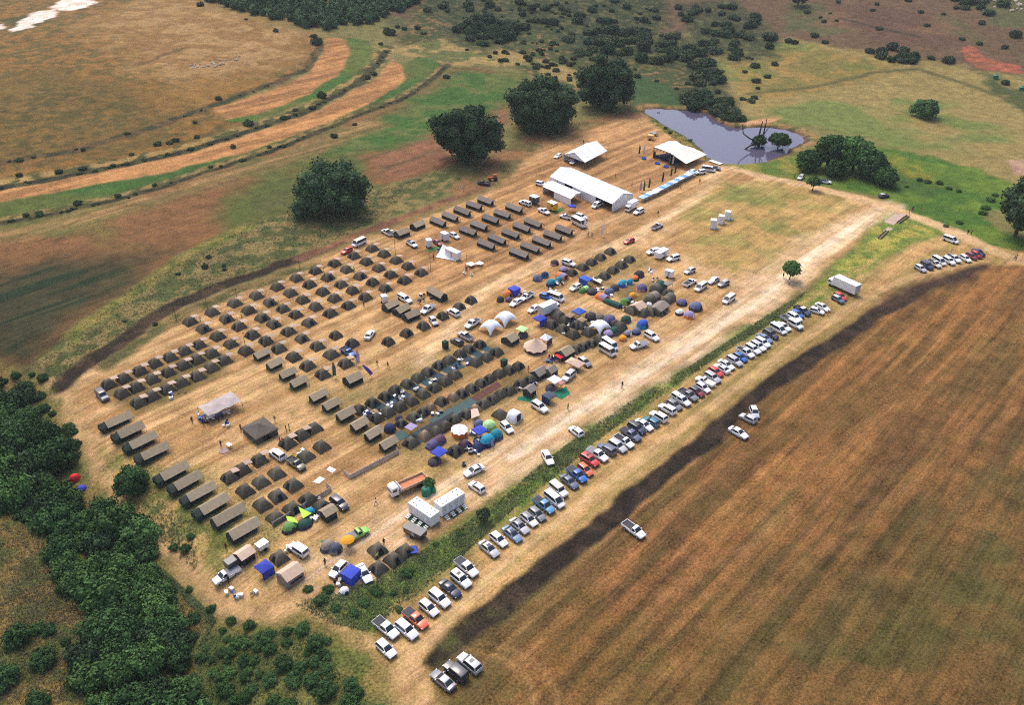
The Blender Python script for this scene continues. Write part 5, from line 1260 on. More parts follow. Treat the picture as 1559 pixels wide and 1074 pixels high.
# groundsheets and mats ---------------------------------------------------------
def mat_sheet(pxs, m, name='groundsheet', label=None, cat='groundsheet', desc=None, group=None, lift=.03, th=.03, rib=False):
    P3 = [at(a, b) for a, b in pxs]; c = sum(P3, Vector()) / len(P3)
    mb = MB(); n = len(P3)
    if n == 4:
        k = 6; g = []
        for i in range(k + 1):
            row = []
            for j in range(k + 1):
                u, v = i/k, j/k
                p = P3[0]*(1-u)*(1-v) + P3[1]*u*(1-v) + P3[2]*u*v + P3[3]*(1-u)*v
                row.append((p.x-c.x, p.y-c.y, p.z-c.z + lift + .02*math.sin(i*2.3+j*1.7)*(0 < i < k and 0 < j < k)))
            g.append(row)
        mb.sheet(g, th)
        if (P3[1]-P3[0]).cross(P3[3]-P3[0]).z < 0: mb.f = [tuple(reversed(f)) for f in mb.f]
    o = link(name, mb.mesh(name, m, 40), None, c); o['category'] = cat
    if group: o['group'] = group
    if label: o['label'] = label
    else: PENDING.append((o, (sum(a for a, _ in pxs)/n, sum(b for _, b in pxs)/n), desc))
    return o
GSM = mat('dark_teal_groundsheet', (.022, .052, .062), .8, .2, 1); GSB = mat('navy_groundsheet', (.014, .030, .048), .7, .2, 1); GST = mat('teal_mat', (.045, .085, .085), .8, .2, 1)
RDM = mat('red_brown_mat', (.115, .045, .038), .9, .25, 1); GRM = mat('dark_green_mat', (.02, .05, .018), .95, .3, 2); EMG = mat('emerald_mat', (.008, .15, .085), .85, .15, 1.5)
def between(p, q, m, k0=.15, k1=.85, w=1.0, desc='dark groundsheet', grp='groundsheets in the double row'):
    a = at(*p); b = at(*q); d = b - a; s = Vector((-d.y, d.x, 0)).normalized() * w
    o0, o1 = a + d*k0, a + d*k1; c = (o0 + o1)/2
    mb = MB(); g = [[tuple(o0 - s - c + Vector((0,0,.05))), tuple(o0 + s - c + Vector((0,0,.05)))], [tuple(o1 - s - c + Vector((0,0,.05))), tuple(o1 + s - c + Vector((0,0,.05)))]]
    mb.sheet(g, .03); mb.f = [tuple(reversed(f)) for f in mb.f]
    o = link('groundsheet', mb.mesh('groundsheet', m, 0), None, c); o['category'] = 'groundsheet'; o['group'] = grp; return o
for i in range(12):
    q = BOT[i] if i < 8 else (TOP[i][0] + 26, TOP[i][1] + 21)
    o = between(TOP[i], q, [GSB, GSM, GSM][i % 3], .28, .78 if i < 8 else .7, 1.25); o['label'] = 'dark groundsheet spread between the facing tents, %s along the double row' % ordw(i+1)
for i in range(11):
    a = TOP[i]; b = (BOT[i] if i < 8 else (TOP[i][0] + 26, TOP[i][1] + 20)); a2 = TOP[i+1]; b2 = (BOT[i+1] if i + 1 < 8 else (TOP[i+1][0] + 26, TOP[i+1][1] + 20))
    if i % 4 == 3: continue
    o = between(((a[0]+a2[0])/2+5, (a[1]+a2[1])/2+4), ((b[0]+b2[0])/2-1, (b[1]+b2[1])/2-2), mat('straw_mat', (.30, .20, .10), .9, .25, 2), .3, .8, .45, grp='straw strips in the double row'); o['label'] = 'straw-coloured strip between dark groundsheets, %s gap of the double row' % ordw(i+1)
mat_sheet([(616,668),(690,622),(704,632),(630,682)], GSM, desc='wide dark teal groundsheet')
mat_sheet([(652,640),(716,606),(728,614),(664,650)], GST, desc='pale teal walkway mat', lift=.10)
mat_sheet([(690,622),(757,582),(764,588),(700,626)], RDM, 'walkway_mat', desc='long red-brown walkway mat', cat='mat', lift=.07)
mat_sheet([(596,664),(612,654),(622,664),(606,674)], GST, desc='teal groundsheet by the dark blue dome')
mat_sheet([(640,655),(690,628),(694,631),(646,660)], mat('dark_mat', (.03,.03,.035), .9), desc='dark strip mat by the teal walkway', lift=.14)
mat_sheet([(789,605),(815,600),(808,613),(786,609)], EMG, desc='emerald mat under the little fly shelter', cat='mat')
mat_sheet([(838,600),(862,589),(868,600),(855,609)], EMG, desc='emerald awning mat', cat='mat')
mat_sheet([(646,382),(668,374),(676,377),(656,384)], mat('lawn_mat', (.05,.14,.03), .95, .2, 3), desc='bright green lawn mat by the tall white cabin', cat='mat')
mat_sheet([(842,322),(856,316),(860,320),(845,327)], mat('lawn_mat', (.05,.14,.03)), desc='green mat beside the yellow food trailer', cat='mat')
mat_sheet([(489,799),(494,795),(513,813),(506,816)], EMG, desc='green groundsheet', lift=.04) if False else None
mat_sheet([(488,825),(497,822),(512,844),(505,848)], EMG, desc='dark green mat of the camo dome tents', cat='mat')

# ------------------------------------------------------------------ coloured family tents
def dome(q, c1, c2=None, door=None, rx=1.5, h=1.4, ang=None, ky=.85, desc=None):
    d = desc or ('%s%s dome tent' % (c1, ' and ' + c2 if c2 else ''))
    return put('dome_tent', dome_parts(rx, ky, h, c1, c2, door), q, ANG_A if ang is None else ang, 1.0, 'tent', desc=d, lift=.5)
z8 = Z(740, 360, 7.67)
dome(z8(600,490), 'purple', 'bluegrey', 'lilac', 1.9, 1.7); dome(z8(685,455), 'teal', 'darkblue', None, 1.6, 1.6); dome(z8(760,550), 'darkblue', 'teal', 'dark', 1.9, 1.7)
put('tunnel_tent', tunnel_parts(4.2, 2.8, 1.8, 'orange', 'lilac'), z8(880,455), ANG_B, 1, 'tent', desc='orange and lilac tunnel tent', lift=.8)
dome(z8(845,510), 'lilac', 'teal', 'dark', 1.5, 1.4); dome(z8(800,310), 'pink', 'charcoal', 'dark', 1.9, 1.5, desc='pinkish dome tent with dark sides')
dome(z8(905,385), 'charcoal', 'lilac', None, 1.8, 1.3); put('bow_tent', bow_parts(1.7, 2.0, ('+b',), False), z8(1000,420), ANG_A, 1, 'tent', desc='dark olive bow tent beside the family tents')
dome(z8(165,735), 'charcoal', None, 'dark', 1.5, 1.5); dome(z8(250,680), 'amber', 'orange', 'charcoal', 2.1, 1.7, desc='orange and amber dome tent'); dome(z8(265,735), 'plum', 'purple', None, 1.3, 1.2)
put('gazebo', gazebo_parts(2.9, 2.2, .25, 'royal', 2, 'royal'), z8(330,635), ANG_A, 1, 'gazebo', desc='royal blue gazebo with side walls', lift=1.2)
put('tunnel_tent', tunnel_parts(3.4, 2.0, 1.5, 'green', 'mint'), z8(1140,620), ANG_A, 1, 'tent', desc='green tunnel tent', lift=.6)
put('gazebo', gazebo_parts(2.8, 2.0, .25, 'blue', 1), z8(1165,505), ANG_B, (1.4,.9,1), 'gazebo', desc='bright blue tarpaulin shelter', lift=1.6)
mat_sheet([(903,426),(917,432),(914,437),(901,431)], mat('cream_tarp', (.62,.55,.45), .8), 'tarpaulin', desc='cream tarpaulin beside the blue shelter', lift=1.2, cat='tarpaulin')
dome(z8(1240,645), 'dark', 'charcoal', None, 2.0, 1.3); dome(z8(1440,640), 'charcoal', 'bluegrey', None, 1.8, 1.4)
put('tunnel_tent', tunnel_parts(4.6, 2.8, 1.6, 'orange', 'lilac', 'charcoal'), z8(1350,705), ANG_B, 1, 'tent', desc='orange tunnel tent with lilac fly', lift=.6)
put('tunnel_tent', tunnel_parts(6.5, 2.4, 1.4, 'darkgreen', None), z8(1470,780), ANG_B, 1, 'tent', desc='long dark green low tunnel tent', lift=.4)
for (u, v) in [(1450,175),(1335,240),(1232,298),(1130,355)]: put('bow_tent', bow_parts(1.75, 2.0, ('+b',), False), z8(u, v), ANG_A, 1, 'tent', desc='dark olive bow tent in the far upper row')
za = Z(900, 360, 6.97)
for (u, v) in [(405,240),(320,300),(230,355),(140,415)]: put('bow_tent', bow_parts(1.8, 2.05, ('+b',), False), za(u, v), ANG_A, 1, 'tent', desc='dark olive bow tent in the far lower row')
put('bow_tent', bow_parts(1.5, 1.7, (), False), za(55,455), ANG_A, 1, 'tent', desc='dark olive bow tent in the far lower row')
dome(za(250,545), 'darkblue', 'charcoal', None, 1.8, 1.5); dome(za(190,585), 'purple', 'bluegrey', None, 1.8, 1.5); dome(za(335,505), 'blue', 'turquoise', 'white', 2.0, 1.7, desc='bright blue dome tent'); dome(za(415,485), 'turquoise', 'teal', 'white', 1.5, 1.5)
dome(za(465,445), 'charcoal', 'orange', 'dark', 1.7, 1.4, desc='charcoal dome tent with orange front'); dome(za(510,405), 'charcoal', 'dark', None, 2.2, 1.7); dome(za(535,550), 'pink', 'purple', 'royal', 2.2, 1.7, desc='pink and purple dome tent with blue front')
dome(za(440,625), 'amber', None, None, 1.5, 1.4, desc='amber yellow small dome tent'); dome(za(405,660), 'lilac', 'bluegrey', None, 1.3, 1.1); dome(za(355,690), 'lime', 'green', 'dark', 1.9, 1.4); dome(za(310,735), 'blue', 'slate', 'white', 1.2, 1.1)
put('tunnel_tent', tunnel_parts(5.2, 4.2, 2.5, 'olive', 'darkgreen'), za(705,540), ANG_A, 1, 'tent', desc='big dark olive tunnel tent', lift=.9)
put('gazebo', gazebo_parts(2.6, 2.0, .3, 'flygrey'), za(805,515), ANG_A, 1, 'gazebo', desc='grey-brown porch shelter of the big tunnel tent', lift=1.4)
put('bow_tent', bow_parts(1.6, 1.7, (), False), za(810,590), ANG_A, 1, 'tent', desc='small olive bow tent')
put('tunnel_tent', tunnel_parts(5.4, 3.6, 2.2, 'olive', 'flygrey'), za(640,650), ANG_A, 1, 'tent', desc='olive tunnel tent with grey fly', lift=.8)
put('tunnel_tent', tunnel_parts(4.8, 3.2, 2.1, 'brown', 'olive'), za(815,665), ANG_A, 1, 'tent', desc='striped brown tunnel tent', lift=.8)
put('ridge_tent', ridge_parts(3.6, 3.6, 1.5, 2.4, .1, .4, .1, win=False, fly=fab('sand'), body=fab('olive')), za(500,755), ANG_A, 1, 'tent', desc='olive frame tent with sand roof', lift=1.1)
put('ridge_tent', ridge_parts(4.6, 3.4, 1.5, 2.3, .2, .3, .3, win=False, fly=fab('flygrey'), body=fab('olive')), za(725,755), ANG_A, 1, 'tent', desc='olive frame tent with grey fly', lift=1.1)
put('bow_tent', bow_parts(2.0, 2.0, ('+b',), False), za(440,780), ANG_A, 1, 'tent', desc='wide dark olive tent'); put('bow_tent', bow_parts(1.8, 2.0, (), False), za(560,810), ANG_A, 1, 'tent', desc='dark olive tent with green wall')
put('bow_tent', bow_parts(1.6, 1.8, ('+b',), False), za(640,800), ANG_A, 1, 'tent', desc='dark olive tent at the row end'); put('bow_tent', bow_parts(1.5, 1.6, ('+b',), False), za(745,800), ANG_A, 1, 'tent', desc='low dark tent at the row end')
put('gazebo', gazebo_parts(1.5, 2.0, .5, 'white'), za(615,725), ANG_A + .6, 1, 'gazebo', desc='little white parasol shelter', lift=1.8)
dome(za(965,705), 'charcoal', 'purple', 'dark', 2.0, 1.6); dome(za(1110,755), 'charcoal', 'bluegrey', 'dark', 2.6, 2.0); dome(za(940,805), 'dark', 'white', None, 1.7, 1.4, desc='black and white dome tent'); dome(za(1040,835), 'orange', 'lilac', 'white', 2.2, 1.6, desc='orange and lilac dome tent')
dome(za(545,940), 'turquoise', 'blue', 'dark', 2.2, 2.0, desc='turquoise dome tent'); dome(za(390,1030), 'charcoal', 'grey', 'white', 1.6, 1.3); dome(za(480,1010), 'darkblue', 'bluegrey', None, 1.7, 1.4); dome((948.5,515), 'orange', 'amber', 'lilac', 1.5, 1.2, desc='little orange dome tent')
# crowded middle rows
zb = Z(740, 460, 7.67)
for (u, v, s_, n) in [(765,258,1.0,1),(895,312,1.0,1),(1015,375,1.05,2),(850,170,1.1,2),(915,212,.95,2),(975,200,.9,1),(1055,265,.95,0),(1110,265,1.0,2),(1195,350,1.0,2),(1050,548,.95,1),(1130,512,.95,0),(1230,475,.95,0),(1315,425,.95,1),(820,125,.9,2)]:
    put('bow_tent', DR[n], zb(u, v), ANG_A, s_, 'tent', desc='olive bow tent in the crowded middle rows')
put('gazebo', gazebo_parts(2.2, 2.0, .35, 'tan'), zb(980,160), ANG_A, 1, 'gazebo', desc='tan porch roof in the crowded rows', lift=1.8)
put('gazebo', gazebo_parts(2.4, 2.0, .35, 'tan'), zb(1120,210), ANG_A, 1, 'gazebo', desc='tan porch roof in the crowded rows', lift=1.8)
put('gazebo', gazebo_parts(3.2, 2.2, .5, 'royal', 1), zb(630,195), ANG_A, 1, 'gazebo', desc='bright blue gazebo with a wall', lift=1.9)
put('gazebo', gazebo_parts(3.2, 2.2, .45, 'blue'), zb(1085,115), ANG_A, 1, 'gazebo', desc='blue-grey gazebo in the crowded rows', lift=1.9)
dome(zb(1220,175), 'dark', 'charcoal', None, 2.2, 1.8); dome(zb(1330,190), 'brown', 'olive', None, 1.9, 1.6); dome(zb(1440,215), 'charcoal', 'purple', None, 2.4, 2.0); dome(zb(1430,370), 'plum', 'lilac', None, 2.0, 1.5); dome(zb(1500,345), 'olive', 'darkgreen', None, 2.2, 1.8)
dome((953,487), 'olive', 'darkgreen', None, 2.0, 1.7); put('bow_tent', DR[2], (943,498), ANG_A, 1.15, 'tent', desc='dark olive tent at the end of the crowded rows'); dome((936,493), 'dark', 'charcoal', None, 1.8, 1.6)
put('white_shelter', star_parts(4.6, 2.6, 'white', False), zb(1330,270), ANG_A, 1, 'shelter', desc='white arched shelter', lift=1.4)
for (u, v), l in [((230,185),'white arched shelter with green emblem, upper of the pair beside the white pickup'),((60,285),'white arched shelter with green emblem, lower of the pair beside the white pickup')]:
    put('white_shelter', star_parts(4.9, 2.8), zb(u, v), ANG_A, 1, 'shelter', lift=1.3, label=l, group='white arched shelters')
put('gazebo', gazebo_parts(2.7, 2.0, .3, 'mint'), zb(420,310), ANG_A, 1, 'gazebo', desc='pale lime green gazebo', lift=2.0)
dome(zb(430,385), 'slate', 'charcoal', None, 1.9, 1.4); put('ridge_tent', ridge_parts(3.2, 3.2, 1.3, 2.2, .1, .1, .1, win=False, poles=False), zb(285,430), ANG_A, 1, 'tent', desc='olive hut-shaped tent with taupe top', lift=1)
put('bell_tent', bell_parts(), zb(575,490), .2, 1, 'tent', desc='sand-coloured bell tent with dark walls', lift=1.6)
put('gazebo', gazebo_parts(2.6, 2.0, .9, 'white', 1, 'plum'), zb(700,430), ANG_A, 1, 'gazebo', desc='white peaked shelter with plum side', lift=1.6)
put('ridge_tent', ridge_parts(3.6, 3.2, 1.4, 2.4, .1, .5, .1, win=False, poles=False), zb(925,590), ANG_A, 1, 'tent', desc='olive frame tent with taupe roof', lift=1.1)
put('gazebo', gazebo_parts(2.6, 1.6, .3, 'red'), zb(855,640), ANG_B, (1,.7,.9), 'gazebo', desc='low red shade cover', lift=1.2)
put('gazebo', gazebo_parts(3.2, 1.9, .7, 'sand'), zb(1040,705), ANG_B, (1.5,1,1), 'gazebo', desc='sand-coloured car awning', lift=1.8)
put('gazebo', gazebo_parts(3.0, 2.1, .25, 'white'), zb(800,905), ANG_B, 1, 'gazebo', desc='white flat awning', lift=2.0); put('gazebo', gazebo_parts(1.8, 1.9, .3, 'pink'), zb(875,955), ANG_B, 1, 'gazebo', desc='pale patterned cloth shade', lift=1.5)
put('gazebo', gazebo_parts(2.8, 2.0, .35, 'slate', 2, 'darkblue'), (836,604), ANG_B, 1, 'gazebo', desc='slate grey gazebo with navy walls', lift=1.6)
dome((838,590), 'bluegrey', 'charcoal', None, 1.7, 1.2)
for q, d in [((678,525.5),'dark green toilet tent on the open straw'), (zb(210,715),'tall dark green toilet tent at the row end')]:
    put('toilet_tent', gazebo_parts(1.25, 2.0, .3, 'darkgreen', 4), q, ANG_A, 1, 'tent', desc=d, lift=1.0)
# lower group of blue tents
put('yurt_tent', bell_parts(1.85, 1.5, 2.3, 'white', 'orange'), z7(762,430), .3, 1, 'tent', desc='big white-topped round tent with orange rim', lift=1.1)
mat_sheet([(717,632),(727,630),(731,641),(718,646)], mat('pale_blanket', (.6,.45,.36), .9, .2, 3), 'blanket', desc='pale pink cloth spread over a tent', lift=1.5, cat='blanket')
dome(z7(985,350), 'royal', 'bluegrey', None, 1.5, 1.4); put('gazebo', gazebo_parts(3.0, 2.1, .5, 'royal'), z7(1000,420), ANG_A, 1, 'gazebo', desc='royal blue gazebo over chairs', lift=2.0)
dome(z7(1110,375), 'lime', 'mint', None, 2.2, 1.9, desc='lime green dome tent'); dome(z7(1190,490), 'slate', 'teal', None, 2.0, 2.0); dome(z7(1090,560), 'darkblue', 'turquoise', 'lilac', 2.3, 2.1, desc='navy and turquoise dome tent')
put('bow_tent', bow_parts(1.6, 1.5, (), False, fab('darkblue')), z7(975,610), ANG_A, 1, 'tent', desc='dark blue pyramid tent'); put('bow_tent', bow_parts(1.4, 1.5, (), False, fab('plum')), z7(825,580), ANG_A, 1, 'tent', desc='plum pyramid tent')
put('tunnel_tent', tunnel_parts(5.2, 2.8, 1.7, 'purple', 'plum'), z7(480,565), ANG_A, 1, 'tent', desc='purple tunnel tent with wide fly', lift=.7)
put('gazebo', gazebo_parts(2.9, 2.1, .4, 'royal'), z7(525,670), ANG_A, 1, 'gazebo', desc='blue gazebo by the open grass', lift=2.1); dome(z7(470,780), 'plum', 'charcoal', None, 1.9, 1.1)
put('bow_tent', bow_parts(1.8, 2.1, ('-a','+b'), False), z7(715,660), ANG_A, 1, 'tent', desc='olive tent with two dark doors')
put('bow_tent', bow_parts(1.7, 1.9, (), False), z7(1235,230), ANG_A, 1, 'tent', desc='dark grey-green tent')
put('tunnel_tent', tunnel_parts(3.2, 3.6, 2.7, 'white', None), z7(1400,250), ANG_B, 1, 'tent', desc='big white arched awning tent', lift=1.1)
# lower camp odd tents
put('canteen_tent', canteen_parts(), (396,656), ANG_A, 1, 'tent', desc='square drab canteen tent with peaked roof', lift=1.0)
zc = Z(300, 740, 5.197)
dome(zc(735,330), 'charcoal', 'green', 'dark', 2.0, 1.6, desc='dark dome tent with green side'); dome(zc(850,300), 'charcoal', 'darkgreen', None, 2.0, 1.4); dome(zc(890,215), 'darkblue', 'turquoise', 'dark', 1.6, 1.5, desc='navy dome tent with turquoise front')
for (pts, nm) in [([(437,795),(449,797),(456,806),(440,803)], 'lime green tarp awning over the dark domes, lower'), ([(456,781),(464,785),(476,791),(463,799)], 'lime green tarp awning over the dark domes, upper')]:
    mat_sheet(pts, fab('lime'), 'tarp_awning', desc=nm, lift=1.5, cat='awning')
put('ridge_tent', ridge_parts(2.9, 2.4, 1.8, 2.3, .2, -.2, .4, win=False), zc(1040,205), ANG_A, 1, 'tent', desc='small taupe kitchen fly', lift=1.5)
dome(zc(1035,480), 'slate', 'flygrey', 'dark', 1.9, 1.7); dome(zc(1095,500), 'flygrey', 'slate', 'dark', 1.7, 1.6)
put('gazebo', gazebo_parts(2.9, 2.0, .7, 'royal', 1), zc(530,640), ANG_A, 1, 'gazebo', desc='bright blue gazebo beside the tan awning', lift=1.9)
put('gazebo', gazebo_parts(2.9, 2.1, .25, 'royal', 2), zc(1218,695), ANG_A + .25, 1, 'gazebo', desc='bright blue gazebo between two white cars', lift=1.6)
put('ridge_tent', ridge_parts(3.6, 3.0, 1.7, 2.5, .2, .1, .2, win=False, fly=fab('sand'), body=fab('flygrey')), zc(740,690), ANG_A, 1, 'tent', desc='sand and olive awning tent', lift=1.4)
put('ridge_tent', ridge_parts(3.0, 2.4, 1.8, 2.4, .2, -.3, .3, win=False, fly=fab('sand'), body=fab('dark')), zc(375,530), ANG_A, 1, 'tent', desc='pale sand trailer awning', lift=1.7)
dome(zc(1165,830), 'grey', 'white', 'dark', 1.2, 1.2, desc='little grey and white dome tent')
dome((113.5,728), 'red', None, None, 1.45, 1.5, desc='bright red dome tent'); dome((124,743), 'blue', 'royal', None, 1.3, .9, desc='bright blue collapsed tent')
mat_sheet([(621,838),(633,835),(637,846),(623,848)], fab('royal'), 'tarpaulin', desc='bright blue tarpaulin', lift=.7, cat='tarpaulin')

# ------------------------------------------------------------------ marquees
def quad_roof(c, rise, walls, eave, roofm, wallm, label, sag=0.0, name='marquee', over=.0, bays=6, skip=()):
    """c: four eave corners (world), ridge runs between the middles of sides 0-1 and 2-3"""
    o0 = sum(c, Vector()) / 4; o0.z = 0; q = [p - o0 for p in c]
    rd = [(q[0]+q[1])/2 + Vector((0,0,rise)), (q[2]+q[3])/2 + Vector((0,0,rise))]
    parts = []; n = bays; g = []
    for i in range(n + 1):
        t = i/n; a = q[0].lerp(q[3], t); b = q[1].lerp(q[2], t); r = rd[0].lerp(rd[1], t)
        s = sag * (.5 - abs(t-.5)) * 2
        g.append([tuple(a), tuple(a.lerp(r, .5) - Vector((0,0,.05+s))), tuple(r - Vector((0,0,s))), tuple(b.lerp(r, .5) - Vector((0,0,.05+s))), tuple(b)])
    m = MB(); m.sheet(g, .06); nrm = (Vector(g[1][0])-Vector(g[0][0])).cross(Vector(g[0][1])-Vector(g[0][0]))
    if nrm.z < 0: m.f = [tuple(reversed(f)) for f in m.f]
    for i in range(n + 1):
        for a_, b_ in zip(g[i][:-1], g[i][1:]): m.tube(Vector(a_) + Vector((0,0,.01)), Vector(b_) + Vector((0,0,.01)), .07, n=4, m=1)
    parts.append(('roof', m.mesh('roof', [roofm, mat('grey_roof_seam', (.5, .5, .52), .7)], 20), None))
    gnd = lambda p: Vector((p.x, p.y, 0))
    sides = [(q[0], q[1]), (q[1], q[2]), (q[2], q[3]), (q[3], q[0])]
    for k in walls:
        a, b = sides[k]; nb = bays if k in (1, 3) else 2
        for i in range(nb):
            if (k, i) in skip: continue
            p0, p1 = a.lerp(b, i/nb), a.lerp(b, (i+1)/nb); d = (p1-p0).normalized(); s = Vector((-d.y, d.x, 0)) * .03
            inn = (-(p0+p1)/2); inn.z = 0; inn = inn.normalized()*.12
            p0, p1 = p0 + inn + d*.05, p1 + inn - d*.05
            m = MB(); m.add([tuple(x) for x in (gnd(p0)-s, gnd(p1)-s, p1-s, p0-s, gnd(p0)+s, gnd(p1)+s, p1+s, p0+s)], [(0,1,2,3),(7,6,5,4),(0,4,5,1),(1,5,6,2),(2,6,7,3),(3,7,4,0)])
            parts.append(('wall_panel', m.mesh('wall_panel', wallm, 0), None))
    for k, (a, b, r) in enumerate([(q[0], q[1], rd[0]), (q[2], q[3], rd[1])]):
        if k == 0 and 'g0' in skip or k == 1 and 'g1' in skip: continue
        inn = (rd[1-k]-rd[k]).normalized()*.12; m = MB(); th = (rd[1-k]-rd[k]).normalized()*.05
        t3 = [a+inn, b+inn, r+inn-Vector((0,0,.08))]; m.add([tuple(x) for x in t3] + [tuple(x+th) for x in t3], [(0,1,2),(5,4,3),(0,3,4,1),(1,4,5,2),(2,5,3,0)])
        parts.append(('gable', m.mesh('gable', wallm, 0), None))
    for k in (0, 3):
        for i in range(bays + 1):
            p = (q[0].lerp(q[3], i/bays) if k == 0 else q[1].lerp(q[2], i/bays)); inn = -Vector((p.x, p.y, 0)).normalized()*.2; p = p + inn
            m = MB(); m.tube(gnd(p), p, .06); parts.append(('post', m.mesh('post', POLE), None))
    return place(name, parts, (o0.x, o0.y, float(terrain(o0.x, o0.y))), 0, 1, 'marquee', label, None)
def at_z(q, h): p = at(q[0], q[1], h); return Vector((p.x, p.y, h))
zm = Z(820, 190, 7.67)
c = [at_z(zm(375,500), 3.0), at_z(zm(130,603), 3.0), at_z(zm(862,926), 3.0)]; c.append(c[0] + c[2] - c[1])
quad_roof(c, 2.0, [0, 2, 3, 1], 3.0, WCNV, WCNV, 'long white gable marquee beside the far parked cars', bays=8, skip={(1, 6), (1, 7), (1, 2)})
c = [at_z(zm(540,442), 2.8), at_z(zm(290,347), 2.8), at_z(zm(555,215), 2.8)]; c.append(c[0] + c[2] - c[1])
quad_roof(c, 2.4, [1], 2.8, WCNV, WCNV, 'smaller open white marquee below the big trees', bays=4, skip={'g1'})
c = [at_z(zm(45,722), 2.6), at_z(zm(165,655), 2.6), at_z(zm(500,795), 2.6)]; c.append(c[0] + c[2] - c[1])
quad_roof(c, .9, [0, 3], 2.6, WCNV, WCNV, 'low white annexe tent joined to the long marquee', sag=.25, bays=5, skip={(3, 3), (3, 4)})
# stretch canopy over the stage
zs = Z(940, 190, 7.67)
pts = [(420,260,4.2),(600,187,5.4),(692,190,5.0),(760,236,3.6),(890,272,3.6),(1045,346,2.2),(800,458,2.4),(620,335,4.6)]
W_ = [at_z(zs(u, v), h) for u, v, h in pts]; cc = sum(W_, Vector())/len(W_); cen = Vector((cc.x, cc.y, 4.9)); o0 = Vector((cc.x, cc.y, 0))
m = MB(); n = len(W_); rings = []
for t in (1.0, .72, .42, .16): rings.append([tuple((p.lerp(cen, 1-t)) - o0 + Vector((0,0,-.25*math.sin(math.pi*t)))) for p in W_])
rings.append(tuple(cen - o0)); m.dome(rings)
m2 = MB(); m2.v = m.v + [(x, y, zz-.06) for x, y, zz in m.v]; k = len(m.v)
m2.f = m.f + [tuple(i + k for i in reversed(f)) for f in m.f] + [(i, k+i, k+(i+1)%n, (i+1)%n) for i in range(n)]; m2.m = [0]*len(m2.f)
parts = [('canopy', m2.mesh('canopy', CREAM, 40), None)]
for i in (0, 7, 6, 1, 5):
    p = W_[i] - o0; g = Vector((p.x*.97, p.y*.97, 0)); m = MB(); m.tube(g, Vector((p.x*.97, p.y*.97, p.z-.22)), .16 if i in (0, 7) else .08, n=6); parts.append(('truss_post', m.mesh('truss_post', mat('grey_truss', (.16,.15,.15), .5), 40), None))
m = MB(); m.tube(W_[0]-o0, W_[7]-o0, .18); m.tube(W_[7]-o0, W_[6]-o0, .1); parts.append(('truss_beam', m.mesh('truss_beam', mat('grey_truss', (.16,.15,.15)), 40), None))
place('stage_canopy', parts, o0, 0, 1, 'stage canopy', 'cream stretch canopy on trusses standing beside the pond')
NAVY = mat('navy_stage_cloth', (.012, .016, .05), .9, .2, 2)
a, b, d_ = W_[0]-o0, W_[7]-o0, W_[6]-o0
back = lambda t, w: a.lerp(b, t)*(1-w) + (W_[1]-o0).lerp(W_[5]-o0, t)*w
g0, g1, g2, g3 = back(.06,.12), back(.96,.12), back(.9,.75), back(.1,.75)
m = MB(); f = lambda p, z_: (p.x, p.y, z_)
m.add([f(g0,0),f(g1,0),f(g2,0),f(g3,0),f(g0,1.0),f(g1,1.0),f(g2,1.0),f(g3,1.0)], [(3,2,1,0),(4,5,6,7),(0,1,5,4),(1,2,6,5),(2,3,7,6),(3,0,4,7)])
sp = [('platform', m.mesh('platform', NAVY, 0), None)]
m = MB(); e = lambda p: p*.97
m.add([f(g3,1.0),f(g2,1.0),f(g2,3.2),f(g3,3.6),f(e(g3),1.0),f(e(g2),1.0),f(e(g2),3.2),f(e(g3),3.6)], [(0,1,2,3),(7,6,5,4),(0,4,5,1),(1,5,6,2),(2,6,7,3),(3,7,4,0)]); sp.append(('backdrop', m.mesh('backdrop', NAVY, 0), None))
for t in (.2, .4, .58, .75, .9):
    p = a.lerp(b, t); m = MB(); m.box((p.x*.98, p.y*.98, 3.75 + .3*t), (.4, .4, .35), 0, .6); sp.append(('stage_lamp', m.mesh('stage_lamp', PALEFR, 0), None))
for t in (.05, .95):
    p = back(t, .05); m = MB(); m.bbox((p.x, p.y, 1.2), (.9, .8, 2.4), .06); sp.append(('loudspeaker', m.mesh('loudspeaker', TRIM, 0), None))
place('stage', sp, o0, 0, 1, 'stage', 'dark navy stage with lamps under the cream canopy')
# pale sheet over tables
zt = Z(300, 580, 5.197)
P4 = [at_z(zt(2,207), 2.3), at_z(zt(265,85), 2.3), at_z(zt(352,160), 2.2), at_z(zt(86,281), 2.2)]; o0 = sum(P4, Vector())/4; o0.z = 0
g = [[tuple(P4[0].lerp(P4[1], i/8)*(1-j/4) + P4[3].lerp(P4[2], i/8)*(j/4) - o0 + Vector((0,0,.35*math.sin(math.pi*j/4) - .3*abs(math.sin(math.pi*i/4))*(.4) + .1*math.sin(i*2.2)))) for j in range(5)] for i in range(9)]
m = MB(); m.sheet(g, .05)
if (Vector(g[1][0])-Vector(g[0][0])).cross(Vector(g[0][1])-Vector(g[0][0])).z < 0: m.f = [tuple(reversed(x)) for x in m.f]
parts = [('canopy', m.mesh('canopy', mat('pale_lilac_grey_tarp', (.40,.34,.33), .8, .22, .5, 0, .2), 50), None)]
for i in (0, 4, 8):
    for j in (0, 4):
        p = Vector(g[i][j]); mm = MB(); mm.tube((p.x, p.y, 0), p, .05); parts.append(('post', mm.mesh('post', POLE), None))
place('mess_shelter', parts, o0, 0, 1, 'shelter', 'long pale grey open canopy shading the mess tables')
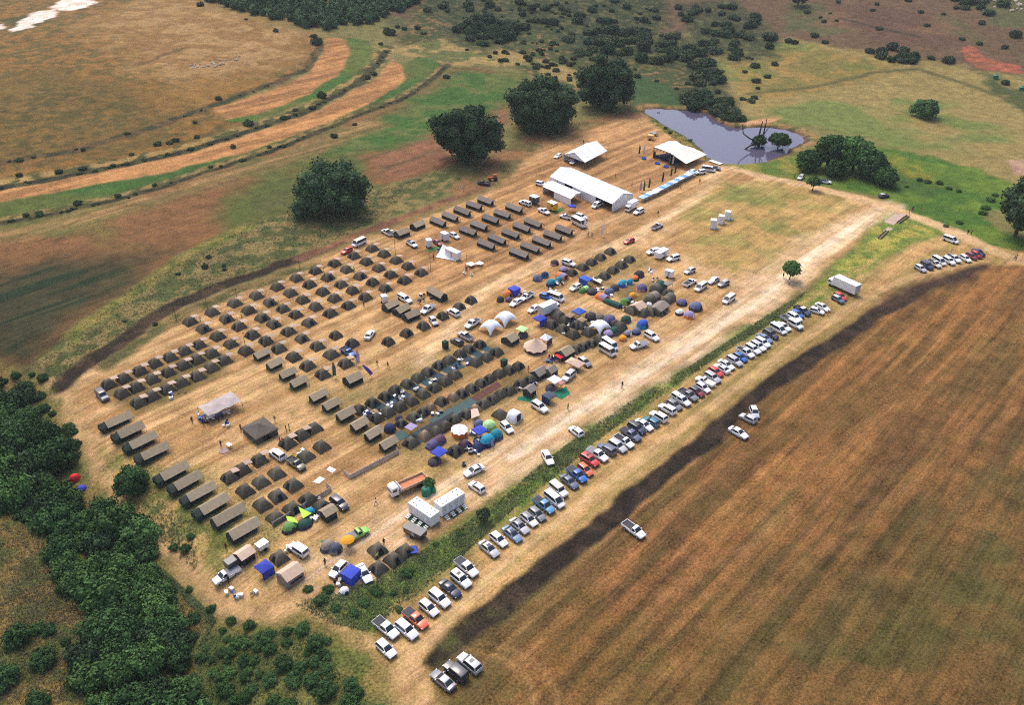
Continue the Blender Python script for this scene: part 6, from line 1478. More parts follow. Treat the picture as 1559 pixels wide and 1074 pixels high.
def table_parts(L=1.8, W=.8, h=.74, col='white'):
    out = []; m = MB(); m.bbox((0,0,h), (L, W, .05), .01); out.append(('table_top', m.mesh('table_top', mat('table_' + col, PAINTS.get(col, (.5,.5,.5)), .5), 0), None))
    for sx in (-1, 1):
        for sy in (-1, 1):
            m = MB(); m.tube((sx*(L/2-.1), sy*(W/2-.08), 0), (sx*(L/2-.1), sy*(W/2-.08), h-.02), .025, n=5); out.append(('leg', m.mesh('leg', POLE), None))
    return out
def chair_parts(col):
    out = []; c = mat('chair_' + col, {'blue': (.02,.10,.40), 'white': (.75,.75,.75), 'dark': (.03,.03,.04)}[col], .5); m = MB(); m.bbox((0,0,.45), (.45,.45,.05), .01); out.append(('seat', m.mesh('seat', c, 0), None))
    m = MB(); m.box((-.22,0,.72), (.04,.43,.45)); out.append(('backrest', m.mesh('backrest', c, 0), None))
    for sx in (-1, 1):
        for sy in (-1, 1):
            m = MB(); m.tube((sx*.2, sy*.2, 0), (sx*.2, sy*.2, .44), .018, n=4); out.append(('leg', m.mesh('leg', POLE), None))
    return out
TAB = table_parts(); TABB = table_parts(1.8, .8, .74, 'blue'); CHD = chair_parts('dark'); CHW = chair_parts('white'); CHB = chair_parts('blue')
for i, (u, v) in enumerate([(40,290),(110,292),(175,275),(235,250),(150,255),(85,262)]):
    put('folding_table', TAB if i % 2 else TABB, zt(u, v), ANG_A, 1, 'table', desc='folding table under the pale grey canopy', lift=.5)
for i, (u, v) in enumerate([(10,268),(60,318),(130,305),(205,285),(255,262)]): put('chair', CHD if i % 2 else CHW, zt(u, v), ANG_A, 1.2, 'chair', desc='chair beside the mess tables', lift=.4)
# stall row
STB = {}
def stall_parts(c):
    if c not in STB:
        p = gazebo_parts(3.0, 1.55, .30, {'blue': 'skyblue', 'turquoise': 'paleblue'}.get(c, c), val=.16)[:]; m = MB(); m.bbox((0,-.6,.75), (2.6,.7,.06), .01); p.append(('counter', m.mesh('counter', WHITE, 0), None)); STB[c] = p
    return STB[c]
for i, (u, v, c_) in enumerate([(300,842,'turquoise'),(345,822,'blue'),(385,800,'white'),(430,782,'white'),(475,757,'white'),(520,735,'blue'),(565,712,'turquoise'),(610,690,'blue'),(650,670,'white'),(690,648,'blue'),(730,622,'white'),(780,600,'blue'),(825,578,'white'),(870,556,'turquoise')]):
    put('market_stall', stall_parts(c_), zs(u, v), ANG_A, (1.0, .8, 1), 'stall', group='stalls in a line before the stage', label='%s topped stall, %s along the stall line before the stage' % ('sky blue' if c_ == 'turquoise' else c_, ordw(i+1)), lift=1.5, jit=.02)
for (u, v) in [(308,402),(466,458),(566,496)]:
    m = MB(); n = 14; ring = lambda r, z_: [(math.cos(2*math.pi*i/n)*r, math.sin(2*math.pi*i/n)*r, z_) for i in range(n)]
    m.loft([ring(1.0,0), ring(1.05,.35), ring(.9,.55), ring(.75,.35), ring(.72,.18)]); o = link('blue_half_shell', m.mesh('blue_half_shell', mat('blue_vinyl', (.02,.12,.50), .4), 60), None, at(*zs(u, v)) + Vector((0,0,.02))); o['category'] = 'half shell'; o['group'] = 'round blue half shells'; PENDING.append((o, zs(u, v), 'round bright blue half shell on the straw'))  # ring built in place of a blue half shell
# feather flags
FLAGC = {'navy': (.03,.05,.09), 'green': (.03,.12,.05), 'violet': (.14,.07,.55), 'white': (.75,.75,.78), 'teal': (.02,.10,.12), 'lilac': (.45,.36,.55)}
def flag_parts(c, h=3.6):
    m = MB(); m.path([(0,0,0),(0,0,h*.75),(.18,0,h)], [.03,.025,.015], 5); out = [('pole', m.mesh('pole', POLE), None)]
    g = [[(.04+w*.0, .0, h*.16+h*.84*t), (.04 + .62*(1-.55*max(0,t-.6)/.4)*1.0, .05*math.sin(t*7), h*.16+h*.80*t)] for t, w in [(i/8, 0) for i in range(9)]]
    m = MB(); 
    vs = [p for r in g for p in r] + [(x, y+.02, z_) for r in g for x, y, z_ in r]; k = len(g)*2
    fs = []
    for i in range(8): fs += [(2*i,2*i+1,2*i+3,2*i+2), (k+2*i+2,k+2*i+3,k+2*i+1,k+2*i), (2*i,2*i+2,k+2*i+2,k+2*i), (2*i+1,k+2*i+1,k+2*i+3,2*i+3)]
    m.add(vs, fs); out.append(('sail', m.mesh('sail', mat('flag_' + c, FLAGC[c], .8), 40), None)); return out
for q, c_, d in [((971.5,237),'navy','dark feather flag by the stage'),((978.5,238),'white','white feather flag by the stage'),(zs(512,690),'navy','tall navy feather flag before the stalls'),(zs(612,625),'green','green feather flag before the stalls'),(zs(660,590),'navy','dark feather flag nearest the stage front'),(zs(295,795),'green','green feather flag at the stall line end'),(zs(355,760),'green','green feather flag near the stall line end'),(zs(255,795),'lilac','lilac feather flag beside the long marquee'),(zs(632,480),'white','white feather flag at the stage corner'),
                 ((543,558),'lilac','thin lilac feather flag'),((566.5,575),'violet','violet feather flag lying over on the straw'),((507,577),'teal','teal feather flag'),((915,361),'white','white feather flag on the pale track'),((888,350),'white','white feather flag by the beige van')]:
    o = place('feather_flag', flag_parts(c_), at(*q), ANG_A*.6 if c_ != 'violet' else .4, 1.25, 'flag', None, None, q, d, tilt=(0, -.5 if c_ == 'violet' else .06))

# ------------------------------------------------------------------ toilets, cabins, fences, furniture
def toilet_parts():
    out = []; m = MB(); m.bbox((0,0,1.12), (1.15,1.15,2.1), .06); out.append(('cabin', m.mesh('cabin', WHITE, 30), None)); m = MB(); m.bbox((0,0,2.22), (1.22,1.22,.12), .05); out.append(('roof', m.mesh('roof', WHITE, 30), None))
    m = MB(); m.box((.59,0,1.1), (.04,.8,1.9)); out.append(('door', m.mesh('door', mat('grey_white_door', (.55,.55,.58), .5), 0), None)); m = MB(); m.tube((-.4,-.4,2.2), (-.4,-.4,2.6), .05); out.append(('vent_pipe', m.mesh('vent_pipe', PALEFR), None)); 
    m = MB(); m.box((.85,0,.12), (.55,.8,.24)); out.append(('step', m.mesh('step', PALEFR, 0), None)); return out
TP = toilet_parts()
for i, q in enumerate([(1086,341.5),(1098,334.5),(1108,328)]): put('portable_toilet', TP, q, -.3, (1.6,1.6,1.3), 'toilet', group='portable toilets on the meadow', label='white portable toilet on the meadow, %s of three' % ['nearest','middle','farthest'][i], lift=1.4)
def block_parts(L=6.2, W=2.5, h=2.5, n=4):
    out = []; m = MB(); m.bbox((0,0,.35+h/2), (L,W,h), .06); out.append(('cabin', m.mesh('cabin', WHITE, 30), None))
    for i in range(4):
        for s in (-1, 1):
            x = [-2.5,-1.7,1.4,2.4][i] if s > 0 else [-2.2,-1.2,1.6,2.6][i]; m = MB(); m.tube((x, s*.65, .35+h), (x, s*.65, .47+h), .13, n=8); out.append(('roof_vent', m.mesh('roof_vent', mat('blue_grey_vent', (.12,.15,.32), .5), 30), None))
    for x in (-.35, .35):
        m = MB(); m.box((x, .1, .37+h), (.45,1.0,.03)); out.append(('skylight', m.mesh('skylight', mat('pale_skylight', (.45,.48,.60), .4), 0), None))
    for i in range(n):
        x = -L/2 + L*(i+.5)/n; m = MB(); m.box((x, -W/2-.02, .35+h*.45), (.75,.04,h*.8)); out.append(('door', m.mesh('door', mat('white_door', (.66,.66,.68), .5), 0), None)); k = len(out)-1
        m = MB(); m.box((x+.25, -W/2-.06, .35+h*.45), (.06,.05,.2)); out.append(('handle', m.mesh('handle', TRIM, 0), k))
        m = MB()
        for j in range(3): m.box((x, -W/2-.45-.38*j, .42-.14*j), (.75,.26,.06))
        for s in (-1, 1): m.tube((x+s*.36, -W/2-.25, .5), (x+s*.36, -W/2-1.3, .08), .03, n=4)
        out.append(('steps', m.mesh('steps', WHITE, 0), None))
    m = MB(); m.box((0,0,.2), (L-.6, W-.4, .3)); out.append(('chassis', m.mesh('chassis', TRIM, 0), None)); m = MB(); m.tube((L/2,.4,.3), (L/2+1.2,0,.3), .05); m.tube((L/2,-.4,.3), (L/2+1.2,0,.3), .05); out.append(('tow_bar', m.mesh('tow_bar', POLE), None))
    return out
BP = block_parts()
put('toilet_block', BP, (645.5,780), ANG_B + .02, .97, 'toilet block', label='white toilet cabin with roof vents, the one behind the long black trailer', lift=1.4, jit=0)
put('toilet_block', BP, (684.5,766), ANG_A - .06, .97, 'toilet block', label='white toilet cabin with roof vents, the one beside the rough verge', lift=1.4, jit=0)
mat_sheet([(617,790),(625,785),(653,801),(645,806)], GRM, desc='dark green mat before the toilet cabin steps', cat='mat', lift=.04)
mat_sheet([(684,788),(706,771),(712,774),(690,791)], GRM, desc='dark green mat beside the verge cabin steps', cat='mat', lift=.04)
def fence(pxs, h=.9, m=None, label=None, gap=2.2, name='screen_fence', cat='fence'):
    W3 = [at(a, b) for a, b in pxs]; o0 = W3[0].copy(); parts = []
    for a, b in zip(W3[:-1], W3[1:]):
        d = b - a; n = max(1, int(d.length/gap)); s = Vector((-d.y, d.x, 0)).normalized()*.025
        mm = MB(); p, q = a - o0, b - o0; up = Vector((0,0,h)); lo = Vector((0,0,.05))
        mm.add([tuple(x) for x in (p+lo-s, q+lo-s, q+up-s, p+up-s, p+lo+s, q+lo+s, q+up+s, p+up+s)], [(0,1,2,3),(7,6,5,4),(0,4,5,1),(1,5,6,2),(2,6,7,3),(3,7,4,0)]); parts.append(('screen', mm.mesh('screen', m, 0), None))
        for i in range(n + 1):
            c_ = a.lerp(b, i/n) - o0; mm = MB(); mm.tube(c_, c_ + Vector((0,0,h+.12)), .03, n=5); parts.append(('post', mm.mesh('post', POLE), None))
    return place(name, parts, o0, 0, 1, cat, label)
PB = mat('pale_shade_cloth', (.46,.40,.36), .9, .12, 1)
fence([(524,722),(533,730),(607,691),(603,687)], 1.1, PB, 'pale cloth screen fence bent round below the diagonal fly tents')
fence([(497,742),(505,748),(415,803)], 1.1, PB, 'pale cloth screen fence running beside the lower bow tents')
for q, l in [([(497,716),(506,721),(512,716),(502,711)], 'white square sheet pegged on the straw, upper one'), ([(476,735),(486,737),(495,730),(487,726)], 'white square sheet pegged on the straw, lower one')]:
    mat_sheet([q[0], q[1], q[2], q[3]], WCNV, 'white_sheet', label=None, desc=l, lift=.08, th=.03, cat='sheet')
for q in ([(709,405),(717,409),(724,406),(718,402)], [(722,405),(732,407),(737,404),(730,401)]): mat_sheet(q, WCNV, 'white_table_cover', desc='white sheet laid over tables by the white cabin', lift=.8, cat='sheet')
# tall light poles
for q, hh in [((269,489),5.5),((317,476),4.5),((457,412),5.2),((362.5,463),4.5),((496,432),5.0),((374,530),4.2),((602,388),5.0),((656,417),7.0),((309,505),4.0),((553,463),4.4),((711,402),2.8)]:
    m = MB(); m.tube((0,0,0), (0,0,hh), .07, .05, 6); pr = [('mast', m.mesh('mast', mat('dark_steel', (.05,.045,.045), .6)), None)]
    m = MB(); m.bbox((.12,0,hh+.05), (.4,.28,.16), .03); pr.append(('lamp_head', m.mesh('lamp_head', TRIM, 0), None))
    place('light_pole', pr, at(*q), random.uniform(0,6), 1, 'light pole', None, 'camp light poles', q, 'thin dark camp light pole')
# feeding trough and sheds at the road
def trough_parts(L=7.0):
    out = []; m = MB(); m.box((0,0,.12), (L,.8,.06)); out.append(('floor_board', m.mesh('floor_board', WOOD, 0), None))
    for s in (-1, 1):
        m = MB(); m.box((0,s*.42,.35), (L,.06,.5)); out.append(('side_board', m.mesh('side_board', WOOD, 0), None))
    return out
put('feed_trough', trough_parts(7.5), (1345,357), heading(1345,357,-22,22), 1, 'trough', label='long weathered wooden trough in the grass, lower one', lift=.2, jit=0)
put('feed_trough', trough_parts(8.5), (1375,334), heading(1375,334,24,-17), 1, 'trough', label='long weathered wooden trough in the grass, upper one by the track', lift=.2, jit=0)
mat_sheet([(1346,338),(1362,326),(1380,326),(1360,343)], mat('pinkish_concrete', (.42,.30,.24), .9, .2, 1), 'concrete_slab', desc='pinkish concrete slab beside the wooden trough', cat='slab')
mat_sheet([(1344,352),(1352,346),(1360,348),(1350,354)], mat('pinkish_concrete', (.42,.30,.24)), 'concrete_slab', desc='small pale concrete slab by the lower trough', cat='slab')
for q in [(1460,322),(1434,340),(1384,326),(1402,318)]:
    m = MB(); m.tube((0,0,0), (0,0,1.6), .09, .07, 6); o = link('fence_post', m.mesh('fence_post', WOOD), None, at(*q)); o['category'] = 'post'; o['group'] = 'wooden fence posts'; PENDING.append((o, q, 'single weathered wooden fence post'))
# pale rocks on the upper hill
rk = random.Random(2)
for i in range(26):
    t = rk.random(); px_, py_ = 290 + 74*t + rk.uniform(-4,4), 103 - 15*t + rk.uniform(-3,6); n = 7; rr = rk.uniform(.5,1.3)
    ring = lambda k, z_: [(math.cos(2*math.pi*j/n)*k*rr*rk.uniform(.7,1.2), math.sin(2*math.pi*j/n)*k*rr*rk.uniform(.6,1.0), z_*rr) for j in range(n)]
    m = MB(); m.loft([ring(1.0,-.2), ring(1.05,.2), ring(.7,.55), ring(.3,.7)]); o = link('rock', m.mesh('rock', mat('pale_rock', (.42,.35,.27), .95, .3, 2, .2), 0), None, at(px_, py_), (0,0,rk.uniform(0,6))); o['category'] = 'rock'; o['group'] = 'pale rocks of the hill outcrop'; o['label'] = 'pale rock of the low outcrop on the upper dry hill'
for i in range(16):
    px_, py_ = rk.uniform(1480,1559), rk.uniform(0,26); n = 7; rr = rk.uniform(.8,2.0)
    m = MB(); m.loft([ring(1.0,-.2), ring(1.05,.2), ring(.7,.55), ring(.3,.7)]); o = link('rock', m.mesh('rock', mat('pale_rock', (.42,.35,.27)), 0), None, at(px_, py_), (0,0,rk.uniform(0,6))); o['category'] = 'rock'; o['group'] = 'pale rocks on the far hilltop'; o['label'] = 'pale rock among the bushes on the far brown hilltop'
# green water tank and odds
def tank_parts(r=.9, h=1.7):
    n = 16; ring = lambda k, z_: [(math.cos(2*math.pi*i/n)*k, math.sin(2*math.pi*i/n)*k, z_) for i in range(n)]
    m = MB(); m.loft([ring(r,0), ring(r,h*.3), ring(r*.97,h*.33), ring(r,h*.36), ring(r,h*.8), ring(r*.8,h*.93), ring(r*.3,h)]); out = [('tank', m.mesh('tank', mat('green_plastic', (.01,.16,.10), .5), 40), None)]
    m = MB(); m.loft([ring(r*.25,h), ring(r*.25,h+.1)]); out.append(('lid', m.mesh('lid', TRIM, 40), 0)); return out
put('water_tank', tank_parts(), (648.5,748.5), 0, 1, 'tank', label='round green water tank behind the tipper truck', lift=.8); put('water_tank', tank_parts(.6,1.1), (659,746), 0, 1, 'tank', label='small dark green tank by the leafy sapling', lift=.5)
put('water_tank', tank_parts(.45,.8), (387,671), 0, 1, 'tank', label='little green barrel beside the canteen tent', lift=.4); put('water_tank', tank_parts(.8,1.2), (1516,117), 0, 1.6, 'tank', label='green tank on the far pasture bank', lift=.8); put('water_tank', tank_parts(.8,1.2), (1556,135), 0, 1.6, 'tank', label='pale tank cut by the picture edge on the far pasture', lift=.8)
def umbrella_parts(c):
    m = MB(); m.dome([dome_ring(1.3,1.9,10,2), dome_ring(.95,2.15,10,2), dome_ring(.5,2.32,10,2), (0,0,2.42)]); out = [('canopy', m.mesh('canopy', fab(c), 30), None)]; m = MB(); m.tube((0,0,0),(0,0,2.4),.025); out.append(('pole', m.mesh('pole', POLE), None)); return out
put('parasol', umbrella_parts('amber'), zc(1190,425), 0, 1, 'parasol', label='amber parasol beside the lime green jeep', lift=2.1)
put('gazebo', gazebo_parts(2.7, 2.1, .45, 'royal'), zm(392,945), ANG_A+.78, 1, 'gazebo', desc='blue gazebo with white spots', lift=2.1)
for q in [zm(370,440), zm(385,470)]: mat_sheet([(q[0]-4,q[1]),(q[0]+2,q[1]+2),(q[0]+6,q[1]-1),(q[0],q[1]-3)], WCNV, 'white_board', desc='white tabletop beside the smaller marquee', lift=.9, cat='board')
mat_sheet([(873,248),(880,250),(883,247),(877,245)], fab('blue'), 'tarpaulin', desc='blue tarpaulin beside the smaller marquee', lift=.9, cat='tarpaulin')
mat_sheet([(1078,246),(1083,244),(1101,250),(1095,252)], mat('pale_concrete', (.6,.58,.55)), 'concrete_slab', desc='pale concrete strip at the pond bank', cat='slab', lift=.35)
# fire place
m = MB(); n = 14; ring = lambda r, z_: [(math.cos(2*math.pi*i/n)*r*(1+.1*math.sin(i*3)), math.sin(2*math.pi*i/n)*r, z_) for i in range(n)]
m.loft([ring(1.1,-.02), ring(1.0,.14), ring(.5,.2)]); o = link('fire_pit', m.mesh('fire_pit', mat('grey_ash', (.30,.20,.19), .95, .3, 3), 40), None, at(341,687)); tag(o, 'grey ash fire pit on the straw below the canteen tent', 'fire pit')
for (u, v) in [(245,505),(260,515)]: put('camp_stove', table_parts(.8,.6,.8,'white'), zt(u, v), ANG_A, 1, 'stove', desc='small white camp table by the fire pit', lift=.6)
# loose chairs, boxes, tables about the camp
OD = random.Random(4)
for (x, y, n_) in [(655,700,0),(716,683,6),(722,690,5),(727,672,4),(700,706,2),(842,548,6),(835,552,4),(362,906,4),(350,899,3),(390,902,2),(512,887,3),(524,884,3),(441,836,3),(478,788,5),(486,784,3),(560,630,5),(607,600,4),(562,624,3),(1000,428,5),(985,412,4),(878,565,3),(950,395,2),(905,490,3),(922,485,2),(780,512,0),(255,605,2),(262,598,2),(275,593,2),(648,412,2),(712,415,4),(600,352,2),(645,452,4),(575,630,5),(592,618,5),(612,606,5),(632,596,5),(655,582,4),(690,560,4),(705,552,4),(640,640,5),(665,630,4),(870,492,5),(895,500,5),(858,505,4),(920,500,4),(840,440,5),(852,432,4),(930,452,5),(965,460,5),(1010,462,4),(915,440,4),(760,598,4),(790,590,4),(815,585,4),(720,660,4),(735,672,4),(455,690,4),(480,760,3),(500,770,4),(345,645,5),(310,640,5),(795,448,3),(848,428,3),(672,382,4),(560,640,3),(655,450,5),(640,458,3)]:
    for i in range(n_):
        k = OD.random(); q = (x + OD.uniform(-7,7), y + OD.uniform(-4,4))
        if k < .55: put('camp_chair', OD.choice([CHD, CHB, CHW, CHD]), q, OD.uniform(0,6), 1.15, 'chair', desc='folding camp chair', lift=.4, group='folding camp chairs')
        else:
            key = OD.choice(['white','blue','dark','beige']); m = None
            if ('box', key) not in DT:
                b_ = MB(); b_.bbox((0,0,.25), (.75,.5,.5), .03); l_ = MB(); l_.bbox((0,0,.53), (.78,.53,.07), .02); DT[('box', key)] = [('box', b_.mesh('box', paint_mat(key), 30), None), ('lid', l_.mesh('lid', paint_mat('white' if key == 'blue' else key), 30), None)]
            put('cool_box', DT[('box', key)], q, OD.uniform(0,6), 1.1, 'cool box', desc='%s storage box' % key, lift=.3, group='storage boxes')
# ------------------------------------------------------------------ vehicles
D1, D2, D3 = (28, 23), (28, 17), (28, 16)      # noses to the lower right along the row
U2 = (-28, -16)
z1 = Z(550, 820, 4.473); zp = Z(700, 660, 5.368); zq = Z(860, 560, 6.714); zr = Z(1040, 440, 6.714); zv = Z(1230, 340, 5.197)
ROW = [
 (z1(168,750),'hatchback/white',(28,26)), (z1(170,612),'pickup/white/cover=dark',D1), (z1(308,622),'suv/white',D1), (z1(372,548),'pickup/orange/cover=dark',D1), (z1(460,472),'hatchback/white',D1), (z1(532,408),'suv/white',D1),
 (z1(607,342),'sedan/navy',D1), (z1(677,277),'suv/white/sun',D1), (z1(718,198),'pickup/white/cover=dark',D1), (zp(240,942),'sedan/silver/roof=white/sun',D1), (zp(318,866),'hatchback/white',D1), (zp(430,822),'sedan/steel/sun',D1), (zp(490,755),'sedan/silver/roof=grey',D1), (zp(567,702),'hatchback/white/roof=grey',D1),
 (zp(633,658),'hatchback/grey',D1), (zp(690,588),'pickup/skyblue/cover=dark',(28,21)), (zp(775,542),'minivan/white',D1), (zp(808,464),'jeep/white',D1), (zp(897,392),'sedan/slate',D1), (zp(960,338),'pickup/blue/cover=dark',D1), (zp(1027,295),'hatchback/orange',D1), (zq(252,942),'suv/red/sun',D2),
 (zq(335,887),'pickup/white/cover=grey',D2), (zq(427,832),'suv/slate',U2), (zq(537,802),'suv/silver',D2), (zq(605,752),'single_cab/white',D2), (zq(677,682),'pickup/slate/cover=dark',D2), (zq(737,618),'suv/navy/roof=dark',D2), (zq(812,582),'sedan/white',D2), (zq(882,547),'hatchback/teal',U2), (zq(957,498),'suv/white',U2), (zq(1047,422),'suv/white',U2),
 (zq(1120,377),'hatchback/grey',D2), (zq(1190,328),'pickup/white/canopy',D2), (zq(1265,277),'pickup/grey',D2), (zq(1350,242),'hatchback/maroon/roof=dark',D2), (zq(1412,202),'hatchback/white',D2), (zr(225,945),'single_cab/white/cover=beige',(-28,-13)), (zr(300,905),'suv/silver',D2), (zr(335,845),'hatchback/red',D2), (zr(395,810),'sedan/white',U2), (zr(442,772),'sedan/white',D3),
 (zr(525,737),'suv/silver',D3), (zr(585,697),'hatchback/blue',D3), (zr(640,648),'pickup/white',D3), (zr(713,615),'suv/white',D3), (zr(767,585),'suv/white/roof=silver',D3), (zr(812,550),'suv/white',D3), (zr(837,502),'sedan/steel',D3), (zr(897,462),'suv/dark',D3), (zr(973,410),'minivan/white',D3), (zr(1027,382),'sedan/white',D3), (zr(1150,368),'jeep/white',D3), (zr(1085,318),'single_cab/silver',D3), (zr(1140,290),'suv/white',D3), (zr(1168,255),'hatchback/blue',D3), (zr(1222,222),'pickup/navy/roof=white',D3), (zr(1368,222),'hatchback/white',(28,8)), (zr(1427,182),'sedan/white',D3)]
names = []
for q, code, d in ROW:
    t = code.split('/'); names.append(CNAME.get(t[1], t[1]) + ' ' + KNAME[t[0]].replace('double-cab ', '').replace('single-cab ', '').replace('boxy four-wheel drive', 'jeep').replace(' car', ''))
for i, (q, code, d) in enumerate(ROW):
    prev = names[i-1] if i else None; nxt = names[i+1] if i + 1 < len(ROW) else None
    lab = '%s in the long row, ' % names[i] + ('at its lower end below the %s' % nxt if not prev else 'at its upper end' if not nxt else 'between the %s and the %s' % (prev, nxt))
    if i in (45, 46, 47): lab = names[i] + ' in the long row, %s of three white SUVs side by side' % ['lower','middle','upper'][i-45]
    car(q[0], q[1], code, d, 'cars parked in the long row', lab)
z = Z(900, 540, 3.58)
for q, code, d in [(z(890,313),'hatchback/silver/roof=white',(10,26)), (z(855,345),'hatchback/silver',(-28,-14)), (z(803,424),'sedan/white',(28,16)), (z(233,955),'single_cab/white',(28,20))]: car(q[0], q[1], code, d, 'cars on the brown field')
for q, code, d in [(z1(555,965),'sedan/grey/roof=silver',(-28,-23)), (z1(643,908),'jeep/dark',(-28,-23)), (z1(737,850),'suv/silver/sun',(-28,-23))]: car(q[0], q[1], code, d, 'cars at the burnt strip end')
for q, code, d in [(zv(893,355),'hatchback/silver/roof=white',D3),(zv(943,335),'suv/navy',D3),(zv(1000,318),'single_cab/beige/roof=white',D3),(zv(1037,298),'minivan/white',D3),(zv(1115,297),'suv/white',D3),(zv(1155,277),'pickup/white',D3),(zv(1247,277),'hatchback/white',D3),(zv(1297,258),'hatchback/maroon',D3),(zv(1335,247),'hatchback/maroon/roof=red',D3),(zv(1352,228),'sedan/navy',D3),(zv(1130,130),'minivan/white',(28,10)),(zv(240,600),'hatchback/slate/roof=silver',D3),(zv(258,577),'hatchback/red',D3)]:
    car(q[0], q[1], code, d, 'cars at the road end')
CAMP = [
 (zp(718,196),'sedan/white/roof=white',(14,26)), (zp(115,302),'sedan/white',(-28,13)), (zp(140,437),'hatchback/white',(-26,-18)), (zq(115,648),'hatchback/white',(-28,-22)),
 ((928.5,525.5),'minibus/white',(28,19)), ((925,534.5),'minibus/beige/roof=white',(28,17)), ((972.5,525.5),'single_cab/white/cover=grey',(-28,8)), ((992,512),'suv/white',(28,16)),
 ((890.5,551),'hatchback/grey/roof=silver',(28,20)), ((866,572.5),'suv/silver',(-20,18)), ((771.5,650.5),'hatchback/white',(22,22)), ((821.5,619.5),'suv/white',(28,18)),
 ((866,400.5),'suv/white',(28,9)), ((876,437),'hatchback/white',(-26,14)), ((785.8,460),'sedan/white',(-26,16)), ((802,451.5),'single_cab/white',(-26,15)), ((812.5,470),'hatchback/white',(-26,14)), ((832,451),'hatchback/blue',(28,8)), ((846.5,453),'minibus/white',(28,10)),
 ((957.5,366.5),'hatchback/red',(-28,10)), ((994.5,383),'suv/white',(-28,6)), ((1025,393),'suv/white',(-28,8)), ((1050,412),'hatchback/silver',(-28,12)), ((1050.5,430),'single_cab/white',(26,-14)), ((1067,437),'minivan/white',(-26,18)), ((1086.5,426.5),'sedan/silver/roof=white',(-26,14)), ((1101.5,431.5),'hatchback/grey/roof=silver',(-26,12)), ((1109.5,455.5),'minivan/white',(-26,18)),
 ((1000.5,344.5),'single_cab/silver',(26,-13)), ((849.5,237),'hatchback/white',(-22,12)), ((824,280),'suv/white',(28,6)), ((909,312),'minivan/white',(-26,13)), ((972.5,322),'suv/white',(-26,12)),
 ((799,309),'pickup/white/canopy',(-28,-10)), ((828,321.5),'pickup/white/cover=silver',(28,13)), ((862,330),'single_cab/white',(-28,-7)), ((885,330),'suv/white',(28,10)), ((736,278.5),'single_cab/dark',(-28,-5)),
 ((1052.5,261.5),'hatchback/white',(-28,6)), ((1066,262),'suv/white',(-28,4)), ((1079,258),'minibus/white',(28,4)), ((1088,255.5),'single_cab/grey',(28,4)),
 ((546.5,370),'minibus/white',(-26,12)), ((527.5,381.5),'hatchback/red',(-26,12)), ((627,371),'single_cab/white',(26,16)), ((589,353.5),'pickup/white/cover=black',(-20,-12)), ((692,358.5),'hatchback/white',(26,14)), ((667,369),'sedan/maroon',(26,17)),
 ((616.5,455),'pickup/white/canopy',(28,15)), ((651,470.5),'pickup/white/cover=grey',(-26,18)), ((660,488.5),'hatchback/silver',(17,22)), ((690,475.5),'suv/white',(-28,-16)), ((719,492.5),'pickup/white',(-26,16)), ((708,511.5),'pickup/silver/roof=white',(-28,-16)), ((695.5,519.5),'hatchback/dark',(-28,-15)), ((562.8,509),'sedan/white',(16,-22)), ((530,536),'single_cab/blue',(28,18)),
 ((155.6,602.5),'jeep/grey/roof=dark',(24,24)), ((422,692),'suv/white',(-28,-20)), ((451,706),'single_cab/camo',(28,20)), ((516.5,766),'suv/dark',(26,20)), ((454,837.5),'jeep/white',(-28,-18)), ((344.5,876),'single_cab/white/cover=grey',(-26,20)), ((543,814),'single_cab/lime/cover=grey',(24,-12)), ((515,866.5),'hatchback/white',(-20,20)), ((554.5,873),'sedan/white',(15,24)),
 ((1219.5,269.5),'hatchback/silver',(-12,10)), ((1257.5,276),'hatchback/white/roof=dark',(28,4)), ((1346,297.5),'hatchback/dark/roof=silver',(26,-4))]
for q, code, d in CAMP: car(q[0], q[1], code, d)
def special(name, parts, q, d, lab, cat, lift=1.3, s_=1.0): return place(name, parts, at(q[0], q[1], lift), heading(q[0], q[1], *d), s_, cat, lab)
special('tipper_truck', tipper_parts(), (620,738), (-28,12), 'white cabbed tipper truck with empty rusty red tray', 'truck', 1.2, .95)
BT = box_truck_parts()
special('box_truck', BT, (836,468), (28,-13), 'big white box truck parked beside the crowded tent rows', 'truck', 1.8, .95)
special('box_truck', box_truck_parts(6.2,2.2,2.3), (961.5,312.5), (-26,14), 'white box truck at the end of the long marquee', 'truck', 1.7, .95)
special('box_truck', box_truck_parts(9.4,2.5,2.6), (1285,433.5), (-28,-13), 'long white box truck parked in the grass above the car row', 'truck', 1.8)
special('camper_van', car_parts('minibus','beige',False,None,'white'), (882,339.5), (28,15), 'beige and white camper van at the end of the grey tent rows', 'van', 1.0, 1.25)
special('food_trailer', trailer_parts(2.8,2.0,2.1,'yellow','white',True), (841,315), (-28,-10), 'yellow food trailer with white roof by the white pickup', 'trailer', 1.3, 1.1)
special('food_trailer', trailer_parts(2.8,2.0,2.0,'dark','white',True), (813.5,305), (-28,-10), 'dark trailer with white roof behind the canopied pickup', 'trailer', 1.3, 1.1)
special('food_trailer', trailer_parts(2.4,1.8,1.4,'yellow',None,False), (990.5,209.5), (28,4), 'orange-yellow trailer standing alone beyond the stage', 'trailer', .9, 1.1)
special('flat_trailer', trailer_parts(2.6,1.7,.5,'grey',None,False), (995.5,204), (28,8), 'low grey trailer behind the orange-yellow trailer', 'trailer', .5, 1.1)
special('caravan', trailer_parts(4.6,2.2,1.9,'white',None,True), (1007,386), (26,-14), 'white caravan beside the white off-road cars', 'caravan', 1.3)
special('shower_trailer', trailer_parts(2.2,1.7,2.2,'white',None), (653,370), (10,14), 'tall white cabin trailer beside the maroon car', 'trailer', 1.4)
special('shower_trailer', trailer_parts(2.6,1.9,2.2,'white',None), (677,360), (26,14), 'tall white cabin trailer behind the maroon car', 'trailer', 1.4)
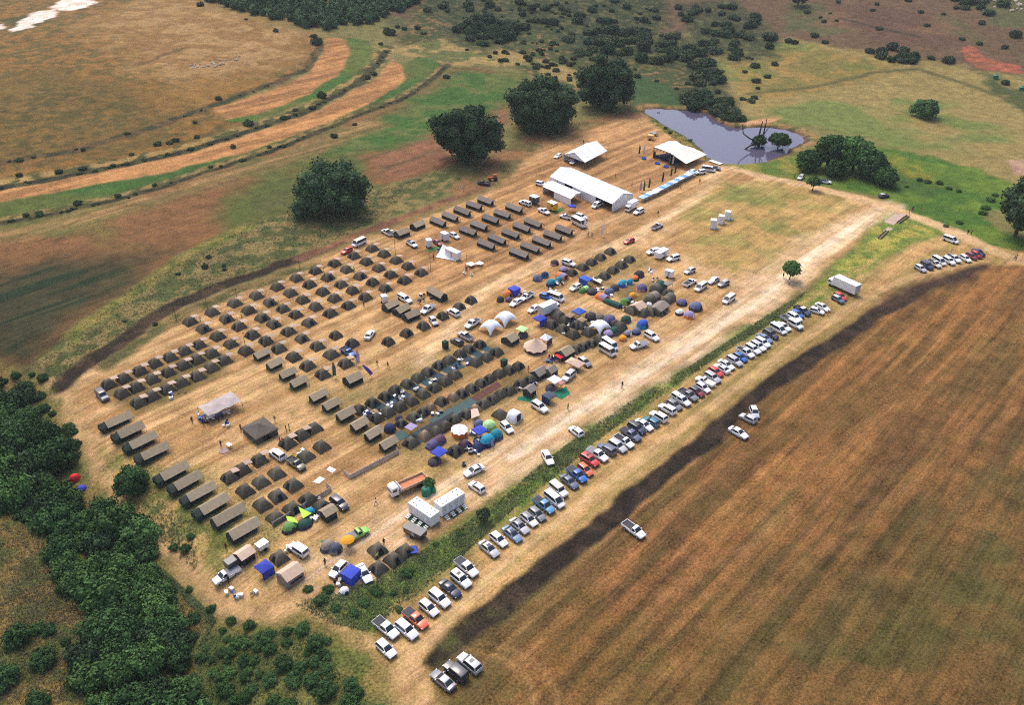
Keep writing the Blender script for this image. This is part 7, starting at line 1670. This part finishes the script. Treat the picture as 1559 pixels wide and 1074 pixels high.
special('shower_trailer', trailer_parts(2.6,1.6,2.0,'white',None), (1019,416), (26,8), 'white shower trailer with grey door by the open parking', 'trailer', 1.4, .95)
special('shower_trailer', trailer_parts(1.8,1.6,1.9,'white',None), (585,455), (10,14), 'small white cabin trailer at the brown ridge tents', 'trailer', 1.3)
special('camping_trailer', trailer_parts(2.0,1.5,.9,'white','white',False), (399,831), (-26,18), 'small white camping trailer at the lower camp end', 'trailer', .9)
special('camping_trailer', trailer_parts(2.6,1.8,1.3,'dark',None,False), (354,857), (-26,20), 'dark camping trailer hitched behind the white pickup', 'trailer', 1.0)
special('cargo_trailer', trailer_parts(4.2,1.9,1.1,'black','dark',False), (632,811), (28,14), 'long black trailer before the toilet cabin mat', 'trailer', .8)
special('expo_trailer', trailer_parts(5.4,2.0,2.3,'white',None,False), (690,387), (28,13), 'big white trailer with its side let down', 'trailer', 1.4)
P4 = [at_z((674,371.5), 2.6), at_z((695,385), 2.6), at_z((694,398), .12), at_z((663,391), .12)]; o0 = sum(P4, Vector())/4; o0.z = 0
g = [[tuple(P4[0].lerp(P4[1], i/4).lerp(P4[3].lerp(P4[2], i/4), j/4) - o0 - Vector((0,0,.55*math.sin(math.pi*j/4)))) for j in range(5)] for i in range(5)]
m = MB(); m.sheet(g, .04)
if (Vector(g[1][0])-Vector(g[0][0])).cross(Vector(g[0][1])-Vector(g[0][0])).z < 0: m.f = [tuple(reversed(x)) for x in m.f]
o = link('side_awning', m.mesh('side_awning', WCNV, 60), None, o0); tag(o, 'white side sheet sloping down from the big white trailer', 'awning')
special('tractor', tractor_parts(), (751,271), (-28,2), 'faded red tractor beside the dark pickup under the trees', 'tractor', 1.0)
# ------------------------------------------------------------------ people
for a in [((573,769),'white','grey','walking'),((345,838),'maroon','black','standing'),((495.5,862),'black','black','standing'),((585,831),'black','khaki','standing'),((575,852),'hivis','brown','reaching'),
          ((574.5,558),'brown','black','walking'),((591,561),'maroon','black','walking'),((368.2,484),'hivis','olive','standing'),((539,415),'hivis','olive','standing'),((554,466),'grey','black','standing'),
          ((895.3,361),'black','black','walking'),((901,362),'black','black','walking'),((936.8,271),'brown','brown','standing'),((962,284),'brown','khaki','standing'),((1001.5,328.5),'black','black','walking'),((888,219.5),'maroon','black','standing'),((1065,279),'maroon','black','standing'),((1036,287),'khaki','brown','standing'),((1033,285.5),'olive','black','standing'),
          ((947,591),'black','black','walking'),((864.7,624),'greenvest','black','standing'),((1473,357),'black','black','standing'),((1478,358),'maroon','black','reaching'),((1544,397),'maroon','black','walking'),((1546.5,396),'white','black','standing'),((1388,323),'maroon','khaki','standing'),((1389.5,321),'black','black','standing'),((1209.5,271),'black','black','standing'),((1192,423),'black','black','standing'),((1201,434),'white','black','reaching'),
          ((1259.7,481),'orange','orange','standing'),((804,567),'red','black','reaching'),((840,550),'black','black','standing'),((844,551),'black','grey','standing'),((836,549),'black','black','standing'),((660,395),'maroon','black','standing'),((711,414),'black','grey','reaching'),((709,411),'white','black','standing'),
          ((293,644),'maroon','black','standing'),((310,648),'black','black','standing'),((333,643),'black','black','standing'),((337,681),'black','black','reaching'),((419,643),'khaki','white','standing'),((436,658),'black','black','standing'),((441,656),'black','black','standing'),((448,701),'hivis','olive','standing'),((367,656),'maroon','maroon','reaching'),((951,474),'black','black','standing'),((946,473),'black','black','standing'),((349,888),'black','black','reaching'),((1014,451),'brown','black','standing'),((705,290),'white','grey','walking'),((774,262),'white','khaki','standing'),
          ((431,677),'red','black','reaching'),((434,680),'red','black','reaching'),((427,676),'red','khaki','reaching')]:
    person(a[0][0], a[0][1], a[1], a[2], a[3])
# ------------------------------------------------------------------ labels: say where each of the remaining things stands
LMK = [('the long white marquee',905,285),('the smaller white marquee',893,232),('the cream stage canopy',1035,232),('the pond',1110,205),('the tipper truck',620,737),('the big white box truck',836,467),('the pair of green-emblem shelters',757,492),('the bell tent',815,523),
 ('the pale grey mess canopy',332,618),('the square canteen tent',396,655),('the twin toilet cabins',665,772),('the red-brown walkway',725,605),('the white arched awning',783,632),('the white-topped round tent',699,655),('the three meadow toilets',1097,334),('the roadside tree clump',1300,265),('the wooden troughs',1360,345),
 ('the lone evergreen',508,300),('the nearest big round tree',708,225),('the middle big tree',825,170),('the tallest big tree',920,140),('the long box truck',1285,433),('the side-down white trailer',688,386),('the open brown ridge tent',665,446),('the lime green jeep',543,812),('the fire pit',341,687),('the close block of bow tents',245,570),('the wide field of bow tents',470,455),('the four grey tent rows',765,345),
 ('the diagonal fly tents',500,608),('the double row of tents',640,580),('the white shower trailer',1019,414),('the lower blue gazebo',402,862),('the far blue gazebo',534,873),('the stall line',1010,280),('the blue pickup',530,534),('the thicket',160,860),('the lone pasture tree',1406,165),('the lone little green tree',1201,418),('the red and blue collapsed tents',118,735),('the round bush tree',204,735),('the red earth bank',1500,90),('the burnt strip',900,790),('the dark far woods',470,20),('the terraces',420,200),('the bright green field',1430,270),('the two minibuses',927,529),('the large olive tunnel tent',1002,438),('the amber dome',927,449),('the teal groundsheet',655,655),('the hilltop rocks',1500,12),('the hill outcrop',328,95)]
NUMSHARE = {}
used = {}
for o in bpy.data.objects:
    if o.parent is None and o.get('label'): used.setdefault(o['label'].lower(), o)
def rel(dx, dy):
    a = 'left of' if dx < 0 else 'right of'; b = 'behind' if dy < 0 else 'in front of'
    if abs(dx) > 2.2*abs(dy): return 'directly ' + a
    if abs(dy) > 2.2*abs(dx): return 'directly ' + b
    return b + ' and ' + a
def cands(px, desc):
    near = sorted((l for l in LMK if math.hypot(px[0]-l[1], px[1]-l[2]) > 6), key=lambda l: math.hypot(px[0]-l[1], px[1]-l[2]))[:9]
    rs = []
    for n, x, y in near:
        d = math.hypot(px[0]-x, px[1]-y); rs.append((('close ' if d < 30 else 'well ' if d > 110 else '') + rel(px[0]-x, px[1]-y) + ' ' + n).replace('close directly', 'just').replace('well directly', 'far'))
    for r in rs[:3]: yield desc + ' ' + r
    for i in range(min(4, len(near))):
        for j in range(i + 1, len(near)):
            yield '%s %s, %s %s' % (desc, rel(px[0]-near[i][1], px[1]-near[i][2]), near[i][0], '') if False else '%s between %s and %s' % (desc, near[i][0], near[j][0])
BIG = {'between'}
# identical descriptions near one landmark are told apart by their order away from it
pend = []
for o, px, desc in PENDING:
    pend.append([o, px, desc])
import collections
groups = collections.defaultdict(list)
for o, px, desc in pend:
    l = min(LMK, key=lambda l: math.hypot(px[0]-l[1], px[1]-l[2]) if math.hypot(px[0]-l[1], px[1]-l[2]) > 5 else 99)
    groups[(desc, l[0])].append((math.hypot(px[0]-l[1], px[1]-l[2]), o, px))
bydesc = collections.Counter(d for _, _, d in pend)
def setlab(o, s):
    w = s.split()
    assert len(w) <= 18, s
    o['label'] = s; used[s.lower()] = o
for (desc, lm), lst in groups.items():
    lst.sort(key=lambda t: t[0])
    for i, (d, o, px) in enumerate(lst):
        done = False
        opts = []
        if len(lst) == 1: opts.append('%s near %s' % (desc, lm))
        cs = [c for c in cands(px, desc)]
        if len(lst) > 1: cs = cs
        if 1 < len(lst) <= 19 and o['category'] != 'bush':
            opts.append('%s, %s out from %s' % (desc, 'closest' if i == 0 else ordw(i+1), lm))
        for c in opts + cs:
            if c.lower() not in used and 4 <= len(c.split()) <= 16: setlab(o, c); done = True; break
        if not done:
            s = '%s near %s' % (desc, lm); s = ' '.join(s.split()[:16])
            o['label'] = s; key = s.lower(); 
            first = used.get(key); g_ = (first.get('group') if first is not None else None) or o.get('group') or (desc + ' cluster')
            o['group'] = g_
            if first is not None and first.get('group') != g_: first['group'] = g_
            used.setdefault(key, o); NUMSHARE[key] = NUMSHARE.get(key, 0) + 1
print('pending', len(PENDING), 'shared', sum(NUMSHARE.values()))
# all that share one label carry one group
bl = collections.defaultdict(list)
for o in bpy.data.objects:
    if o.parent is None and o.get('label') and not o.get('kind'): bl[o['label'].lower()].append(o)
for k, v in bl.items():
    if len(v) > 1:
        g_ = next((o.get('group') for o in v if o.get('group')), v[0]['label'][:60])
        for o in v: o['group'] = g_

# ------------------------------------------------------------------ light
w = bpy.data.worlds.new('World'); sc.world = w; w.use_nodes = True
SUN_EL, SUN_AZ = R(58), R(-25)           # azimuth from +Y towards +X
sky = w.node_tree.nodes.new('ShaderNodeTexSky'); sky.sky_type = 'NISHITA'; sky.sun_disc = False
sky.sun_elevation = SUN_EL; sky.sun_rotation = SUN_AZ; sky.air_density = 1.0; sky.dust_density = 5.0; sky.ozone_density = 1.2
bg = w.node_tree.nodes['Background']; bg.inputs['Strength'].default_value = .15
w.node_tree.links.new(sky.outputs['Color'], bg.inputs['Color'])
sd = bpy.data.lights.new('sun', 'SUN'); sd.energy = 1.15; sd.angle = R(24); sd.color = (1, .95, .88)
so = bpy.data.objects.new('sun', sd); COL.objects.link(so)
dirv = Vector((math.sin(SUN_AZ)*math.cos(SUN_EL), math.cos(SUN_AZ)*math.cos(SUN_EL), math.sin(SUN_EL)))
so.rotation_euler = (-dirv).to_track_quat('-Z', 'Y').to_euler(); so.location = (0, 0, 300)
vs_ = sc.view_settings; vs_.view_transform = 'Standard'; vs_.look = 'None'; vs_.gamma = 1.0; vs_.exposure = .62; vs_.use_curve_mapping = False
sc.render.engine = 'CYCLES'
sc.cycles.max_bounces = 5; sc.cycles.diffuse_bounces = 3; sc.cycles.glossy_bounces = 2; sc.cycles.transmission_bounces = 2
sc.cycles.use_denoising = False; sc.cycles.filter_width = 1.1

# ------------------------------------------------------------------ thin haze volume, added to lift the blacks
hb = MB(); hb.box((0, 330, 52), (1500, 1500, 150)); hz = link('haze', hb.mesh('haze', [], 0)); stuff(hz)
hm_ = bpy.data.materials.new('added_haze'); hm_.use_nodes = True
hm_.node_tree.nodes.remove(hm_.node_tree.nodes['Principled BSDF'])
pv = hm_.node_tree.nodes.new('ShaderNodeVolumePrincipled'); pv.inputs['Density'].default_value = .00010; pv.inputs['Color'].default_value = (.80, .86, .92, 1)
hm_.node_tree.links.new(pv.outputs['Volume'], [n for n in hm_.node_tree.nodes if n.type == 'OUTPUT_MATERIAL'][0].inputs['Volume'])
hz.data.materials.append(hm_)
